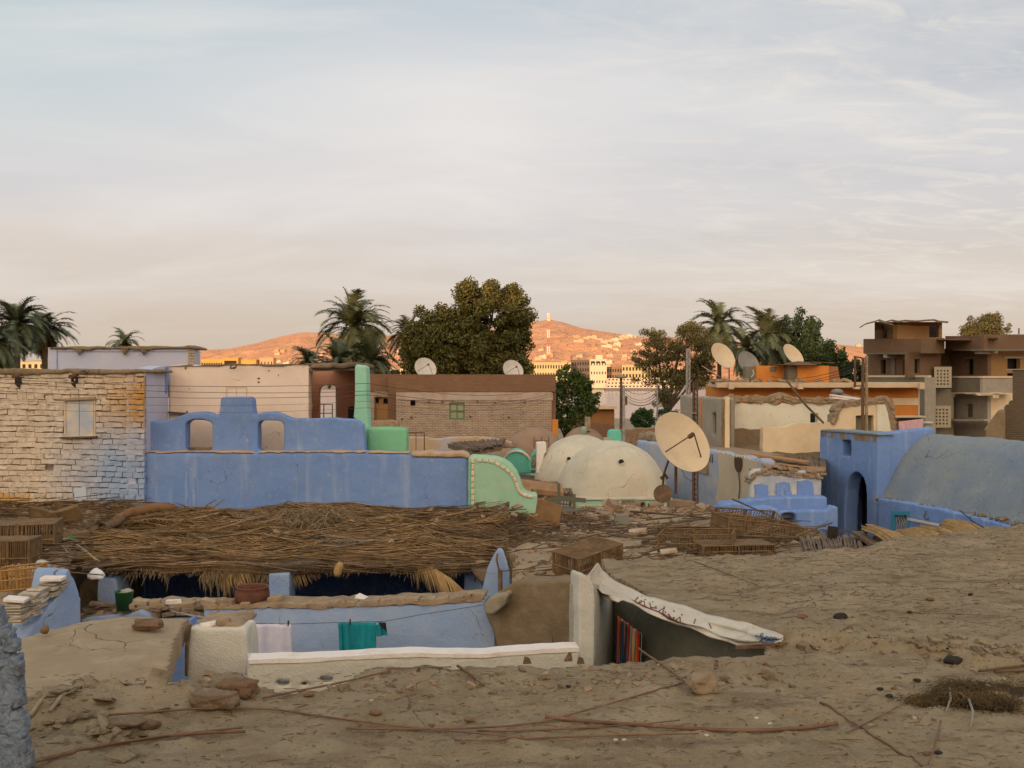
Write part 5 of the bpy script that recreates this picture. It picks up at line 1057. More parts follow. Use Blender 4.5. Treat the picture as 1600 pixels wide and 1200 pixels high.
slab('coping', pw, [(224,705.5),(290,705),(400,705.5),(560,705),(600,705.5),(640,706.5),(640,709),(560,707.5),(400,708),(226,707.6)], .3, m_cop, parent=t, off=-.01, step=.12, jit=.01, vox=.02)
slab('coping', pw, [(641,707),(660,706),(690,706.5),(712,706),(722,706),(730,710),(734,714),(733,717),(720,715),(700,714.5),(643,713.5)], .5, m_cop, parent=t, off=-.03, step=.1, jit=.012, vox=.025, disp=.03)
m_streak = M('lime_drips', (.25,.36,.60), [((.2,.31,.58),9,.42,.6,.9)], bumps=[(30,.3)])
for x_,y0_,y1_,w_s in ((291,738,792,2.6),(303,745,795,3.0),(243,730,752,1.2)):
    slab('lime_drip', pw, [(x_-w_s*.4,y0_),(x_+w_s*.4,y0_+3),(x_+w_s,(y0_+y1_)/2),(x_+w_s*.6,y1_),(x_-w_s*.7,y1_-4),(x_-w_s,(y0_+y1_)/2+6)], .01, m_streak, parent=t, off=-.012, step=.05, jit=.012)
slab('sill_grille', Plane(290,17.4,331,17.4), R2(290,699.5,331,705), .1, m_oldreed, parent=t)
# mint end wall of the next vault
t = thing('green_vault_end', 'pale mint green curved vault end with a border of pink dabs', 'wall', base_at(775,16.9))
pm = Plane(733,16.85,830,16.85)
slab('wall', pm, [(731,716),(737,712.5),(755,713),(775,715),(788,719),(800,727),(808,737),(813,748),(816,760),(819,769),(826,773),(840,773),(840,None),(731,None)], .5, m_mint, parent=t, step=.12, jit=.006, vox=.03, disp=.015)
m = MB(); rr_ = random.Random(3)
for i in range(9): p = pm.pt(738.5, 720+i*9.6, -.012); m.box(p, (.05,.026,.085), rot=(0,rr_.uniform(-.1,.1),0), jit=.006)
bp_ = [(744,719.5),(754,719),(764,720),(773,723),(782,727),(790,732.5),(797,738),(802,745),(806,753),(809,761),(812,768),(817,772.5),(825,775),(833,776)]
for (x_,y_),(x2_,y2_) in zip(bp_[:-1], bp_[1:]):
    p = pm.pt((x_+x2_)/2,(y_+y2_)/2,-.012); m.box(p, (.08,.026,.05), rot=(0, math.atan2(y2_-y_, x2_-x_), 0), jit=.006)
m.build('painted_border', m_dot, t, bevel=.01)
m = MB(); m.bar(pm.pt(734.8,722,-.006), pm.pt(734.8,806,-.006), .02, .02); m.build('painted_line', m_mintd, t)
v = [];
# ---- blue gateway tower and vaulted house at the right
u_ = Vector((.28,-.96)); n_ = Vector((.96,.28)); Cc = Vector((9.19,25.0)); Lc = Cc - u_*2.42; Rb = Cc + n_*1.75; Lb = Lc + n_*1.75
t = thing('blue_gateway', 'square blue plaster gateway tower with an arched door and a small slot window', 'gateway', (Cc.x, Cc.y, 0))
pF = Plane(1283,27.32,1370,25.0)
slab('front_wall', pF, [(1281,672),(1284,671),(1310,672.5),(1340,675),(1368,677.5),(1371,679),(1370,None),(1276,None)], .42, m_blue,
     holes=[R2(1315.5,687.5,1329,713), [(1319,860),(1320,800),(1322,765),(1325,750),(1330,741),(1336,737.5),(1342,738.5),(1348,745),(1352,756),(1353.5,770),(1353.5,860)]], parent=t, step=.15, jit=.006, vox=.03, disp=.02)
prism('side_wall', [(Cc.x+n_.x*.02,Cc.y),(Rb.x,Rb.y),(Rb.x-u_.x*.35,Rb.y-u_.y*.35),(Cc.x-u_.x*.35+n_.x*.02,Cc.y-u_.y*.35)], 0, [P(0,678,25).z, P(0,668,25.4).z, P(0,668,25.4).z, P(0,678,25).z], m_blue, t, vox=.04, disp=.02)
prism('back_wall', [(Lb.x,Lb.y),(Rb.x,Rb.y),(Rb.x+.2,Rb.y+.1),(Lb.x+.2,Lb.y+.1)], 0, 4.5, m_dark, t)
prism('door_dark_sheet', [(Cc.x+n_.x*1.1,Cc.y+n_.y*1.1),(Lc.x+n_.x*1.1,Lc.y+n_.y*1.1),(Lc.x+n_.x*1.2,Lc.y+n_.y*1.2),(Cc.x+n_.x*1.2,Cc.y+n_.y*1.2)], 0, 4.4, m_dark, t)  # near-black sheet added behind the door to stand for interior shade
prism('roof', [(Cc.x,Cc.y),(Rb.x,Rb.y),(Lb.x,Lb.y),(Lc.x,Lc.y)], 4.45, 4.6, m_mud, t)
prism('far_wall', [(Lc.x,Lc.y),(Lb.x,Lb.y),(Lb.x+u_.x*.3,Lb.y+u_.y*.3),(Lc.x+u_.x*.3,Lc.y+u_.y*.3)], 0, 4.55, m_blue, t)
slab('rim', pF, [(1281,670.5),(1310,671.5),(1340,674),(1371,677.5),(1371.5,681),(1340,678.5),(1310,676),(1281,674.5)], .5, m_blue3, parent=t, off=-.04, step=.1, jit=.006, vox=.025, disp=.02)
t = thing('vaulted_house', 'long blue house with a grey-blue mud barrel vault roof at the right', 'house', (Cc.x+.8, Cc.y-4, 0))
# vault shell along u_ from the tower
zb = P(0,781,25).z-.05; rise = 1.68; rad = 1.62; V = []; nu, ns = 150, 60
for i in range(nu+1):
    tt = -.1+ i/nu*13
    for j in range(ns+1):
        s = j/ns; a = math.pi*s; x = rad - rad*math.cos(a); xn = min(x, 2*rad-x)/1.5; zz = rise*(1-(1-min(1,xn))**1.7)
        q = Cc + u_*tt + n_*(x+.10); nz_ = mn.fractal(Vector((q.x*1.3, q.y*1.3, zz*1.6)), .9, 2.1, 5)*.055
        lean = .10*(1-min(1, tt/2.5))*0
        V.append((q.x-n_.x*nz_*math.cos(a), q.y, zb+zz+nz_*math.sin(a)+lean))
m = MB(); m.poly(V, [(i*(ns+1)+j, (i+1)*(ns+1)+j, (i+1)*(ns+1)+j+1, i*(ns+1)+j+1) for i in range(nu) for j in range(ns)]); m.build('vault', m_vault if 'm_vault' in globals() else m_blue3, t, smooth=True)
E1 = Cc + u_*12.9
prism('wall', [(Cc.x,Cc.y-.01),(E1.x,E1.y),(E1.x+n_.x*3.6,E1.y+n_.y*3.6),(Cc.x+n_.x*3.6,Cc.y+n_.y*3.6-.01)], 0, zb-.25, m_blue3, t)
pL = Plane(1370,25.0,1640,(Cc+u_*5.4).y)
def pLz(tt): return (Cc+u_*tt)
zs = [2.99,2.97,2.96,2.95,2.94,2.93]
pts = []
m2 = MB()
foot = []
# low wall face with a rounded ledge; two turquoise windows
out = [(1371,779),(1400,783),(1430,788),(1470,796),(1520,807),(1560,817),(1600,828),(1660,846),(1760,880),(1760,None),(1371,None)]
slab('low_wall', pL, out, .34, m_blue, holes=[R2(1397,804,1416,840), R2(1470,818,1484,850)], parent=t, off=-.12, step=.15, jit=.012, vox=.03, disp=.03)
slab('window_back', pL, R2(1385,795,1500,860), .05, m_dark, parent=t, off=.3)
for (x0_,y0_,x1_,y1_) in ((1392,799,1421,845),(1467,814,1488,852)):
    w_ = slab('window', pL, R2(x0_,y0_,x1_,y1_), .03, M('turquoise_paint', (.06,.28,.42)), holes=[R2(x0_+5,y0_+6,x1_-4,y1_-2)], parent=t, off=-.145)
    m = MB()
    for i in range(6):
        x_ = x0_+5.5+i*(x1_-x0_-10)/5; a = pL.pt(x_, y0_+6, -.10); b = pL.pt(x_, y1_-2, -.10); pts_ = [a.lerp(b, k_/9)+Vector((.02*math.sin(k_*2.1+i),0,0)) for k_ in range(10)]; m.tube(pts_, .006, 5)
    m.build('window_grille', m_dishw, w_)
m = MB(); m.bar(pL.pt(1419,811,-.22), pL.pt(1466,820.5,-.22), .05, .05); m.build('tube_light', m_dishw, t)
m = MB(); 
pr = [(1446,802),(1444,804.5),(1444,808),(1446,811),(1449,811.5),(1451,809.5)]
m.tube([pL.pt(x,y,-.16) for x,y in pr], .012, 6); m.tube([pL.pt(1446.5,801,-.16), pL.pt(1446,798.5,-.16)], .014, 5); m.build('iron_hook', m_metal, t)
m = MB(); m.tube([pL.pt(x,y,-.2) for x,y in ((1500,798),(1510,806),(1520,815),(1534,823),(1550,827),(1565,828),(1580,825),(1600,823),(1640,830))], .012, 5); m.build('hanging_cable', m_wire, t)
# crumbled ledge debris between wall and vault
m = MB(); rr_ = random.Random(6)
for i in range(1100):
    tt = rr_.uniform(0,7); q = Cc + u_*tt + n_*(rr_.uniform(.0,.30)); s_ = rr_.uniform(.008,.055)*rr_.random()**.5
    m.box((q.x,q.y,zb+rr_.uniform(.0,.12)), (s_*rr_.uniform(.6,2.5),s_,s_*1.4), rot=(rr_.uniform(-1,1),rr_.uniform(-1,1),rr_.uniform(0,3)), jit=.01)
tag(m.build('crumbled_plaster', m_mud2, origin=tuple((Cc+u_*4).to_3d()+Vector((0,0,zb)))), 'crumbs of fallen plaster and twigs along the foot of the blue vault', 'rubble', kind='stuff')
# ---- blue ruins left of the gateway
t = thing('blue_ruin', 'broken blue yard wall with white tapered buttress shapes left of the gateway', 'wall', base_at(1225,23))
pd = Plane(1165,22.8,1300,22.8)
slab('upper_wall', pd, [(1172,742),(1180,734),(1192,732),(1215,735),(1240,736),(1262,737),(1284,737),(1284,785),(1172,785)], .3, M('worn_white_plaster', (.56,.54,.50), [((.36,.40,.5),2,.45,.65,.8),((.3,.2,.13),10,.58,.7,.8)], bumps=[(14,.5)], coord='Position'), parent=t, step=.15, jit=.02, vox=.035, disp=.03)
for a_ in ([(1179,758),(1190,756),(1200,759),(1201,779),(1181,779)], [(1213,755),(1225,753),(1233,755),(1239,778),(1213,778)], [(1247,752),(1262,750),(1270,753),(1272,777),(1246,777)]):
    slab('blue_panel', pd, a_, .04, m_blue, parent=t, off=-.035, step=.1, jit=.008)
course('broken_bricks', pd, [(1176,740),(1184,731),(1200,728),(1222,730),(1240,733),(1262,735),(1286,736)], .5, m_clay, t, 12, .2, .07, 3, off=-.06, gap=.6)
slab('ledge', Plane(1165,22.3,1300,22.3), [(1160,783),(1200,779),(1240,777),(1292,776),(1292,800),(1160,800)], .5, m_blue, parent=t, step=.15, jit=.012, vox=.035, disp=.03)
slab('window_wall', Plane(1165,22.0,1310,22.0), [(1158,799),(1292,797),(1300,790),(1310,792),(1310,None),(1158,None)], .3, m_blue, holes=[R2(1220.5,802,1243,834)], parent=t, step=.15, jit=.01, vox=.035)
slab('blind', Plane(1218,22.4,1246,22.4), R2(1216,800,1248,809), .03, m_dishw, parent=t); slab('inner_shade', Plane(1218,22.5,1246,22.5), R2(1216,808,1248,850), .03, m_greyc, parent=t)
tag(slab('blue_step', Plane(1165,20.5,1225,20.5), [(1172,800),(1178,796),(1200,794),(1216,796),(1220,802),(1221,None),(1170,None)], .6, m_blue, step=.12, jit=.01, vox=.035, disp=.02, origin=base_at(1195,20.5)), 'blue rounded wall block in front of the ruin window', 'wall')
tag(slab('blue_arch_top', Plane(1120,21.5,1185,21.5), [(1122,800),(1128,789),(1145,785.5),(1158,786),(1166,792),(1171,803),(1171,None),(1122,None)], .6, m_blue, step=.12, jit=.01, vox=.035, disp=.02, origin=base_at(1147,21.5)), 'rounded blue wall top at the foot of the flaking street wall', 'wall')
# ================================================================ OUR OWN ROOF AND THE COURTYARD BELOW
def zflat(d):
    return lambda X, Y: H-d+0*X
def xy(px, py, d): Y = d*F/(py-HZ); return ((px-CX)/F*Y, Y)
DR = 1.62
fgpoly = [(-9,-3),(9.5,-3)] + [xy(px,py,1.70) for px,py in ((2400,800),(1900,808),(1700,826),(1600,833),(1500,840),(1400,852),(1300,864),(1200,871),(1100,875),(1000,878),(940,881))]
EDG = [xy(px,py,1.66) for px,py in ((948,893),(970,909),(1000,925),(1040,943),(1080,957),(1120,970),(1160,983),(1190,993),(1215,1004))]
fgpoly += EDG
fgpoly += [xy(px,py,DR) for px,py in ((1190,1022),(1130,1022),(1105,1028),(1060,1031),(1010,1031),(960,1038),(900,1041),(860,1044),(800,1047),(740,1049),(690,1053),(640,1052),(600,1050),(560,1058),(540,1070),(500,1080),(440,1086),(400,1078),(380,1060),(350,1060),(310,1068),(270,1074),(200,1080),(130,1086),(60,1096),(20,1114),(-60,1150),(-500,1200))]
fgpoly = [(x,y) for x,y in fgpoly]
def fgz(X, Y):
    z = H - DR + fbm(X*.9, Y*.9, 3)*.035 + fbm(X*4+3, Y*4, 4)*.034 + fbm(X*15, Y*15+5, 4)*.017 - .05*np.clip(fbm(X*2.2+60, Y*5, 4)-.32, 0, 1)
    k = np.clip((Y-6.3)/2.5, 0, 1); z = z - .04*k
    # the seam where the far right roof meets this one: a low crumbled ridge
    sx, sy = xy(1215,1004,1.64); ex, ey = xy(1640,1048,1.60); tt = ((X-sx)*(ex-sx)+(Y-sy)*(ey-sy))/((ex-sx)**2+(ey-sy)**2)
    d = ((X-sx)*(ey-sy)-(Y-sy)*(ex-sx))/math.hypot(ex-sx, ey-sy); on = np.clip(tt*8+1, 0, 1)*np.clip((1.6-tt)*3, 0, 1)
    dd = d + fbm(X*3, Y*3+9, 3)*.10
    z = z + on*.07*np.exp(-(dd/.07)**2) + on*.05*np.clip(-dd/.12, 0, 1)
    # raised crumbling lip along the yard
    lip = np.exp(-((Y-5.55-fbm(X*2,Y*0+1,2)*.1)/.10)**2)*np.clip((2.0-X)*3,0,1); z = z + lip*(.05*np.clip(fbm(X*6,Y*6+2,3),0,1))
    bump = [(xy(330,1085,1.6),.28,.03),(xy(90,1090,1.6),.35,.05),(xy(600,1075,1.6),.3,.03)]
    for (bx,by),r,h in bump: z = z + h*np.exp(-((X-bx)**2+(Y-by)**2)/r**2)
    # flat flakes of broken mud at the lower left
    fl = np.clip(fbm(X*5+40, Y*7, 3)*6-.4, 0, 1)*np.clip((-1.35-X)*2.5, 0, 1)*np.clip((Y-4.1)*3,0,1); z = z + fl*.03
    return z
roof = field('mud_roof', fgpoly, fgz, .021, m_mud, 0.0, .018)
tag(roof, kind='structure')
# cracked mud roof at the lower left
lp = [xy(px,py,1.85) for px,py in ((-60,1150),(20,1120),(60,1108),(150,1090),(262,1062),(268,1040),(278,1010),(296,976),(262,976),(235,974),(180,976),(120,984),(60,999),(30,1008),(-80,1030))]
def lz(X, Y):
    u = np.clip((X+4.2)/2.2, 0, 1); return H-1.85 + .10*np.sin(np.pi*u)*.6 + fbm(X*1.5,Y*1.5,3)*.04 + fbm(X*9,Y*9,3)*.012 - .04*np.abs(np.clip(fbm(X*3+7,Y*2.2,4)*14, -1, 1)-1)*0
m_mud3 = M('cracked_mud', (.36,.275,.18), [((.29,.215,.135), 1.6, .4, .66, .8), ((.43,.34,.235), 6, .5, .7, .6), ((.18,.125,.08), 20, .62, .72, .6)], bumps=[(6,.4),(28,.6),(110,.4)], coord='Position')
def cracks(mat, scale, width, depth, colour, dist=.35):
    global nt
    keep = nt; nt = mat.node_tree; b = nt.nodes[mat['bsdf']]; g_ = N('ShaderNodeNewGeometry')
    n = N('ShaderNodeTexNoise', Scale=2.0, Detail=5.0); Lk(g_.outputs['Position'], n.inputs['Vector'])
    a = N('ShaderNodeVectorMath', operation='SCALE'); Lk(n.outputs['Color'], a.inputs[0]); a.inputs['Scale'].default_value = dist*2
    s_ = N('ShaderNodeVectorMath', operation='ADD'); Lk(g_.outputs['Position'], s_.inputs[0]); Lk(a.outputs[0], s_.inputs[1])
    v_ = N('ShaderNodeTexVoronoi', feature='DISTANCE_TO_EDGE', Scale=scale); Lk(s_.outputs[0], v_.inputs['Vector'])
    n2_ = N('ShaderNodeTexNoise', Scale=1.2, Detail=3.0); Lk(g_.outputs['Position'], n2_.inputs['Vector'])
    wv = N('ShaderNodeMapRange'); Lk(n2_.outputs[0], wv.inputs[0]); wv.inputs[1].default_value = .5; wv.inputs[2].default_value = .72; wv.inputs[3].default_value = 0; wv.inputs[4].default_value = width
    r = N('ShaderNodeMath', operation='LESS_THAN'); Lk(v_.outputs['Distance'], r.inputs[0]); Lk(wv.outputs[0], r.inputs[1])
    src = b.inputs['Base Color'].links[0].from_socket; Lk(mixc(mathn('MULTIPLY', r.outputs[0], .85), src, colour), b.inputs['Base Color']); nt = keep
cracks(m_mud3, 1.6, .018, 1, (.07,.05,.035)); cracks(m_mud2, .9, .012, 1, (.05,.035,.025)); cracks(m_blue2, .8, .010, 1, (.12,.11,.12)); cracks(m_mint, .7, .006, 1, (.16,.25,.18)); cracks(m_dome, .8, .006, 1, (.2,.16,.11)); cracks(m_blue3, .9, .010, 1, (.12,.12,.13)); cracks(m_pink, .8, .006, 1, (.4,.28,.2)); cracks(m_mud, .55, .006, 1, (.13,.09,.06)); cracks(m_blue, .7, .006, 1, (.10,.13,.24))
lroof = tag(field('cracked_mud_roof', lp, lz, .024, m_mud3, H-1.96, .012), kind='structure')
# ---- white yard parapet
def cren(pts): return pts
py_ = Plane(410,6.35,905,6.62)
t = thing('white_yard_wall', 'low white parapet wall with a pinkish top and small pierced openings along our roof edge', 'wall', base_at(650,6.5))
topy = [(388,1036),(410,1035),(440,1034),(470,1034),(520,1031),(560,1029),(600,1027),(640,1025),(680,1026),(720,1027),(760,1026.5),(800,1022),(850,1019.5),(905,1017)]
slab('wall', py_, topy+[(905,None),(388,None)], .13, m_white, holes=[[(429,1064),(433,1072),(450,1073),(456,1064)],[(467,1066),(470,1073),(483,1072),(484,1066)],[(496,1058),(501,1066),(518,1067),(523,1058)]], parent=t, step=.06, jit=.004, vox=.014, disp=.008)
slab('top_coat', py_, [(x,y-5) for x,y in topy]+[(x,y+1.5) for x,y in reversed(topy)], .15, m_whitepk, parent=t, off=-.008, step=.07, jit=.003)
slab('return_wall', Plane(388,6.35,386,7.2), [(388,1036),(386,1020),(386,None),(388,None)], .1, m_white, parent=t, thick_dir=(1,0))
# ---- white pillar holding the awning
t = thing('white_pier', 'upright white plastered pier at the yard corner where the awning is tied', 'pier', base_at(918,6.9))
pa = Plane(905,6.85,930,6.9)
slab('pier', pa, [(904.5,898),(908,894),(912,896),(920,902),(928,912),(929.5,930),(929,1000),(929,None),(903,None),(905,960)], .14, m_white, parent=t, step=.06, jit=.004, vox=.014, disp=.008)
pb_ = Plane(929.5,6.9,966,8.7)
slab('rough_wall', pb_, [(929.5,912),(935,912),(945,916),(966,926),(966,None),(929.5,None)], .18, m_grayw, parent=t, step=.1, jit=.01, vox=.02, disp=.015, thick_dir=(-1,.2))
EDW = [(x-.055, y-.02) for x,y in [xy(px,py,1.66) for px,py in ((940,884),(948,893),(970,909),(1000,925),(1040,943),(1080,957),(1120,970),(1160,983),(1190,993),(1215,1004))]]
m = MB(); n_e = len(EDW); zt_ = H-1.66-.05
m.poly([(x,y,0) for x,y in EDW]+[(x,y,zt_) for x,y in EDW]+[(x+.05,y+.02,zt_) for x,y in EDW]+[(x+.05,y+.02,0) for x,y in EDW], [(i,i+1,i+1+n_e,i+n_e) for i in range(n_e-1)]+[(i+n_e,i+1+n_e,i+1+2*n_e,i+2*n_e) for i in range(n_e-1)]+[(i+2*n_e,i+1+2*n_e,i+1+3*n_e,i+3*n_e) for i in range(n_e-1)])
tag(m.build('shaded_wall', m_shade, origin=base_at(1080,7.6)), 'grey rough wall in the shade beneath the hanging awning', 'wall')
# ---- brown mud wall across the yard
def pmud(o): return o
tag(slab('mud_wall', Plane(770,9.7,910,9.3), [(757,960),(758,945),(764,934),(772,930),(780,925),(790,916),(803,911),(830,910),(870,909),(905,907),(930,905),(930,None),(776,None),(774,1000),(770,985)], .35, m_mud2, step=.08, jit=.01, vox=.02, disp=.02, origin=base_at(845,9.5)), 'brown cracked mud wall across the yard behind the white pier', 'wall')
tag(slab('plaster_lump', Plane(752,9.55,800,9.45), [(757,958),(757,944),(765,935),(778,931),(790,926),(795,932),(790,944),(780,955),(768,961)], .45, M('grey_mud_lump', (.30,.25,.18), [((.15,.115,.08),6,.5,.65)], bumps=[(15,.6)], coord='Position'), step=.05, jit=.01, vox=.016, disp=.03, origin=base_at(775,9.5,3.7)), 'bulging lump of grey mud capping the joint of the blue and brown walls', 'mud lump')
# ---- blue yard wall with washing
t = thing('blue_yard_wall', 'flaking pale blue yard wall behind the washing line', 'wall', base_at(550,10))
pbw = Plane(318,10.2,775,9.85)
m_yb = M('flaking_pale_blue', (.29,.40,.62), [((.37,.44,.60), 1.0, .38, .64, .8), ((.24,.35,.60), 2.4, .5, .7, .6), ((.45,.45,.5), 6, .56, .72, .4), ((.27,.21,.15), 3.2, .655, .69, 1.0), ((.2,.17,.15), 30, .67, .74, .7)], bumps=[(6,.5),(40,.5)], coord='Position'); cracks(m_yb, .9, .010, 1, (.10,.09,.10))
slab('wall', pbw, [(318,948),(345,951),(400,951),(440,949),(500,950),(560,946),(620,946),(680,943),(720,941),(757,938),(759,952),(766,962),(771,980),(775,1000),(773,1015),(774,None),(318,None)], .34, m_yb, parent=t, step=.08, jit=.008, vox=.018, disp=.02)
slab('mud_bed', pbw, [(x,y-3) for x,y in [(318,949),(345,950),(380,949),(420,947),(450,948),(500,948),(540,945),(575,946),(615,943),(640,942),(668,943),(690,940),(725,938),(755,936)]]+[(x,y+2.5) for x,y in reversed([(318,949),(345,950),(380,949),(420,947),(450,948),(500,948),(540,945),(575,946),(615,943),(640,942),(668,943),(690,940),(725,938),(755,936)])], .37, m_clay, parent=t, off=-.02, step=.06, jit=.012)
course('broken_bricks', pbw, [(318,949),(345,950),(380,949),(420,947),(450,948),(500,948),(540,945),(575,946),(615,943),(640,942),(668,943),(690,940),(725,938),(755,936)], .15, m_clay, t, 11, .13, .05, 1, off=-.015, drop=-.03, gap=.7)
course('broken_bricks', pbw, [(318,949),(345,950),(380,949),(420,947),(450,948),(500,948),(540,945),(575,946),(615,943),(640,942),(668,943),(690,940),(725,938),(755,936)], .15, m_clay, t, 14, .15, .05, 1, off=.17, drop=-.045, gap=.8)
tag(slab('blue_low_wall', Plane(128,10.7,320,10.35), [(124,966),(150,964),(190,962),(215,955),(232,962),(233,972),(318,972),(318,None),(124,None)], .4, m_blue2, step=.08, jit=.012, vox=.02, disp=.03, origin=base_at(220,10.5)), 'low broken blue wall carrying rubble left of the washing', 'wall')
tag(slab('mud_bank', Plane(190,10.9,330,10.7), [(130,968),(130,958),(180,952),(232,950),(262,946),(300,947),(322,948),(322,968),(300,980),(262,975),(236,972)], .5, m_clay, step=.1, jit=.02, vox=.025, disp=.07, origin=base_at(260,10.8,3.4)), 'ragged bank of mud rubble on top of the low blue wall', 'rubble')
tag(slab('blue_wedge_wall', Plane(30,9.0,130,9.9), [(20,1010),(34,1000),(45,990),(52,978),(62,968),(70,958),(78,945),(88,935),(96,925),(100,905),(104,893),(108,889),(112,895),(120,912),(125,930),(127,950),(128,975),(129,None),(20,None)], .35, m_blue2, step=.08, jit=.01, vox=.02, disp=.02, origin=base_at(90,9.5)), 'pale blue wedge-shaped wall rising to a point beside the tile stacks', 'wall')
tag(slab('rubble_slope', Plane(0,9.2,110,10.1), [(-10,1010),(5,960),(30,945),(60,932),(75,915),(95,908),(100,893),(106,888),(106,900),(98,925),(85,940),(75,958),(60,975),(45,998),(28,1008)], .8, m_clay, step=.08, jit=.025, vox=.025, disp=.07, off=.25, origin=base_at(60,9.7,3.5)), 'sloping mud rubble behind the blue wedge wall', 'rubble')
course('bank_bricks', Plane(130,10.75,322,10.5), [(132,962),(180,955),(232,951),(262,949),(300,949),(322,950)], .4, m_clay, None, 13, .16, .06, 2, gap=.7)['label'] = 'broken mud bricks along the bank of the low blue wall'
bpy.data.objects['bank_bricks']['category'] = 'rubble'
# lime-washed oven block with dark stake
t = thing('plastered_block', 'squat whitish plastered block with a dirty broken top beside the cracked roof', 'oven', base_at(338,7.5))
slab('block', Plane(295,7.35,386,7.35), [(293,1070),(293,1010),(296,985),(303,982),(320,981),(345,982),(370,982),(382,980),(386,990),(387,1020),(386,None),(293,None)], .3, m_white, parent=t, step=.08, jit=.012, vox=.02, disp=.03)
slab('mud_top', Plane(295,7.4,386,7.4), [(297,990),(300,980),(330,977),(350,974),(372,975),(380,980),(378,987),(350,988),(320,989)], .45, m_clay, parent=t, step=.06, jit=.012, vox=.018, disp=.04)
m = MB(); m.tube([P(313,980,7.4), P(334,977,7.45), P(341,975,7.45)], [.03,.034,.03], 10); tag(m.build('broken_pipe', m_whitepk, origin=tuple(P(325,978,7.4)), smooth=True), 'pinkish white pipe piece lying on the plastered block', 'pipe')
m = MB(); m.tube([P(341,975,7.4), P(352,972,7.45), P(360,973,7.45)], [.035,.045,.03], 8); tag(m.build('clay_lump', m_clay, origin=tuple(P(352,973,7.4)), smooth=True), 'brown clay lump at the right end of the pipe piece on the plastered block', 'clay lump')
m = MB(); m.tube([P(291,1056,7.3), P(292,1010,7.3), P(297,976,7.3)], [.012,.016,.014], 6); tag(m.build('wooden_stake', m_wood, origin=tuple(P(291,1056,7.3))), 'dark upright stake against the left side of the plastered block', 'stake')
tag(slab('blue_panel_wall', Plane(262,8.1,296,8.1), [(262,1060),(275,1010),(285,975),(296,970),(296,None),(262,None)], .2, m_blue, origin=base_at(280,8.1)), 'dark blue wall glimpsed between the cracked roof and the plastered block', 'wall')
# ---- yard structures at the right end of the thatch
tag(slab('pointed_buttress', Plane(755,11.6,800,11.4), [(751,932),(755,915),(762,890),(770,872),(777,861),(781,857),(786,861),(791,873),(796,892),(799,915),(800,932),(800,None),(751,None)], .16, m_blue2, step=.08, jit=.006, vox=.018, disp=.01, thick_dir=(-.03,1), origin=base_at(777,11.5)), 'pointed pale blue buttress with a stick leaning in its groove', 'buttress')
m = MB(); m.tube([P(777,865,11.35), P(776,875,11.33), P(779,888,11.3), P(782,892,11.3)], .012, 5); m.tube([P(781.5,890,11.3), P(782,925,11.25)], .028, 7); tag(m.build('leaning_stick', m_wood, origin=tuple(P(782,925,11.25))), 'grey stick standing against the pointed blue buttress', 'stick')
tag(slab('blue_stub_wall', Plane(715,12.3,770,12.1), [(724,880),(732,882),(740,892),(748,905),(755,915),(756,935),(756,None),(722,None)], .4, m_blue2, step=.08, jit=.012, vox=.02, disp=.02, origin=base_at(738,12.2)), 'broken pale blue wall stub between the palm leaf and the pointed buttress', 'wall')
tag(slab('mud_shoulder', Plane(728,12.0,775,12.0), [(730,888),(738,880),(750,878),(768,880),(766,895),(756,912),(748,905),(740,897)], .5, m_clay, step=.08, jit=.015, vox=.022, disp=.05, origin=base_at(750,12,3.7)), 'mud rubble slumped on the broken blue stub', 'rubble')
tag(slab('blue_column', Plane(420,11.78,452,11.78), [(419,897),(452,895),(453,None),(419,None)], .35, m_blue2, step=.1, jit=.005, vox=.02, origin=base_at(436,11.78)), 'pale blue column between the two dark openings under the thatch', 'column')
tag(slab('blue_column', Plane(150,11.85,186,11.85), [(152,905),(160,902),(180,903),(183,915),(184,940),(184,None),(150,None)], .4, m_blue2, step=.08, jit=.01, vox=.02, disp=.03, origin=base_at(168,11.85)), 'rubble-topped blue column at the left end of the thatch', 'column')
tag(slab('rubble_pile', Plane(120,12.4,180,12.4), [(122,960),(124,915),(135,905),(150,900),(166,902),(178,905),(172,918),(160,925),(158,945),(160,960)], .5, m_clay, step=.08, jit=.02, vox=.025, disp=.08, origin=base_at(145,12.4,3.3)), 'heap of broken mud against the rubble-topped blue column', 'rubble')
m = MB()
def untag(o):
    for k_ in ('label','category','group'):
        if k_ in o.keys(): del o[k_]
# ================================================================ THATCH, CLUTTERED ROOFS
def strands(m, n, seed, fn, r0=.006, sides=3):
    rr_ = random.Random(seed)
    for _ in range(n): 
        pts, r = fn(rr_); m.tube(pts, r, sides, cap=False)
# ---- thatched canopy over the yard
thp = [(-4.95,11.95),(-4.4,12.0),(-3.6,11.9),(-2.6,11.85),(-1.6,12.0),(-.75,12.2),(-.35,12.6),(-.2,14),(-.45,16.9),(-6.6,16.9),(-6.2,15.0),(-5.6,13.4)]
def thz(X, Y):
    d = 2.19 + .0*(Y-12)
    return H - d + fbm(X*.8, Y*1.1, 3)*.30*np.clip((Y-11.9)*.8,.2,1) + fbm(X*2.5, Y*7, 3)*.06 - .03*np.clip((12.5-Y)*2, 0, 1)
t = thing('thatch_canopy', 'wide canopy roof thatched with layers of dry palm leaves and reeds over the blue yard', 'thatch roof', (-3.2,12.2,0))
bed = field('bedding', thp, thz, .06, M('dark_old_thatch', (.10,.065,.035), [((.17,.11,.06), 6, .45, .65)], bumps=[(20,.6)], coord='Position'), H-2.27, .03, parent=t)
def zat(x, y): return float(thz(np.array([x]), np.array([y]))[0])
m = MB()
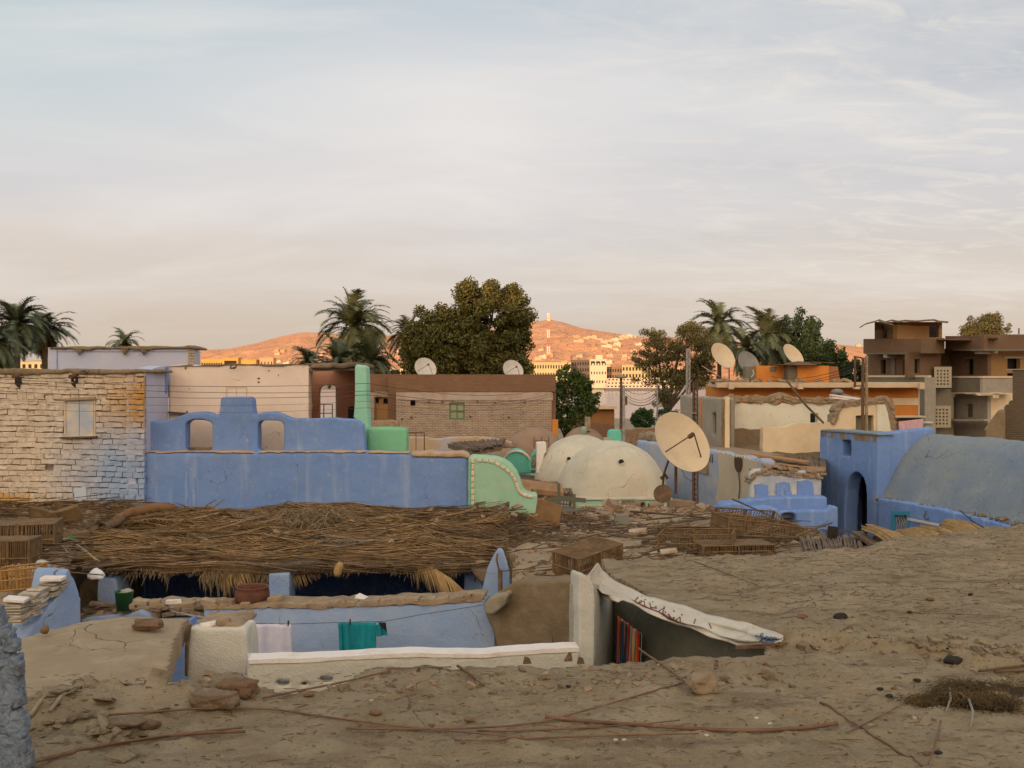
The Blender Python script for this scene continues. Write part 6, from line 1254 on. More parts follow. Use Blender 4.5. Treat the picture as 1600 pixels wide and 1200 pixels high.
def fn(rr_):
    y = 11.95+4.7*rr_.random()**1.15; x = rr_.uniform(-5.0-(y-12)*.36,-.3); L = rr_.uniform(.5,2.6); a = rr_.gauss(0,.17)+.22*math.sin(x*1.3+y*1.7); bend = rr_.gauss(0,.10)
    pts = []; lift = abs(rr_.gauss(0,.025))
    for k in range(5):
        s = (k/4-.5)*L; xx = x+s*math.cos(a); yy_ = y+s*math.sin(a)+bend*(k/4-.5)**2*L*1.5
        xx = min(max(xx,-5.15-(yy_-12)*.36),-.05); pts.append(Vector((xx, yy_, zat(xx, max(yy_,11.9))+.012+lift*(1.1+k/2*rr_.uniform(-.4,.8)))))
    r = rr_.uniform(.002,.006) if rr_.random() < .75 else rr_.uniform(.008,.016); return pts, [r, r, r*.9, r*.7, r*.35]
strands(m, 5200, 3, fn); m.build('thatch_layers', m_reed, t)
m = MB()
def fn(rr_):
    cx_, cy_ = rr_.choice([(-5.6,12.6),(-4.9,12.9),(-4.0,14.3),(-3.2,12.6),(-2.4,13.6),(-1.4,12.6),(-3.0,15.8),(-1.0,14.6),(-5.0,15.5)]); a = rr_.choice([-.35,.25,-.2,.1])+rr_.gauss(0,.25)
    x = cx_+rr_.gauss(0,.45); y = cy_+rr_.gauss(0,.4); L = rr_.uniform(.6,1.7); pts = []
    for k in range(4):
        s = (k/3-.5)*L; xx = min(max(x+s*math.cos(a),-6.6),-.05); yy_ = max(12,y+s*math.sin(a)); pts.append(Vector((xx, yy_, zat(xx, yy_)+.04+.035*math.sin(k/3*3.14)+rr_.uniform(0,.03))))
    r = rr_.uniform(.004,.012); return pts, [r,r,r*.8,r*.4]
strands(m, 2000, 5, fn); m.build('loose_reeds', m_straw if False else M('golden_old_reed', (.31,.19,.085), [((.18,.11,.05), 5, .4, .65)], coord='Position'), t)
m = MB(); rr_ = random.Random(77)
for i in range(420):
    cx_, cy_ = rr_.choice([(-5.6,13.2),(-4.3,15.2),(-2.2,15.4),(-3.6,13.4),(-1.6,13.6),(-.8,15.6),(-2.7,14.4)]); x = cx_+rr_.gauss(0,.55); y = min(16.6,max(12.1,cy_+rr_.gauss(0,.35))); s_ = rr_.uniform(.02,.11)
    m.box((x,y,zat(x,y)+.03+s_*.15), (s_*1.4,s_,s_*.4), rot=(rr_.uniform(-.5,.5),rr_.uniform(-.5,.5),rr_.uniform(0,3)), jit=s_*.2)
o = m.build('dried_mud_clods', m_clay, t); o['kind'] = 'stuff'
# fringe hanging from the front eave
def fringe(m, x0, x1, n, lmin, lmax, seed, y=11.93, dz=0.0, lean=.3):
    rr_ = random.Random(seed)
    for _ in range(n):
        x = rr_.uniform(x0,x1); z = zat(x,12.0)-.03+dz+rr_.uniform(-.06,.02); L = rr_.uniform(lmin,lmax)*(.4+.6*rr_.random()); dx = rr_.gauss(lean*.4, .25)*L
        m.tube([(x,y+rr_.uniform(0,.1),z),(x+dx*.4,y-.05-rr_.uniform(0,.05),z-L*.45),(x+dx,y-.08-rr_.uniform(0,.06),z-L)], [.006,.005,.0015], 3, cap=False)
m = MB(); fringe(m,-4.95,-.6,340,.02,.07,1); fringe(m,-3.75,-3.2,150,.10,.30,2,lean=.7); fringe(m,-3.15,-2.7,120,.06,.22,3,lean=.3); fringe(m,-4.6,-4.1,50,.06,.2,4)
m.build('eave_fringe', M('bleached_leaf', (.29,.215,.12), [((.18,.12,.065),3,.42,.62)], coord='Position'), t)
m = MB()                                                         # reed bundle that edges the eave
def fn(rr_):
    x = rr_.uniform(-4.9,-.9); L = rr_.uniform(.8,2.2); pts = []
    dy = rr_.uniform(-.09,.1); dz_ = rr_.uniform(-.05,.05)
    for k in range(5): xx = min(-.5,x+k/4*L); pts.append(Vector((xx, 11.93+dy, zat(xx,12.0)+dz_-.02)))
    return pts, rr_.uniform(.006,.012)
strands(m, 420, 8, fn); m.build('eave_bundle', m_reed, t)
def palm_leaf(name, label, pts, L, wid, mat, seed, n=70, hang=.6, cat='palm leaf', group=None, parent=None, out=None):
    m = MB(); pts = [Vector(p) for p in pts]; rr_ = random.Random(seed)
    def at(s):
        k = min(int(s*(len(pts)-1)), len(pts)-2); return pts[k].lerp(pts[k+1], s*(len(pts)-1)-k)
    m.tube([at(i/12) for i in range(13)], [.02*(1-i/15) for i in range(13)], 6)
    for i in range(n):
        s = .12+.88*i/n; p = at(s); d = (at(min(1,s+.02))-at(max(0,s-.02))).normalized(); sd_ = d.cross(Vector((0,0,1))).normalized()
        for sg in (-1,1):
            l = wid*math.sin(math.pi*min(.95,s*.85+.12))**.7*rr_.uniform(.75,1.15); e = p + sd_*sg*l*(.55) + d*l*.75 - Vector((0,0,l*hang*rr_.uniform(.7,1.3)))
            m.tube([p, p.lerp(e,.5)+Vector((0,0,l*.12)), e], [.006,.005,.0012], 3, cap=False)
    o = m.build(name, mat, parent, origin=None if parent else tuple(pts[0])); return o if parent else tag(o, label, cat, group)
palm_leaf('palm_leaf', 'dry palm leaf drooping from the right end of the thatch into the dark opening', [P(628,886,12.1),P(655,882,11.9),P(680,890,11.8),P(705,905,11.75),P(728,926,11.75)], 1, .28, m_straw, 5, n=85, hang=.9)
palm_leaf('palm_leaf', 'bushy dry palm leaf hanging over the left dark opening below the thatch', [P(300,874,12.3),P(330,876,12.1),P(360,880,11.95),P(392,888,11.9)], 1, .30, m_straw, 6, n=90, hang=1.1)
palm_leaf('palm_leaf', 'dry palm leaf lying along the eave over the blue column', [P(380,876,12.2),P(410,872,12.1),P(440,878,12.05),P(470,886,12.0),P(500,892,12.0)], 1, .22, m_straw, 7, n=80, hang=.8)
palm_leaf('palm_leaf', 'small dry palm leaf at the right end of the eave', [P(690,872,12.4),P(712,868,12.3),P(730,874,12.2)], 1, .16, m_reed, 8, n=50, hang=.6)
rr_ = random.Random(55)
for i in range(26):
    y = rr_.uniform(12.4,16.2); x = rr_.uniform(-5.0-(y-12)*.36,-1.1); a = rr_.gauss(.1,.45)+(3.14 if rr_.random() < .4 else 0); L = rr_.uniform(.8,1.5); bw = rr_.uniform(-.25,.25); pp_ = []
    for k in range(5): s_ = k/4*L; xx = min(max(x+s_*math.cos(a)-bw*(k/4)**2*math.sin(a),-6.4),-.2); yy_ = min(16.7,max(12.1,y+s_*math.sin(a)+bw*(k/4)**2)); pp_.append((xx,yy_,zat(xx,yy_)+.07+.05*math.sin(k/4*3.14)))
    palm_leaf('palm_leaf', '', pp_, 1, rr_.uniform(.14,.24), [m_reed, bpy.data.materials['golden_old_reed'], m_fronddead][i%3], 100+i, n=46, hang=.25, parent=t)
# grassy tuft heap
t2 = thing('reed_heap', 'spiky heap of dead palm leaves standing up on the thatch', 'heap', (P(490,830,15).x,15,zat(-3,15))); m = MB(); rr_ = random.Random(9)
for i in range(420):
    b = P(rr_.uniform(468,525), 0, 15); x = b.x+rr_.gauss(0,.12); y = 15+rr_.uniform(-.9,.8); z = zat(x,y); a = rr_.uniform(0,6.28); L = rr_.uniform(.2,.62); h = rr_.uniform(.05,.26)
    m.tube([(x,y,z),(x+math.cos(a)*L*.4,y+math.sin(a)*L*.4,z+h),(x+math.cos(a)*L,y+math.sin(a)*L,z+h*rr_.uniform(-.1,.9))], [.008,.007,.002], 3, cap=False)
m.build('leaves', M('grey_dead_leaf', (.27,.20,.12), [((.15,.1,.06),6,.42,.65)], coord='Position'), t2)
palm_leaf('stem', '', [P(520,845,14),P(505,825,14.6),P(485,812,15.2),P(462,806,15.6)], 1, .3, m_fronddead, 10, n=60, hang=.7, parent=t2)
def onth(px, py, dz=0): 
    p = hit(lambda X,Y: thz(X,Y)+dz, px, py, 11, 17); return p
def zline(pts, zf, h=.02): return [Vector((p.x,p.y,p.z+h)) for p in pts]
m = MB(); m.tube([onth(167,822,.05),onth(186,811,.10),onth(200,803,.12),onth(225,796,.12),onth(250,793,.12),onth(273,794,.12)], [.05,.075,.075,.085,.08,.07], 9)
tag(m.build('bent_log', M('reddish_log', (.22,.12,.06), [((.13,.075,.04),6,.4,.65)], bumps=[(20,.6)], coord='Position'), origin=tuple(onth(225,798)), smooth=True), 'bent reddish brown log lying on the back left edge of the thatch', 'log')
m = MB(); m.tube([onth(140,828,.04),onth(160,824,.10),onth(185,816,.16),onth(196,806,.18)], [.06,.06,.055,.04], 8); tag(m.build('forked_log', m_wood, origin=tuple(onth(160,826)), smooth=True), 'thick dark branch below the bent log at the left of the thatch', 'branch')
for i,(a_,b_,lb) in enumerate((((300,822,.05),(351,780,.05),'long dry reed sticking up in front of the blue wall, left of the grassy heap'),((310,800,.1),(338,781,.1),'short dry reed crossing the longer one in front of the blue wall'),((288,793,.05),(300,801,.02),'little twig at the back edge of the thatch near the log'),((458,795,.1),(505,812,.1),'thin reed lying near the top of the grassy heap'),((515,797,.05),(600,793,.05),'thin straight stick along the back of the thatch against the blue wall'),((560,798,.02),(620,797,.05),'stick laid along the pale rubble at the back of the thatch'))):
    p1 = P(a_[0],a_[1],16.2); p2 = P(b_[0],b_[1],16.6); m = MB(); m.tube([p1, p1.lerp(p2,.5)+Vector((0,0,.02)), p2], [.014,.011,.005], 5); tag(m.build('dry_reed', m_stick, origin=tuple(p1)), lb, 'reed')
tag(slab('rag_pile', Plane(555,16.3,700,16.3), [(556,803),(575,800),(600,800),(640,802),(670,806),(690,812),(698,822),(680,826),(650,826),(620,824),(590,815),(560,809)], .6, M('pale_rubble_cloth', (.55,.45,.34), [((.36,.27,.18), 7, .42, .62), ((.66,.6,.5), 16, .55, .7, .8)], bumps=[(20,.9)], coord='Position'), vox=.03, disp=.12, size=.1, step=.1, jit=.02, origin=base_at(630,16.3,3.7)), 'pale crumpled rubble and rags at the back right of the thatch', 'rubble')
m = MB(); p = onth(609,852,.05); m.lathe(p, [(.035,-.08),(.05,-.02),(.045,.04),(.02,.09)], 10, M=Matrix.Rotation(.5,4,'Y'), closed=True); tag(m.build('clay_jar', m_clay, origin=tuple(p), smooth=True), 'small grey clay jar standing on the thatch', 'jar')
m = MB(); p = onth(531,888,.03); p.y -= .1; m.lathe(p, [(.03,-.08),(.05,-.03),(.048,.05),(.025,.09)], 10, M=Matrix.Rotation(.3,4,'Y'), closed=True); tag(m.build('pale_cone', m_straw, origin=tuple(p), smooth=True), 'pale oval cob hanging at the front eave of the thatch', 'cob')
# ---- cluttered roof left of the thatch
clp = [(-9,10.6),(-5.5,10.4),(-4.72,10.5),(-5.30,12.0),(-5.7,12.8),(-6.3,14.5),(-6.3,16.9),(-11,16.9)]
def clz(X, Y): return H - 2.05 - .012*(Y-10) + fbm(X*1.2, Y*1.2, 4)*.12 + fbm(X*6, Y*6, 3)*.04
cr = tag(field('cluttered_roof', clp, clz, .05, m_clay, 0, .03), kind='structure')
# ---- messy mud roof in the middle
mrp = [(.02,9.9),(.5,9.7),(.95,9.55),(1.6,9.75),(2.5,10.1),(4.9,11.1),(4.95,13.2),(4.85,14.4),(4.62,15.4),(4.25,17.2),(3.9,19.4),(3.5,20.3),(2.2,20.5),(1.3,20.2),(.5,20.6),(-.1,19),(-.35,17.2),(-.3,14),(-.2,12.6),(.0,12.0),(.02,11.2)]
def mrz(X, Y):
    d = np.clip(1.96+(Y-9.8)*.12, 1.9, 2.34) + np.clip((Y-13)*.01, 0, .08) + np.clip((Y-16.5)*.07, 0, .22)
    z = H - d + fbm(X*.9+5, Y*.9, 3)*.12 + fbm(X*5, Y*5, 4)*.05
    for bx, by, r, h in ((.35,12.6,.75,.20),(.9,11.2,.5,.08),(1.6,14.5,.8,.10),(3.4,17.5,1.0,.12)): z = z + h*np.exp(-((X-bx)**2+(Y-by)**2)/r**2)
    return z
mr = tag(field('messy_roof', mrp, mrz, .035, M('mid_mud_roof', (.32,.235,.15), [((.24,.17,.105), 1.2, .4, .66, .8), ((.40,.30,.20), 6, .5, .7, .6), ((.16,.11,.07), 16, .6, .72, .7)], bumps=[(8,.6),(40,.5)], coord='Position'), 0, .03), kind='structure')
def onmr(px, py, dz=0): return hit(lambda X,Y: mrz(X,Y)+dz, px, py, 9.9, 20.3)
def oncl(px, py, dz=0): return hit(lambda X,Y: clz(X,Y)+dz, px, py, 10.4, 16.8)
def onfg(px, py, dz=0): return hit(lambda X,Y: fgz(X,Y)+dz, px, py, 2.0, 12)
def onlz(px, py, dz=0): return hit(lambda X,Y: lz(X,Y)+dz, px, py, 3.5, 9)
# ---- crates of palm ribs
def crate(name, label, c, L, W_, Hh, rot, mat, nsl=14, closed_top=False, group='palm rib crates', r=.006, bare=False):
    t = thing(name, label, 'crate', tuple(c), group=group); Mx = Matrix.Translation(c) @ (Matrix.Rotation(rot[2],4,'Z') @ Matrix.Rotation(rot[1],4,'Y') @ Matrix.Rotation(rot[0],4,'X')); q = lambda x,y,z: Mx @ Vector((x*L/2,y*W_/2,z*Hh))
    m = MB()
    for z in (0,.5,1) if not bare else (0,1):
        for s in (-1,1): m.tube([q(-1.03,s,z),q(1.03,s,z)], r*1.5, 5); m.tube([q(s,-1.03,z),q(s,1.03,z)], r*1.5, 5)
    for sx in (-1,0,1):
        for s in (-1,1): m.tube([q(sx,s,-.02),q(sx,s,1.03)], r*1.9, 5)
    m.build('rails', mat, t); m = MB(); rr_ = random.Random(name+label); nw = max(4, int(nsl*W_/L))
    for i in range(nsl):
        u = -1+2*(i+.5)/nsl
        for s in (-1,1): m.tube([q(u,s,0),q(u+rr_.uniform(-.02,.02),s,1)], r*rr_.uniform(.8,1.1), 4, cap=False)
    for i in range(nw):
        u = -1+2*(i+.5)/nw
        for s in (-1,1): m.tube([q(s,u,0),q(s,u,1)], r, 4, cap=False)
    m.build('uprights', mat, t); m = MB()
    n2 = int(nw*(2.6 if closed_top else 1))
    for i in range(n2):
        u = -1+2*(i+.5)/n2; m.tube([q(-1,u,0),q(1,u,0)], r, 4, cap=False)
        if closed_top: m.tube([q(-1,u,1),q(1,u,1)], r*1.1, 4, cap=False)
    m.build('slats', mat, t); return t
crate('palm_crate', 'large closed brown reed crate at the left edge, in front of the brick house', oncl(22,868)+Vector((0,.2,.0)), .78, .5, .36, (0,0,.25), m_crate, 34, True, r=.008)
crate('palm_crate', 'tall brown reed crate standing before the large one at the left edge', oncl(18,893)+Vector((0,.05,-.03)), .44, .34, .38, (0,0,.1), m_crate, 22, True, r=.008)
crate('palm_crate', 'small golden open crate on the rubble under the brown crates', P(35,917,10.0), .40, .26, .20, (.0,-.08,.12), m_crateo, 11, r=.007)
crate('palm_crate', 'weathered long crate lying tilted in the middle of the messy roof', onmr(920,898)+Vector((0,.1,.0)), .66, .36, .27, (.1,-.12,.75), m_crate, 34, True, r=.0065)
crate('palm_crate', 'broken open crate before the pale green wall', onmr(790,812)+Vector((-.05,.1,.10)), .95, .55, .28, (0,-.12,.2), m_crate, 18, r=.008)
crate('palm_crate', 'collapsed crate holding scraps beside the cardboard', onmr(852,806)+Vector((0,0,.08)), .95, .55, .28, (0,.06,-.1), m_crate, 18, r=.008)
crate('palm_crate', 'wide sagging open crate at the right of the messy roof', onmr(1180,846)+Vector((0,0,.02)), 1.15, .7, .30, (0,.14,.15), m_crate, 26, r=.008)
crate('palm_crate', 'flattened open crate left of the wide sagging one', onmr(1090,858)+Vector((0,0,.0)), 1.0, .6, .24, (0,-.05,-.3), m_crate, 26, r=.007)
crate('palm_crate', 'broken crate side leaning behind the wide sagging one', onmr(1150,828)+Vector((.2,.2,.0)), 1.1, .3, .26, (.4,.1,.35), m_crate, 22, r=.008)
crate('palm_crate', 'crate bottom with close bars in front of the flattened one', onmr(1150,870)+Vector((0,.2,.0)), 1.0, .5, .16, (0,.0,.12), m_crate, 40, True, r=.006)
# sticks lying across the messy roof
def stick(label, pts, r, mat=None, name='stick', cat='stick', group=None, taper=.6, zf=None):
    m = MB(); n_ = len(pts); m.tube(pts, [r*(1-(1-taper)*i/(n_-1)) for i in range(n_)], 6); return tag(m.build(name, mat or m_stick, origin=tuple(pts[0]), smooth=True), label, cat, group)
for lb,a_,b_,h1_,h2_,r in (('long dark pole across the messy roof towards the crates',(985,808),(1180,828),.10,.12,.02),('pole lying above the wide sagging crate',(1145,795),(1245,842),.25,.15,.018),('thin pole in front of the flattened crate',(1000,838),(1130,836),.12,.12,.014),
   ('low pole under the flattened crate',(1060,848),(1240,852),.12,.1,.018),('brown pole sloping to the black box',(1238,858),(1300,838),.15,.2,.018),('thin pole along the roof behind the tilted crate',(860,830),(990,842),.03,.03,.010),('crooked branch on the hump left of the tilted crate',(768,858),(826,838),.08,.08,.014),
   ('long rib sloping from the reed pile to the pale green wall',(745,835),(812,770),.02,.35,.014),('rib leaning over the broken open crate',(800,820),(826,800),.1,.3,.012),('pole crossing the upper crate bars',(1010,822),(1160,812),.1,.14,.016),('thin reed bent over the mud hump',(905,812),(880,850),.08,.02,.006)):
    p1 = onmr(*a_)+Vector((0,0,h1_)); p2 = onmr(*b_)+Vector((0,0,h2_)); stick(lb, [p1, p1.lerp(p2,.5)+Vector((0,0,.015)), p2], r, m_wood, cat='pole')
m_pipe = M('dusty_pipe', (.44,.36,.27), [((.3,.22,.15),9,.45,.65)])
for lb,c,w,h,rt,mm in (('dark board leaning against the broken crates',(880,812),.6,.05,(.3,.4,.2),m_wood),('brown box lid sunk in the reed litter',(778,828),.4,.05,(.2,-.3,.4),m_card),('long pale stick of wood poking up from the broken crates',(822,806),.9,.03,(0,-.55,.2),m_wood2),('short dark post leaning left from the crates',(806,800),.5,.04,(0,-1.1,.2),m_wood),('red-brown clay brick block by the rusty lid',(1055,795),.3,.14,(0,0,.2),m_brdome),('pair of stacked clay bricks right of the rusty lid',(1070,790),.35,.12,(0,.05,.1),m_brdome),('broken brown jar side lying among the shards',(960,800),.26,.14,(.4,.3,.5),m_brdome)):
    p = onmr(*c)+Vector((0,0,.12)); m = MB(); m.box(p, (w,.22 if w < .5 else .05,h), rot=rt, jit=.012); tag(m.build('scrap_piece', mm, origin=tuple(p), bevel=.008), lb, 'scrap')
# upturned table with legs
t = thing('upturned_table', 'old upturned green table with its legs in the air in front of the cream domes', 'table', tuple(onmr(860,800)))
gm = M('worn_green_paint', (.13,.14,.10), [((.2,.13,.08),8,.45,.65)]); pc = lambda x,y: P(x,y,18.6)
for a_,b_ in (((832,764),(832,806)),((873,755),(874,800)),((897,772),(897,803))): m = MB(); m.bar(pc(*a_), pc(*b_), .055); m.build('leg', gm, t)
m = MB(); m.bar(pc(833,787), pc(875,779), .05, .09); m.bar(pc(875,778), pc(915,782), .05, .08); m.bar(pc(834,795), P(868,800,18.0), .06, .05); m.build('apron', gm, t)
m = MB(); m.bar(P(834,800,18.2), P(898,795,18.6), .6, .03); m.build('top', gm, t)
for lb,c,w,h,rt,mm,cat in (('orange-brown plank leaning on the upturned table',(851,790),.55,.07,(.2,-.45,.1),m_wood2,'plank'),('bent grey metal sheet before the upturned table',(872,800),.55,.20,(.5,-.3,.1),M('dull_zinc',(.36,.38,.36)),'metal sheet'),('small pale block beside the zinc sheet',(888,800),.16,.12,(0,0,.3),m_clay,'block')):
    p = onmr(*c)+Vector((0,0,.10)); m = MB(); m.box(p, (w,.3 if h>.1 else .06,.03 if h>.15 else h), rot=rt, jit=.01); tag(m.build(cat.replace(' ','_'), mm, origin=tuple(p), bevel=.006), lb, cat)
def sheetbox(label, c, w, d, h, rot, mat, cat, name, off=.05, jit=.02):
    p = c+Vector((0,0,off)); m = MB(); m.box(p, (w,d,h), rot=rot, jit=jit); return tag(m.build(name, mat, origin=tuple(p), bevel=.005), label, cat)
sheetbox('flattened brown cardboard box on top of the broken crates', onmr(845,800), .85,.4,.14, (.3,.14,.1), m_card, 'cardboard', 'cardboard_box', .46)
sheetbox('smaller bent cardboard piece on the broken crates', onmr(812,802), .5,.35,.04, (.5,-.4,.3), m_card, 'cardboard', 'cardboard_box', .40)
sheetbox('triangular brown board standing in the scraps', onmr(856,824), .40,.03,.46, (.3,.25,-.3), m_card, 'board', 'board', .20)
sheetbox('little brown board beside the triangular one', onmr(830,822), .2,.03,.2, (.3,.5,.2), m_card, 'board', 'board', .08)
sheetbox('white crumpled sheet of paper at the edge of the mud hump', onmr(805,822), .42,.2,.04, (.2,.1,-.1), m_pipe, 'paper', 'paper_sheet', .06)
sheetbox('grey concrete block on the messy roof', onmr(971,822), .22,.14,.2, (0,0,.1), M('grey_block', (.22,.21,.17)), 'concrete block', 'concrete_block', .09, .006)
sheetbox('black box standing at the roof edge before the blue gateway', onmr(1300,838) if False else P(1301,832,12.6), .11,.08,.15, (0,.12,.1), m_dark, 'box', 'black_box', .0, .004)
sheetbox('pale upright tile behind the grey concrete block', onmr(945,795), .09,.05,.22, (0,.05,0), m_pipe, 'tile', 'tile', .1, .004)
m = MB(); q = Vector((-.25,-.9,.35)).to_track_quat('Z','Y').to_matrix().to_4x4(); p = P(1036,772,19.4); m.lathe(p, [(.02,.0),(.15,.01),(.16,.025),(.155,.03),(.01,.02)], 28, M=q@Matrix.Scale(1.15,4), closed=True); tag(m.build('rusty_lid', M('rusty_brown_lid',(.10,.06,.03),[((.18,.1,.05),8,.45,.65)], rough=.6), origin=tuple(p)), 'round rusty brown lid propped up at the foot of the big cream dish', 'lid')
for lb,c,r,L,a_ in (('short broken clay pipe with a dark mouth behind the concrete block',(1000,792),.075,.22,.4),('cream pipe piece lying with its mouth to the right in the messy roof',(997,838),.06,.26,1.3),('pale pipe piece near the roof edge right of the tilted crate',(1045,870),.055,.22,1.4),('red clay pipe piece by the rusty lid',(1025,795),.07,.3,1.7),('thin white tube among the shards',(940,788),.03,.22,1.5)):
    p = onmr(*c)+Vector((0,0,r)); d = Vector((math.sin(a_),-math.cos(a_),.12)); m = MB(); n_=16
    q = d.to_track_quat('Z','Y').to_matrix().to_4x4(); m.lathe(p, [(r*.72,-L/2),(r,-L/2),(r,L/2),(r*.75,L/2),(r*.72,-L/2+.02)], n_, M=q); tag(m.build('clay_pipe', m_pipe if 'cream' in lb or 'pale' in lb or 'white' in lb else m_brdome, origin=tuple(p), smooth=False), lb, 'pipe')
# pottery shards and small rubble: nobody could count them
def scatter(name, label, cat, region, zf, n, smin, smax, mats, seed, ysel=None, flat=.6, jit=.25):
    rr_ = random.Random(seed); m = MB(); k = 0
    while k < n:
        px_, py_ = region(rr_); p = hit(zf, px_, py_, 2.0, 21) if False else None
        X, Y = px_, py_; s_ = smin+(smax-smin)*rr_.random()**2.2; z = float(zf(np.array([X]), np.array([Y]))[0])
        m.box((X,Y,z+s_*.18), (s_*rr_.uniform(.7,1.5), s_*rr_.uniform(.6,1.1), s_*flat*rr_.uniform(.5,1.2)), rot=(rr_.uniform(-.5,.5),rr_.uniform(-.5,.5),rr_.uniform(0,3.1)), jit=s_*jit*.5, mi=rr_.randrange(len(mats))); k += 1
    o = m.build(name, mats, origin=None); return tag(o, label, cat, kind='stuff')
def inreg(poly, also=None):
    xs = [p[0] for p in poly]; ys = [p[1] for p in poly]
    def f(rr_):
        while True:
            x = rr_.uniform(min(xs),max(xs)); y = rr_.uniform(min(ys),max(ys))
            if inpoly(np.array([x]), np.array([y]), poly)[0] and (not also or inpoly(np.array([x,x]), np.array([y+.07,y-.0]), also).all()): return x, y
    return f
shr = [(1.2,17.4),(3.6,17.6),(3.7,19.9),(1.1,20.0)]
scatter('pottery_shards', 'strewn pottery shards and pale stones at the back of the messy roof', 'rubble', inreg(shr), mrz, 560, .03, .17, [m_clay, m_brdome, m_brdome, m_wood, m_clay, m_brdome, m_clay, m_clay, m_grayw, m_wood], 21)
scatter('roof_rubble', 'small rubble strewn over the messy roof', 'rubble', inreg(mrp), mrz, 1300, .02, .10, [m_clay, m_mud2, m_wood, m_clay, m_mud2, m_grayw], 22)
scatter('roof_rubble', 'small rubble strewn over the cluttered left roof', 'rubble', inreg(clp), clz, 800, .03, .14, [m_clay, m_mud2, m_wood, m_reed], 23)
m = MB()
def fn(rr_):
    X, Y = inreg(mrp)(rr_); 
    if rr_.random() < .3: X, Y = rr_.gauss(.5,.5), rr_.gauss(16.5,1.0)
    if rr_.random() < .5: X, Y = rr_.gauss(2.9,.8), rr_.gauss(14.6,.9)
    a = rr_.gauss(.1,.5); L = rr_.uniform(.15,.9); z = float(mrz(np.array([X]),np.array([Y]))[0]); h = abs(rr_.gauss(0,.03))
    return [Vector((X-math.cos(a)*L/2,Y-math.sin(a)*L/2,z+h)),Vector((X,Y,z+h+rr_.uniform(0,.05))),Vector((X+math.cos(a)*L/2,Y+math.sin(a)*L/2,z+rr_.uniform(0,.1)))], rr_.uniform(.003,.009)
strands(m, 850, 31, fn); tag(m.build('twigs', m_wood), 'brushwood and twigs strewn over the messy roof', 'twigs', kind='stuff')
m = MB()
def fn(rr_):
    X, Y = rr_.gauss(-.25,.40), rr_.uniform(12.9,17.4); z = H-2.40+rr_.uniform(0,.12)+(.06 if X < -.2 else 0)
    a = rr_.gauss(.35,.4); L = rr_.uniform(.3,1.3)
    return [Vector((X-math.cos(a)*L/2,Y-math.sin(a)*L/2,z)),Vector((X,Y,z+rr_.uniform(.02,.07))),Vector((X+math.cos(a)*L/2,Y+math.sin(a)*L/2,z+rr_.uniform(0,.1)))], rr_.uniform(.003,.010)
strands(m, 900, 33, fn); tag(m.build('reed_litter', m_reed), 'tangled reed litter between the thatch and the broken crates', 'reeds', kind='stuff')
m = MB()
def fn(rr_):
    X, Y = inreg(clp)(rr_)
    a = rr_.gauss(-.1,.5); L = rr_.uniform(.2,1.2); z = float(clz(np.array([X]),np.array([Y]))[0])+abs(rr_.gauss(0,.05))
    return [Vector((X-math.cos(a)*L/2,Y-math.sin(a)*L/2,z)),Vector((X,Y,z+.03)),Vector((X+math.cos(a)*L/2,Y+math.sin(a)*L/2,z+rr_.uniform(0,.08)))], rr_.uniform(.003,.012)
strands(m, 1300, 34, fn); tag(m.build('reed_litter', m_reed), 'reeds and brushwood strewn over the cluttered left roof', 'reeds', kind='stuff')
for lb,a_,b_,r,mm in (('pale rib sloping from the crates down to the white bag',(88,848),(155,885),.016,m_wood2),('second rib below the pale one left of the white bag',(120,862),(150,884),.012,m_wood2),('grey forked branch right of the tall brown crate',(70,872),(94,858),.014,m_dishg),('short grey branch end beside the forked one',(92,860),(106,872),.012,m_dishg),('pale curled rib behind the large brown crate',(64,838),(90,846),.03,m_wood2),('long straight rib over the cluttered roof',(90,850),(135,858),.012,m_wood2)):
    p1 = oncl(*a_)+Vector((0,0,.08)); p2 = oncl(*b_)+Vector((0,0,.06)); stick(lb, [p1,p1.lerp(p2,.5)+Vector((0,0,.02)),p2], r, mm, cat='branch', name='branch')
sheetbox('weathered flat board on the cluttered roof behind the pale ribs', oncl(115,846), .42,.2,.03, (.1,-.08,.2), m_wood, 'board', 'board', .10)
sheetbox('dark upright reed screen before the orange-stained brickwork', oncl(68,826), .5,.05,.28, (.3,.1,-.4), m_crate, 'reed screen', 'reed_screen', .15)
sheetbox('second slanting reed screen right of the dark one', oncl(103,822), .4,.05,.26, (.4,-.3,.3), m_crate, 'reed screen', 'reed_screen', .12)
sheetbox('low dark plank at the foot of the brick house', P(30,812,16.2), 1.1,.06,.14, (0,.02,.05), m_wood, 'plank', 'plank', 0)
m = MB(); p = oncl(110,852)+Vector((0,0,.07)); m.lathe(p, [(.05,-.04),(.055,.02),(.03,.05)], 12, closed=True); tag(m.build('green_pot', M('green_plastic', (.03,.16,.04), rough=.4), origin=tuple(p)), 'little green plastic pot tucked under the flat board', 'pot')
m = MB(); m.box((0,0,0),(1,1,1)); 
def lumpbag(name, label, cat, c, s, mat, seed):
    m = MB(); V = []; 
    bm = bmesh.new(); bmesh.ops.create_icosphere(bm, subdivisions=3, radius=1)
    for v in bm.verts:
        n_ = mn.noise(v.co*1.7+Vector((seed,0,0)))*.35+mn.noise(v.co*4+Vector((0,seed,0)))*.15; v.co = v.co*(1+n_); v.co = Vector((v.co.x*s[0], v.co.y*s[1], max(v.co.z,-.6)*s[2]))+Vector(c)
    me = bpy.data.meshes.new(name); bm.to_mesh(me); bm.free(); me.polygons.foreach_set('use_smooth', [True]*len(me.polygons))
    return tag(link_mesh(name, me, mat, None, tuple(c)), label, cat)
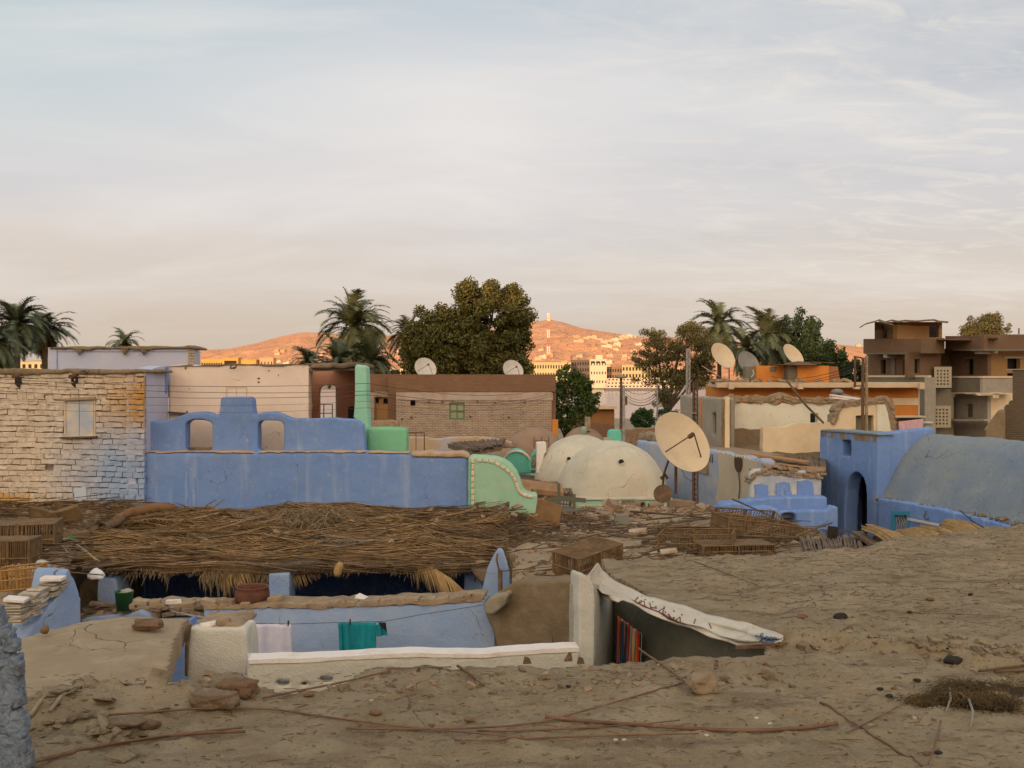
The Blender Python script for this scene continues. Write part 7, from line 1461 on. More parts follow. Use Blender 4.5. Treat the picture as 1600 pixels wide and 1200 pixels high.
lumpbag('plastic_bag', 'crumpled white plastic bag lying on the rubble by the thatch corner', 'bag', P(150,899,11.4), (.085,.07,.07), M('white_plastic', (.78,.79,.84), rough=.5), 4)
lumpbag('plastic_bag', 'small whitish plastic scrap beside the golden crate', 'bag', P(66,882,10.8), (.08,.06,.05), M('greyish_plastic', (.5,.48,.45), rough=.5), 9)
# ---- tiles and bricks stacked on the wedge wall
def tilestack(label, px, pyb, pyt, Y, w, n, seed, mat):
    t = thing('tile_stack', label, 'tiles', tuple(P(px,pyb,Y)), group='stacks of tiles'); rr_ = random.Random(seed); h = (pyb-pyt)/F*Y/n
    for i in range(n):
        p = P(px,pyb,Y)+Vector((rr_.uniform(-.012,.012),rr_.uniform(-.01,.01),h*(i+.5))); m = MB(); m.box(p, (w,.16,h*.72), rot=(rr_.uniform(-.06,.06),rr_.uniform(-.08,.05),rr_.uniform(-.12,.12)), jit=.003); m.build('tile', mat, t, bevel=.002)
m_tile = M('pale_tile', (.50,.44,.36), [((.36,.30,.23),6,.42,.62),((.68,.62,.56),12,.55,.7,.7)], bumps=[(20,.4)], coord='Position')
tilestack('lowest stack of pale tiles on the wedge wall, nearest the left edge', 27, 973, 937, 9.05, .17, 9, 1, m_tile)
tilestack('second stack of pale tiles, leaning against the lowest', 46, 962, 925, 9.2, .16, 9, 2, m_tile)
tilestack('third stack of broken tiles below the golden crate', 58, 948, 918, 9.3, .14, 7, 3, m_tile)
tilestack('fourth stack of tiles under the single white tile', 78, 932, 909, 9.5, .16, 5, 4, m_tile)
tilestack('topmost short stack of tiles near the point of the wedge wall', 92, 920, 903, 9.6, .12, 4, 5, m_tile)
sheetbox('single white tile on top of the tile stacks', P(83,904,9.45), .20,.14,.035, (0,.02,.1), m_whitepk, 'tile', 'tile', 0, .003)
sheetbox('white slab on top of the lowest tile stack', P(26,936,9.0), .19,.14,.03, (.05,.1,.1), m_whitepk, 'tile', 'tile', 0, .003)
for i,(px_,py_,w,h,rt,mm,lb) in enumerate(((222,941,.15,.06,0,m_wood2,'brown brick with a whitish top right of the green bucket'),(243,942,.11,.07,.1,m_clay,'roundish brown stone right of the whitish-topped brick'),(256,945,.08,.04,.3,m_clay,'small slanting stone between two larger ones on the yard wall'),(272,940,.15,.045,.0,m_whitepk,'flat pale brick on the mud bank'),(290,945,.22,.05,.1,m_clay,'long flat clod right of the flat pale brick'),(208,946,.05,.05,0,m_clay,'tiny stone at the foot of the green bucket'),
    (328,941,.17,.06,-.12,m_clay,'broken brick left of the one beside the clay pot'),(354,941,.17,.07,0,m_clay,'brick standing against the left side of the clay pot'),(432,938,.16,.085,.1,m_clay,'round-shouldered stone right of the clay pot'),(457,943,.17,.035,0,M('pinkish_tile',(.50,.34,.29)),'pinkish tile on the yard wall below the blue column'),(458,947,.15,.03,.05,m_whitepk,'pale tile beneath the pinkish one'),(500,942,.19,.035,0,m_whitepk,'flat white tile on the yard wall left of the palm leaf'),
    (547,941,.14,.04,-.05,m_whitepk,'white tile under the tilted one'),(569,936,.17,.05,-.32,m_whitepk,'tilted pale tile leaning on another on the yard wall'),(599,943,.12,.04,.0,m_clay,'small brick right of the tilted tile'),(628,941,.14,.05,.1,m_clay,'squared mud brick near the middle of the yard wall'),(655,938,.15,.05,.0,m_clay,'mud brick right of the squared one'),(690,937,.18,.05,.05,m_clay,'long mud brick below the drooping palm leaf'))):
    p = P(px_,py_,10.25); m = MB(); m.box(p, (w,.11,h), rot=(random.uniform(-.06,.06),-rt,random.uniform(-.3,.3)), jit=.008); tag(m.build('loose_brick', mm, origin=tuple(p), bevel=.008), lb, 'brick', 'loose bricks on the yard wall')
for lb,px_,py_,w,d,rt in (('dark plank on the plank pile left of the green bucket',160,944,.26,.12,(0,.15,.2)),('pale-edged plank crossing the plank pile',166,951,.24,.1,(0,-.1,-.4)),('lower plank of the pile left of the green bucket',150,954,.26,.12,(0,.05,.5))):
    sheetbox(lb, P(px_,py_,10.8), w,d,.03, rt, m_wood, 'plank', 'plank', 0, .006)
# bucket and clay pot
t = thing('bucket', 'dark green bucket filled with a pale rag on the low blue wall', 'bucket', tuple(P(194,953,10.6)))
c = P(194,953,10.6); m = MB(); m.lathe(c, [(.001,0),(.078,0),(.094,.19),(.099,.195),(.099,.203),(.090,.20),(.074,.01)], 28); m.build('shell', M('dark_green_plastic', (.012,.075,.022), rough=.45, spec=.4), t, smooth=True)
o = lumpbag('rag', '', '', c+Vector((.02,0,.19)), (.075,.06,.035), m_grayw, 3); o.parent = t; o.location = (.02,0,.19)
untag(o)
t = thing('clay_pot', 'large reddish brown clay bowl standing on the blue yard wall', 'pot', tuple(P(394,949,10.35)))
c = P(394,949,10.35); m = MB(); m.lathe(c, [(.001,0),(.10,.0),(.155,.05),(.18,.11),(.178,.17),(.165,.205),(.172,.21),(.172,.222),(.158,.222),(.150,.205),(.16,.16),(.16,.1),(.10,.03),(.001,.02)], 36); m.build('bowl', M('red_clay', (.15,.062,.04), [((.10,.045,.03),5,.42,.62),((.28,.16,.11),12,.6,.72,.6)], bumps=[(30,.3)]), t, smooth=True)
m = MB(); m.box(c+Vector((.0,-.155,.13)), (.012,.01,.012)); m.build('chip', m_whitepk, t)
# ---- washing
ln = [P(236,950,9.2),P(300,962,9.3),P(388,974,9.45),P(456,975,9.5),P(530,972.5,9.55),P(600,971,9.6),P(660,960,9.7),P(757,945,9.72)]
m = MB(); m.tube(ln, .003, 4); tag(m.build('washing_line', m_wire, origin=tuple(ln[0])), 'thin washing line strung across the blue yard', 'washing line')
m_sheet = M('pale_lilac_cotton', (.62,.60,.72), [((.54,.52,.66),8,.45,.65)], bumps=[(60,.3)]); m_teal = M('teal_cotton', (.015,.27,.33), [((.01,.20,.26),6,.45,.65)], bumps=[(60,.3)])
cloth('bed_sheet', 'pale lilac-white sheet on the washing line beside the plastered block', 'sheet', [P(386,975,9.42),P(455,975.5,9.46),P(458,1060,9.46),P(386,1060,9.42)], m_sheet, 1, .022, 2)
cloth('towel', 'teal garment folded over the washing line, right half of the pair', 'towel', [P(546,972.5,9.52),P(588,972.5,9.54),P(588,1050,9.54),P(546,1050,9.52)], m_teal, 2, .012, 1.6)
cloth('towel', 'narrow teal garment with deep folds at the left of the teal pair', 'towel', [P(529,972,9.5),P(546,973,9.5),P(549,1050,9.5),P(533,1050,9.5)], m_teal, 5, .022, 1.5, nx=16)
cloth('small_cloth', 'small twisted teal and black cloth at the right end of the washing', 'cloth', [P(588,976,9.5),P(603,972,9.5),P(606,992,9.5),P(589,994,9.5)], m_teal, 7, .018, 1.4, nx=12)
cloth('small_cloth', 'scrap of black cloth over the small teal cloth', 'cloth', [P(591,972,9.47),P(603,973,9.47),P(605,988,9.47),P(598,980,9.47)], M('black_cloth', (.02,.02,.022)), 8, .01, 1.3, nx=8)
for i,(px_,py_,lb) in enumerate(((450.5,974,'dark peg on the pale sheet'),(547,972,'dark peg between the two teal garments'))):
    p = P(px_,py_,9.46); m = MB(); m.box(p, (.012,.02,.05)); tag(m.build('clothes_peg', m_dark, origin=tuple(p)), lb, 'clothes peg')
# small dish rack with bars behind the plastered block
m = MB()
for i in range(12): a = P(304+i*2.4,968,8.6); b = P(303+i*2.6,976,8.4); m.tube([a,b], .005, 4)
m.tube([P(303,968,8.6),P(332,969,8.6)], .006, 4); m.tube([P(268,955,8.9),P(330,966,8.6),P(372,972,8.5)], .005, 4); m.tube([P(275,957,8.9),P(320,966,8.6)], .005, 4)
tag(m.build('wire_rack', m_steel, origin=tuple(P(318,975,8.5))), 'small wire rack behind the plastered block', 'rack')
# ---- awning cloth at the roof edge, with its faded writing
TOP = [(921,897,7.0),(930,888,7.2),(935,879.5,7.45),(942,891,7.55),(952,901,7.6),(965,909,7.6),(985,919,7.5),(1010,930,7.35),(1040,938,7.2),(1070,947,7.0),(1100,957,6.85),(1130,965,6.7),(1160,972,6.5),(1190,981,6.35),(1212,987,6.2),(1224,993,6.12)]
BOT = [(922,905,6.95),(930,915,7.0),(941,926,7.1),(955,929,7.15),(965,940,7.1),(975,938,7.1),(990,942,7.1),(1015,957,7.0),(1045,972,6.9),(1075,982,6.75),(1105,993,6.6),(1130,1003,6.5),(1155,1009,6.4),(1185,1010,6.25),(1205,1008,6.12),(1222,1003,6.05)]
tp = [P(*p) for p in TOP]; bp2 = [P(*p) for p in BOT]; nT = len(tp)-1
def TARP(u, v, off=0):
    k = min(int(u*nT), nT-1); f = u*nT-k; a = tp[k].lerp(tp[k+1], f); b = bp2[k].lerp(bp2[k+1], f); p = a.lerp(b, v)
    w = math.sin(math.pi*v); L = (a-b).length
    fold = .016*math.sin((u*4.2+v*1.3)*6.28)*w + .02*math.sin((u*2.1-v*2.4)*6.28+1)*w*min(1,u*3)
    return p + Vector((-.85,-.5,0)).normalized()*(w*L*.22 + fold + off) + Vector((0,0,.012*mn.noise(Vector((u*14,v*5,2)))))
nu_, nv_ = 110, 18; m = MB(); m.poly([TARP(i/nu_, j/nv_) for i in range(nu_+1) for j in range(nv_+1)], [(i*(nv_+1)+j, i*(nv_+1)+j+1, (i+1)*(nv_+1)+j+1, (i+1)*(nv_+1)+j) for i in range(nu_) for j in range(nv_)])
t = thing('awning_cloth', 'dirty white canvas with faded red writing slung along the roof edge to the white pier', 'awning', tuple(tp[-1]))
o = m.build('canvas', M('dirty_canvas', (.60,.55,.47), [((.48,.43,.36),3,.42,.64,.8),((.40,.33,.26),9,.58,.72,.7),((.7,.66,.6),5,.55,.7,.5)], bumps=[(6,.8),(60,.3)], coord='Position', bumpdist=.03), t, smooth=True); s_ = o.modifiers.new('thickness', 'SOLIDIFY'); s_.thickness = .006
m = MB(); 
def ink(seq, r=.006):
    m.tube([TARP(u,v,.009) for u,v in seq], r, 4)
rr_ = random.Random(12)
for (u0,v0,sh) in ((.455,.20,0),(.475,.30,1),(.498,.26,2),(.515,.42,3),(.535,.34,1),(.552,.50,0),(.570,.42,2),(.588,.55,3),(.60,.44,1)):
    a = [(u0,v0),(u0+.006,v0+.18),(u0+.017,v0+.20),(u0+.02,v0+.06)] if sh==0 else [(u0,v0+.1),(u0+.008,v0-.04),(u0+.016,v0+.12),(u0+.024,v0+.16)] if sh==1 else [(u0,v0),(u0+.012,v0+.13),(u0+.028,v0+.10)] if sh==2 else [(u0,v0+.08),(u0+.01,v0+.02),(u0+.016,v0+.1),(u0+.006,v0+.17),(u0-.004,v0+.12)]
    ink(a, .0055); ink([(u0+.004,v0-.10),(u0+.007,v0-.09)], .006)
ink([(.45,.34),(.49,.46),(.53,.58),(.575,.68),(.61,.72)], .006); ink([(.655,.33),(.66,.45)], .004); ink([(.705,.30),(.708,.45),(.712,.5)], .004)
m.build('red_writing', M('faded_red_paint', (.17,.06,.055)), t)
m = MB()
for i in range(46):
    u = rr_.gauss(.925,.022); v = rr_.gauss(.42 if i%2 else .62,.13)
    if v < .05 or v > .95 or u > .99: continue
    a = rr_.uniform(0,6.28); ink([(u,v),(u+.006*math.cos(a),v+.05*math.sin(a)),(u+.009*math.cos(a+.5),v+.07*math.sin(a+.5))], .007)
m.build('blue_print', M('faded_blue_print', (.13,.17,.26)), t)
p = P(1200,1012,6.0); m = MB(); rr_ = random.Random(14)
for i in range(26): a = P(rr_.uniform(1148,1165),rr_.uniform(1009,1014),6.15); b = P(rr_.uniform(1205,1232),rr_.uniform(1004,1013),6.0); m.tube([a,a.lerp(b,.5)+Vector((0,0,rr_.uniform(-.01,.01))),b], .005, 4)
tag(m.build('reed_bundle', m_stick, origin=tuple(p)), 'bundle of brown reeds under the low end of the awning', 'reeds')
m = MB(); m.tube([P(998,990,7.6),P(1060,999,7.3),P(1118,1009,6.7)], .003, 4); tag(m.build('green_string', M('green_string', (.08,.22,.07)), origin=tuple(P(998,990,7.6))), 'thin green string stretched under the awning', 'string')
# striped cloth
m_str = M('striped_cloth', (.3,.05,.04)); keep = nt; nt = m_str.node_tree; b_ = nt.nodes[m_str['bsdf']]; tc_ = N('ShaderNodeUVMap') ; at_ = N('ShaderNodeAttribute'); at_.attribute_name = 'stripe'
rm = ramp([(0,(.42,.05,.03)),(.12,(.55,.45,.3)),(.2,(.03,.05,.15)),(.3,(.5,.12,.03)),(.42,(.45,.04,.03)),(.52,(.6,.3,.06)),(.6,(.02,.02,.03)),(.68,(.5,.45,.38)),(.76,(.04,.08,.16)),(.84,(.5,.15,.03)),(.92,(.62,.5,.3)),(1,(.4,.05,.03))], at_.outputs['Fac'], 'CONSTANT'); Lk(rm, b_.inputs['Base Color']); nt.nodes.remove(tc_); nt = keep
o = cloth('striped_cloth', 'cloth striped in red, yellow, blue and black hanging beneath the awning', 'cloth', [P(964,962,7.75),P(1002,990,7.45),P(999,1060,7.45),P(962,1060,7.75)], m_str, 4, .022, 5.2, nx=60, ny=16)
me = o.data; at = me.attributes.new('stripe', 'FLOAT', 'POINT'); at.data.foreach_set('value', [((i % 61)/60*2.7) % 1.0 for i in range(len(me.vertices))])
# ================================================================ ON OUR OWN ROOF
def rib(label, pxs, r, taper=.6, mat=None, h=.012, group='dry palm ribs on the roof', name='palm_rib'):
    pts = []
    for i,(a_,b_) in enumerate(pxs): q = onfg(a_,b_); pts.append(q+Vector((0,0,h+r*.5)))
    fine = []
    for i in range(len(pts)-1):
        for k in range(6): fine.append(pts[i].lerp(pts[i+1], k/6))
    fine.append(pts[-1]); ff = []
    for i,p in enumerate(fine): a = fine[max(0,i-3):i+4]; q = sum(a, Vector())/len(a); g_ = float(fgz(np.array([q.x]),np.array([q.y]))[0])+r*.6; ff.append(Vector((q.x,q.y,max(q.z,g_))) if i not in (0,len(fine)-1) else p)
    return stick(label, ff, r, mat, name=name, cat='palm rib', group=group, taper=taper)
rib('thick double rib curving across the lower left of the roof', [(30,1203),(90,1187),(160,1172),(230,1160),(300,1151),(383,1149)], .0085, .9)
rib('thinner rib lying against the thick double one', [(45,1196),(120,1177),(200,1163),(290,1150),(380,1142)], .005, .9)
rib('long thin rib running from the loose bricks to the right', [(170,1122),(240,1117),(320,1111),(400,1112),(440,1114),(500,1124),(560,1132),(640,1142),(720,1149),(790,1155)], .0065, .5)
rib('rib rising to the right towards the lump of stone', [(540,1143),(640,1145),(740,1143),(830,1137),(880,1124),(940,1108),(1000,1090),(1068,1071)], .0055, .8)
rib('straight thick rib at the lower right with a dark cut end', [(852,1126),(900,1131),(960,1136),(1050,1142),(1130,1147),(1200,1147),(1260,1143),(1308,1136)], .0095, 1.1)
rib('rib crossing below the straight thick one', [(745,1147),(810,1147),(880,1144),(940,1140),(1000,1137),(1062,1130)], .006, .5)
rib('rib nearest the bottom middle of the roof', [(710,1162),(780,1161),(860,1158),(950,1154),(1010,1153),(1092,1151)], .0055, .7)
rib('curved twig leading down from the awning to the stone lump', [(998,1017),(1015,1030),(1040,1046),(1060,1062),(1072,1071)], .006, .8)
rib('slim twig pointing at the matted fibre clump', [(1322,1149),(1350,1137),(1385,1118),(1424,1097)], .004, .8)
rib('old cracked rib half sunk in the mud below the fibre clump', [(1282,1099),(1310,1115),(1345,1138),(1375,1160),(1410,1180),(1440,1198)], .007, .6, h=.0)
rib('stick along the roof edge beside the white parapet', [(410,1096),(460,1085),(520,1074),(570,1062),(610,1052)], .006, .9)
rib('thin rib along the roof lip right of the parapet stubs', [(605,1049),(660,1047),(705,1046)], .004, .9)
rib('short twig stuck in the mud near the bottom right corner', [(1470,1130),(1464,1160),(1450,1200)], .004, .6)
rib('twig sloping down the roof lip near the middle', [(715,1045),(735,1058),(757,1076)], .008, .6)
rib('thin straight twig right of the middle on the upper roof', [(1085,875+5),(1140,900),(1185,918)], .005, .6)
rib('short brown rib in the lower left rubble', [(78,1116),(88,1104),(96,1093)], .010, .9, mat=m_wood2)
rib('pale slanting rib beside the dark pillar', [(48,1124),(58,1108),(66,1098)], .011, .9, mat=m_wood2)
def rock(name, label, c, s, mat, seed, cat='stone', group=None, square=.0, rz=0.0, sub=3):
    bm = bmesh.new(); bmesh.ops.create_icosphere(bm, subdivisions=sub, radius=1)
    for v in bm.verts:
        p = v.co.copy()
        if square: mx = max(abs(p.x),abs(p.y),abs(p.z)); p = p.lerp(p/mx, square)
        p *= 1+mn.noise(v.co*1.3+Vector((seed,3,0)))*.28+mn.noise(v.co*3.7+Vector((0,seed,0)))*.12+mn.noise(v.co*9+Vector((0,seed,7)))*.05
        q = Vector((p.x*s[0],p.y*s[1],p.z*s[2])); q.rotate(Matrix.Rotation(rz,3,'Z').to_quaternion()); v.co = q+Vector(c)
    me = bpy.data.meshes.new(name); bm.to_mesh(me); bm.free(); me.polygons.foreach_set('use_smooth', [sub > 2]*len(me.polygons))
    return tag(link_mesh(name, me, mat, None, tuple(c)), label, cat, group)
def S3(k): return Vector((0,0,k))
m_br1 = M('brown_mud_brick', (.24,.17,.11), [((.17,.115,.07),8,.42,.62),((.34,.26,.18),20,.56,.7,.7)], bumps=[(20,.6),(80,.5)], coord='Position')
m_br2 = M('reddish_mud_brick', (.25,.15,.09), [((.17,.10,.06),8,.42,.62),((.32,.23,.15),20,.56,.7,.7)], bumps=[(20,.8),(80,.5)], coord='Position')
rock('mud_brick', 'squared brown mud brick lying in front of the reddish one', onfg(335,1104)+S3(.035), (.110,.05,.038), m_br1, 2, 'brick', square=.8, rz=-.12, sub=4)
rock('mud_brick', 'rough reddish mud brick behind the squared brown one', onfg(372,1086)+S3(.035), (.095,.055,.042), m_br2, 5, 'brick', square=.7, rz=-.35, sub=4)
rock('flat_stone', 'flat mud flake at the lower left, larger of two', onfg(198,1133)+S3(.01), (.085,.05,.018), m_br1, 7, square=.4)
rock('flat_stone', 'flat mud flake at the lower left, smaller of two', onfg(229,1136)+S3(.012), (.06,.04,.018), m_br2, 9, square=.4)
rock('stone_lump', 'angular pale lump of stone where two ribs meet', onfg(1098,1082)+S3(.045), (.085,.055,.058), M('tan_mud_lump', (.33,.25,.16), [((.24,.17,.11),8,.42,.62)], bumps=[(20,.7),(70,.5)], coord='Position'), 14, square=.2, sub=4, rz=.3)
rock('mud_chunk', 'brown chunk of mud brick on the far edge of the cracked roof', onlz(231,986)+S3(.05), (.11,.06,.035), m_br2, 17, 'clod', square=.5, sub=4)
rock('mud_chunk', 'mud clod at the left corner of the blue wedge wall foot', onlz(70,995)+S3(.05), (.03,.03,.03), m_br2, 18, 'clod')
for i,(px_,py_,s_,lb) in enumerate(((1313,967,.05,'dark ragged clod on the far right roof'),(1253,966,.035,'flat grey clod near the seam of the right roof'),(1421,958,.02,'small dark pebble on the far right roof'),(1453,938,.03,'little crumbly clod high on the far right roof'),(1489,1037,.055,'dark purple-brown clod above the fibre clump'),(1433,1065,.022,'dark pellet left of the fibre clump'),(1375,1078,.018,'flat dark pebble below the seam'),(1390,1089,.020,'dark pebble just above the slim twig'),(1450,1180,.022,'round brown pebble near the bottom right'),(1466,1178,.018,'darker round pebble beside the brown one'),(888,1074,.016,'dark pebble near the middle of the roof'),(483,1088,.03,'ringed clod under the white parapet openings'),(785,1068,.012,'little red-brown pebble on the middle of the roof'),(724,1162,.012,'pebble below the crossing ribs'),(1482,1015,.016,'dark pebble right of the seam'),(1516,930,.02,'crumbled dark clod at the upper right'),(586,1117,.03,'crumbly brown clod above the long thin rib'),(734,1127,.028,'half-buried ringed clod right of the middle'),(1252,1135,.01,'tiny dark pellet by the cut rib end'))):
    rock('clod', lb, onfg(px_,py_)+S3(s_*.3), (s_,s_*.7,s_*.5), m_dark if 'dark' in lb else m_br2, 20+i, 'clod', sub=2)
for i,(px_,py_,lb) in enumerate(((1203,1132,'small white shell-like scrap above the thick rib'),(1104,1150,'white cigarette-like scrap on the thick rib'),(962,1157,'white scrap below the ribs, left of two'),(975,1157,'white scrap below the ribs, right of two'),(354,1108,'thin white stick in front of the mud bricks'),(1182,1123,'white fleck below the stone lump'))):
    p = onfg(px_,py_)+S3(.004); m = MB(); m.box(p, (.018 if 'stick' not in lb else .045,.008,.006), rot=(0,0,random.uniform(-.4,.4))); tag(m.build('white_scrap', m_dishw, origin=tuple(p)), lb, 'scrap')
# matted fibre clump
t = thing('fibre_clump', 'matted dark brown palm fibre clump with white flecks at the lower right', 'fibre clump', tuple(onfg(1500,1100)))
V0 = onfg(1495,1102); bodies = [(onfg(1452,1098),(.08,.035,.014)),(onfg(1482,1094),(.07,.055,.04)),(onfg(1502,1088),(.06,.07,.055)),(onfg(1530,1104),(.09,.065,.045)),(onfg(1562,1104),(.07,.06,.03)),(onfg(1545,1075),(.13,.08,.006)),(onfg(1500,1075),(.09,.05,.005)),(onfg(1600,1085),(.15,.12,.008))]
for i,(c,s_) in enumerate(bodies):
    o = rock('matting', '', c+S3(s_[2]*.35), s_, M('dark_fibre', (.035,.026,.018), [((.09,.065,.04),14,.5,.66,.9)], bumps=[(60,.9)], coord='Position') if i == 0 else bpy.data.materials['dark_fibre'], 60+i, sub=4)
    o.parent = t; o.location = o.location - t.location; untag(o)
m = MB(); rr_ = random.Random(15)
for i in range(4200):
    c,s_ = rr_.choice(bodies[:5]*2+bodies[5:]); x = c.x+rr_.gauss(0,s_[0]*.7); y = c.y+rr_.gauss(0,s_[1]*.75); z = c.z+rr_.uniform(.0,s_[2]*1.25); a = rr_.uniform(0,6.28); L = rr_.uniform(.02,.07)
    m.tube([(x,y,z),(x+math.cos(a)*L*.5,y+math.sin(a)*L*.5,z+rr_.uniform(0,.02)),(x+math.cos(a)*L,y+math.sin(a)*L,z-rr_.uniform(0,.02))], .0012, 3, cap=False)
m.build('fibres', M('ochre_fibre', (.13,.085,.035), [((.05,.035,.02),10,.42,.62)], coord='Position'), t)
m = MB()
for i in range(46):
    c,s_ = rr_.choice(bodies[1:]); x = c.x+rr_.gauss(0,s_[0]*.6); y = c.y+abs(rr_.gauss(0,s_[1]*.8)); m.box((x,y,c.z+s_[2]*rr_.uniform(.6,1.0)), (rr_.uniform(.01,.045),rr_.uniform(.008,.025),.006), rot=(rr_.uniform(-.5,.5),rr_.uniform(-.5,.5),rr_.uniform(0,3)), jit=.004)
m.build('white_flecks', M('soiled_white', (.26,.24,.19)), t)
for k,(a_,b_) in enumerate((((1484,1090),(1478,1116)),((1500,1098),(1512,1110)),((1514,1108),(1517,1140)))):
    p1 = onfg(*a_)+S3(.05); p2 = onfg(*b_)+S3(.01); m = MB(); m.tube([p1,p1.lerp(p2,.5)+Vector((.01,-.01,.01)),p2], [.006,.006,.002], 6); m.build('pale_tuft', bpy.data.materials['soiled_white'], t)
for lb,pts in (('thin dark branch behind the fibre clump at the right edge',[(1530,1053),(1570,1048),(1640,1040)]),('second dark branch behind the fibre clump',[(1555,1054),(1600,1052),(1660,1050)])): rib(lb, pts, .008, .9, m_wood)
# crumbs, straw and grit pressed into the mud
fgr = [(-3.6,2.6),(3.3,2.6),(6.6,11.4),(3.0,9.8),(1.0,9.1),(1.8,6.2),(1.2,5.6),(-2.2,5.4),(-2.9,5.2)]
scatter('mud_crumbs', 'crumbs and grit on the foreground mud roof', 'grit', inreg(fgr, fgpoly), fgz, 4200, .003, .020, [m_br1, m_mud2, m_mud]*14+[m_pipe], 41)
scatter('mud_flakes', 'broken mud flakes in the lower left corner of the roof', 'flakes', inreg([(-2.9,4.2),(-1.6,4.2),(-1.7,5.35),(-3.0,5.35)], fgpoly), fgz, 90, .02, .10, [m_br1, m_mud, m_mud], 42, flat=.16)
scatter('seam_crumbs', 'crumbled clods along the seam of the right roof', 'grit', inreg([(1.65,6.0),(1.9,6.25),(3.9,5.6),(3.6,5.15)]), fgz, 300, .01, .055, [m_br1, m_mud, m_mud], 43)
scatter('edge_crumbs', 'crumbs and clods along the roof lip over the yard', 'grit', inreg([(-2.2,5.0),(1.5,5.2),(1.5,5.9),(-2.2,5.7)], fgpoly), fgz, 240, .008, .04, [m_br1, m_clay, m_mud], 44)
m = MB()
def fn(rr_):
    X, Y = inreg(fgr)(rr_); a = rr_.gauss(0,.5); L = rr_.uniform(.015,.05+.10*rr_.random()**3)*(1.9 if Y > 6.5 else 1); z = float(fgz(np.array([X]),np.array([Y]))[0]); 
    return [Vector((X-math.cos(a)*L/2,Y-math.sin(a)*L/2,z)),Vector((X,Y,z+.004)),Vector((X+math.cos(a)*L/2,Y+math.sin(a)*L/2,z+.001))], rr_.uniform(.0007,.0022)
strands(m, 4200, 45, fn); tag(m.build('straw_bits', m_stick), 'bits of straw and twig pressed into the foreground mud roof', 'straw', kind='stuff')
# stubs of old palm matting sticking out of the lip
for i,(px_,py_,h,w,lb) in enumerate(((652,1050,.05,.03,'dark pointed stub at the roof lip, leftmost'),(824,1034,.05,.05,'pair-shaped brown stub left of the white pier'),(888,1030,.07,.05,'tallest brown stub before the white pier'),(908,1034,.05,.045,'folded brown stub at the foot of the white pier'))):
    p = onfg(px_,py_)+S3(-.005); h *= .65; m = MB(); a = random.uniform(-.4,.4)
    m.poly([p+Vector((-w/2,0,-.01)),p+Vector((w/2,.01,-.01)),p+Vector((w*.3+a*.02,.005,h*.7)),p+Vector((-w*.2+a*.05,.0,h)),p+Vector((-w/2,.03,-.01)),p+Vector((w/2,.03,-.01)),p+Vector((w*.3+a*.02,.02,h*.7)),p+Vector((-w*.2+a*.05,.015,h))], [(0,1,2,3),(7,6,5,4),(0,4,5,1),(1,5,6,2),(2,6,7,3),(3,7,4,0)])
    tag(m.build('palm_stub', m_br2 if i != 0 else m_wood, origin=tuple(p), bevel=.002), lb, 'stub')
# straw mat at the far edge of the right roof
t = thing('straw_mat', 'curled golden straw mats lying along the far edge of the right roof', 'straw mat', tuple(P(1430,850,11)))
def matpiece(name, a, b, c, d, n, seed):
    """reeds run from the a-b edge to the d-c edge"""
    m = MB(); rr_ = random.Random(seed); a,b,c,d = Vector(a),Vector(b),Vector(c),Vector(d)
    for i in range(n):
        u = i/n+rr_.uniform(-.01,.01); p = a.lerp(b,u); q = d.lerp(c,u); p = p.lerp(q,rr_.uniform(-.10,.08)); q = q.lerp(p,rr_.uniform(-.08,.06)); w = Vector((0,0,.03*math.sin(u*9)+rr_.uniform(-.01,.01)))
        m.tube([p+w,p.lerp(q,.5)+w+Vector((0,0,.03)),q+w], rr_.uniform(.006,.011), 4, cap=False)
    m.build(name, m_straw, t)
matpiece('mat_sheet', P(1345,825,12.2), P(1440,830,11.8), P(1482,845,11.0), P(1392,850,10.9), 90, 1)
matpiece('mat_sheet', P(1430,829,12.0), P(1492,815,12.0), P(1545,840,11.2), P(1490,845,11.1), 80, 2)
matpiece('mat_sheet', P(1484,817,12.0), P(1500,817,11.9), P(1550,838,11.3), P(1538,842,11.2), 40, 3)
matpiece('mat_sheet', P(1545,832,12.0), P(1605,829,12.0), P(1615,838,11.4), P(1552,842,11.2), 60, 4)
m = MB(); m.tube([P(1418,846,10.95),P(1450,842,11.0),P(1490,842,11.1),P(1520,838,11.2)], .012, 5); m.build('edge_rope', m_wood, t)
for lb,a_,b_,r in (('dark plank sloping under the left end of the straw mat',(1338,832,12.4),(1372,854,11.2),.05),('second dark plank right of the first under the straw mat',(1370,840,12.0),(1398,852,11.2),.04)):
    m = MB(); m.bar(P(*a_),P(*b_),r*2.4,.04); tag(m.build('dark_plank', m_wood, origin=tuple(P(*b_))), lb, 'plank')
mat_roof('reed_mat', 'grey-brown reed mat slumped between the messy roof and the straw mat', [P(1250,842,13.5),P(1345,838,13.0),P(1350,870,10.9),P(1262,874,10.9)], .06, m_oldreed, 140, 25, .010, cat='mat')
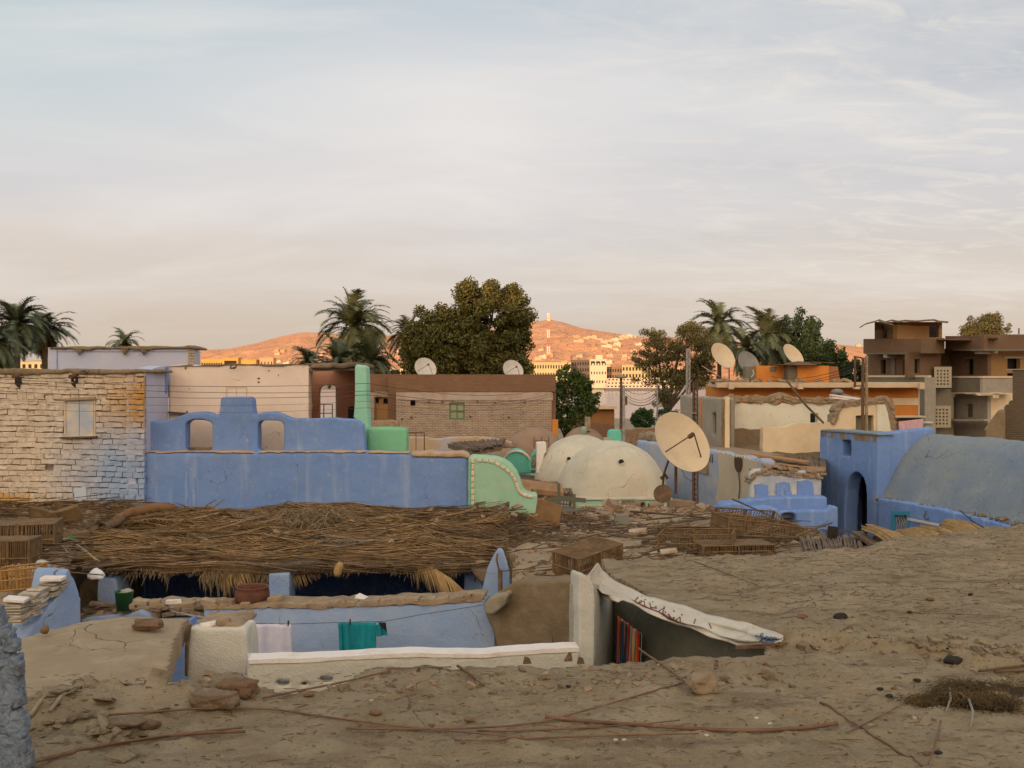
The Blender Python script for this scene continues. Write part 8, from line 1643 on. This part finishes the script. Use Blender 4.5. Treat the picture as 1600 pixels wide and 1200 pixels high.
# ---- rough blue pillar at the left border, close by
t = thing('stone_pillar', 'rough pillar of blue-washed stones close by at the left border', 'pillar', (-1.7,3.0,4.3))
def pedge(py): return np.interp(py, [880,925,960,1000,1040,1080,1130,1200,1260], [-14,0,14,30,38,41,45,54,62])
m_ps = M('blue_washed_stone', (.20,.25,.33), [((.26,.31,.40),5,.42,.62,.8),((.12,.115,.11),9,.52,.68,.9),((.10,.085,.07),26,.58,.7,.8)], bumps=[(14,.9),(60,.8)], coord='Position')
m_pj = M('dark_joint', (.11,.105,.10), bumps=[(20,.8)], coord='Position')
pts = [(pedge(y)-9, y) for y in range(890,1270,20)]
slab('core', Plane(-200,3.05,60,3.05), [(-300,890)]+pts+[(60,1290),(-300,1290)], .5, m_pj, parent=t, thick_dir=(-.75,1))
rr_ = random.Random(16); y = 905; row = 0
while y < 1270:
    h = rr_.uniform(15,24); x = pedge(y)-1
    x -= rr_.uniform(0,6)
    while x > -70:
        w = rr_.uniform(13,26); c = P(x-w/2, y+h/2+rr_.uniform(-6,6), 3.03); k = 3.03/F
        o = rock('stone', '', c, (w*k*.56, .02, h*k*.62), m_ps, rr_.uniform(0,99), square=.85, sub=4); o.parent = t; o.location = o.location-t.location; untag(o)
        x -= w*.96
    y += h*.92; row += 1
# ---- wires across the upper left
for i,(ya,yb,yc,lb) in enumerate(((587,599,598,'uppermost dark cable across the left houses'),(592,611,608,'second cable from the top across the left houses'),(606,617,612,'third cable from the top across the left houses'),(621,627,618,'fourth, fainter cable across the left houses'),(634,637,626,'lowest, faintest cable across the left houses'))):
    a = P(-120,ya-4,15.5); b = P(575,yb,17.6); c = P(880,yc,40); m = MB(); r = .006 if i < 3 else .0035
    m.tube([a.lerp(b,k/16)-S3(.12*4*(k/16)*(1-k/16)) for k in range(17)]+[b.lerp(c,k/14)-S3(.35*4*(k/14)*(1-k/14)) for k in range(1,15)], r, 4); tag(m.build('power_cable', M('brown_cable',(.10,.06,.05)) if i == 0 else bpy.data.materials['brown_cable'], origin=tuple(a)), lb, 'cable')
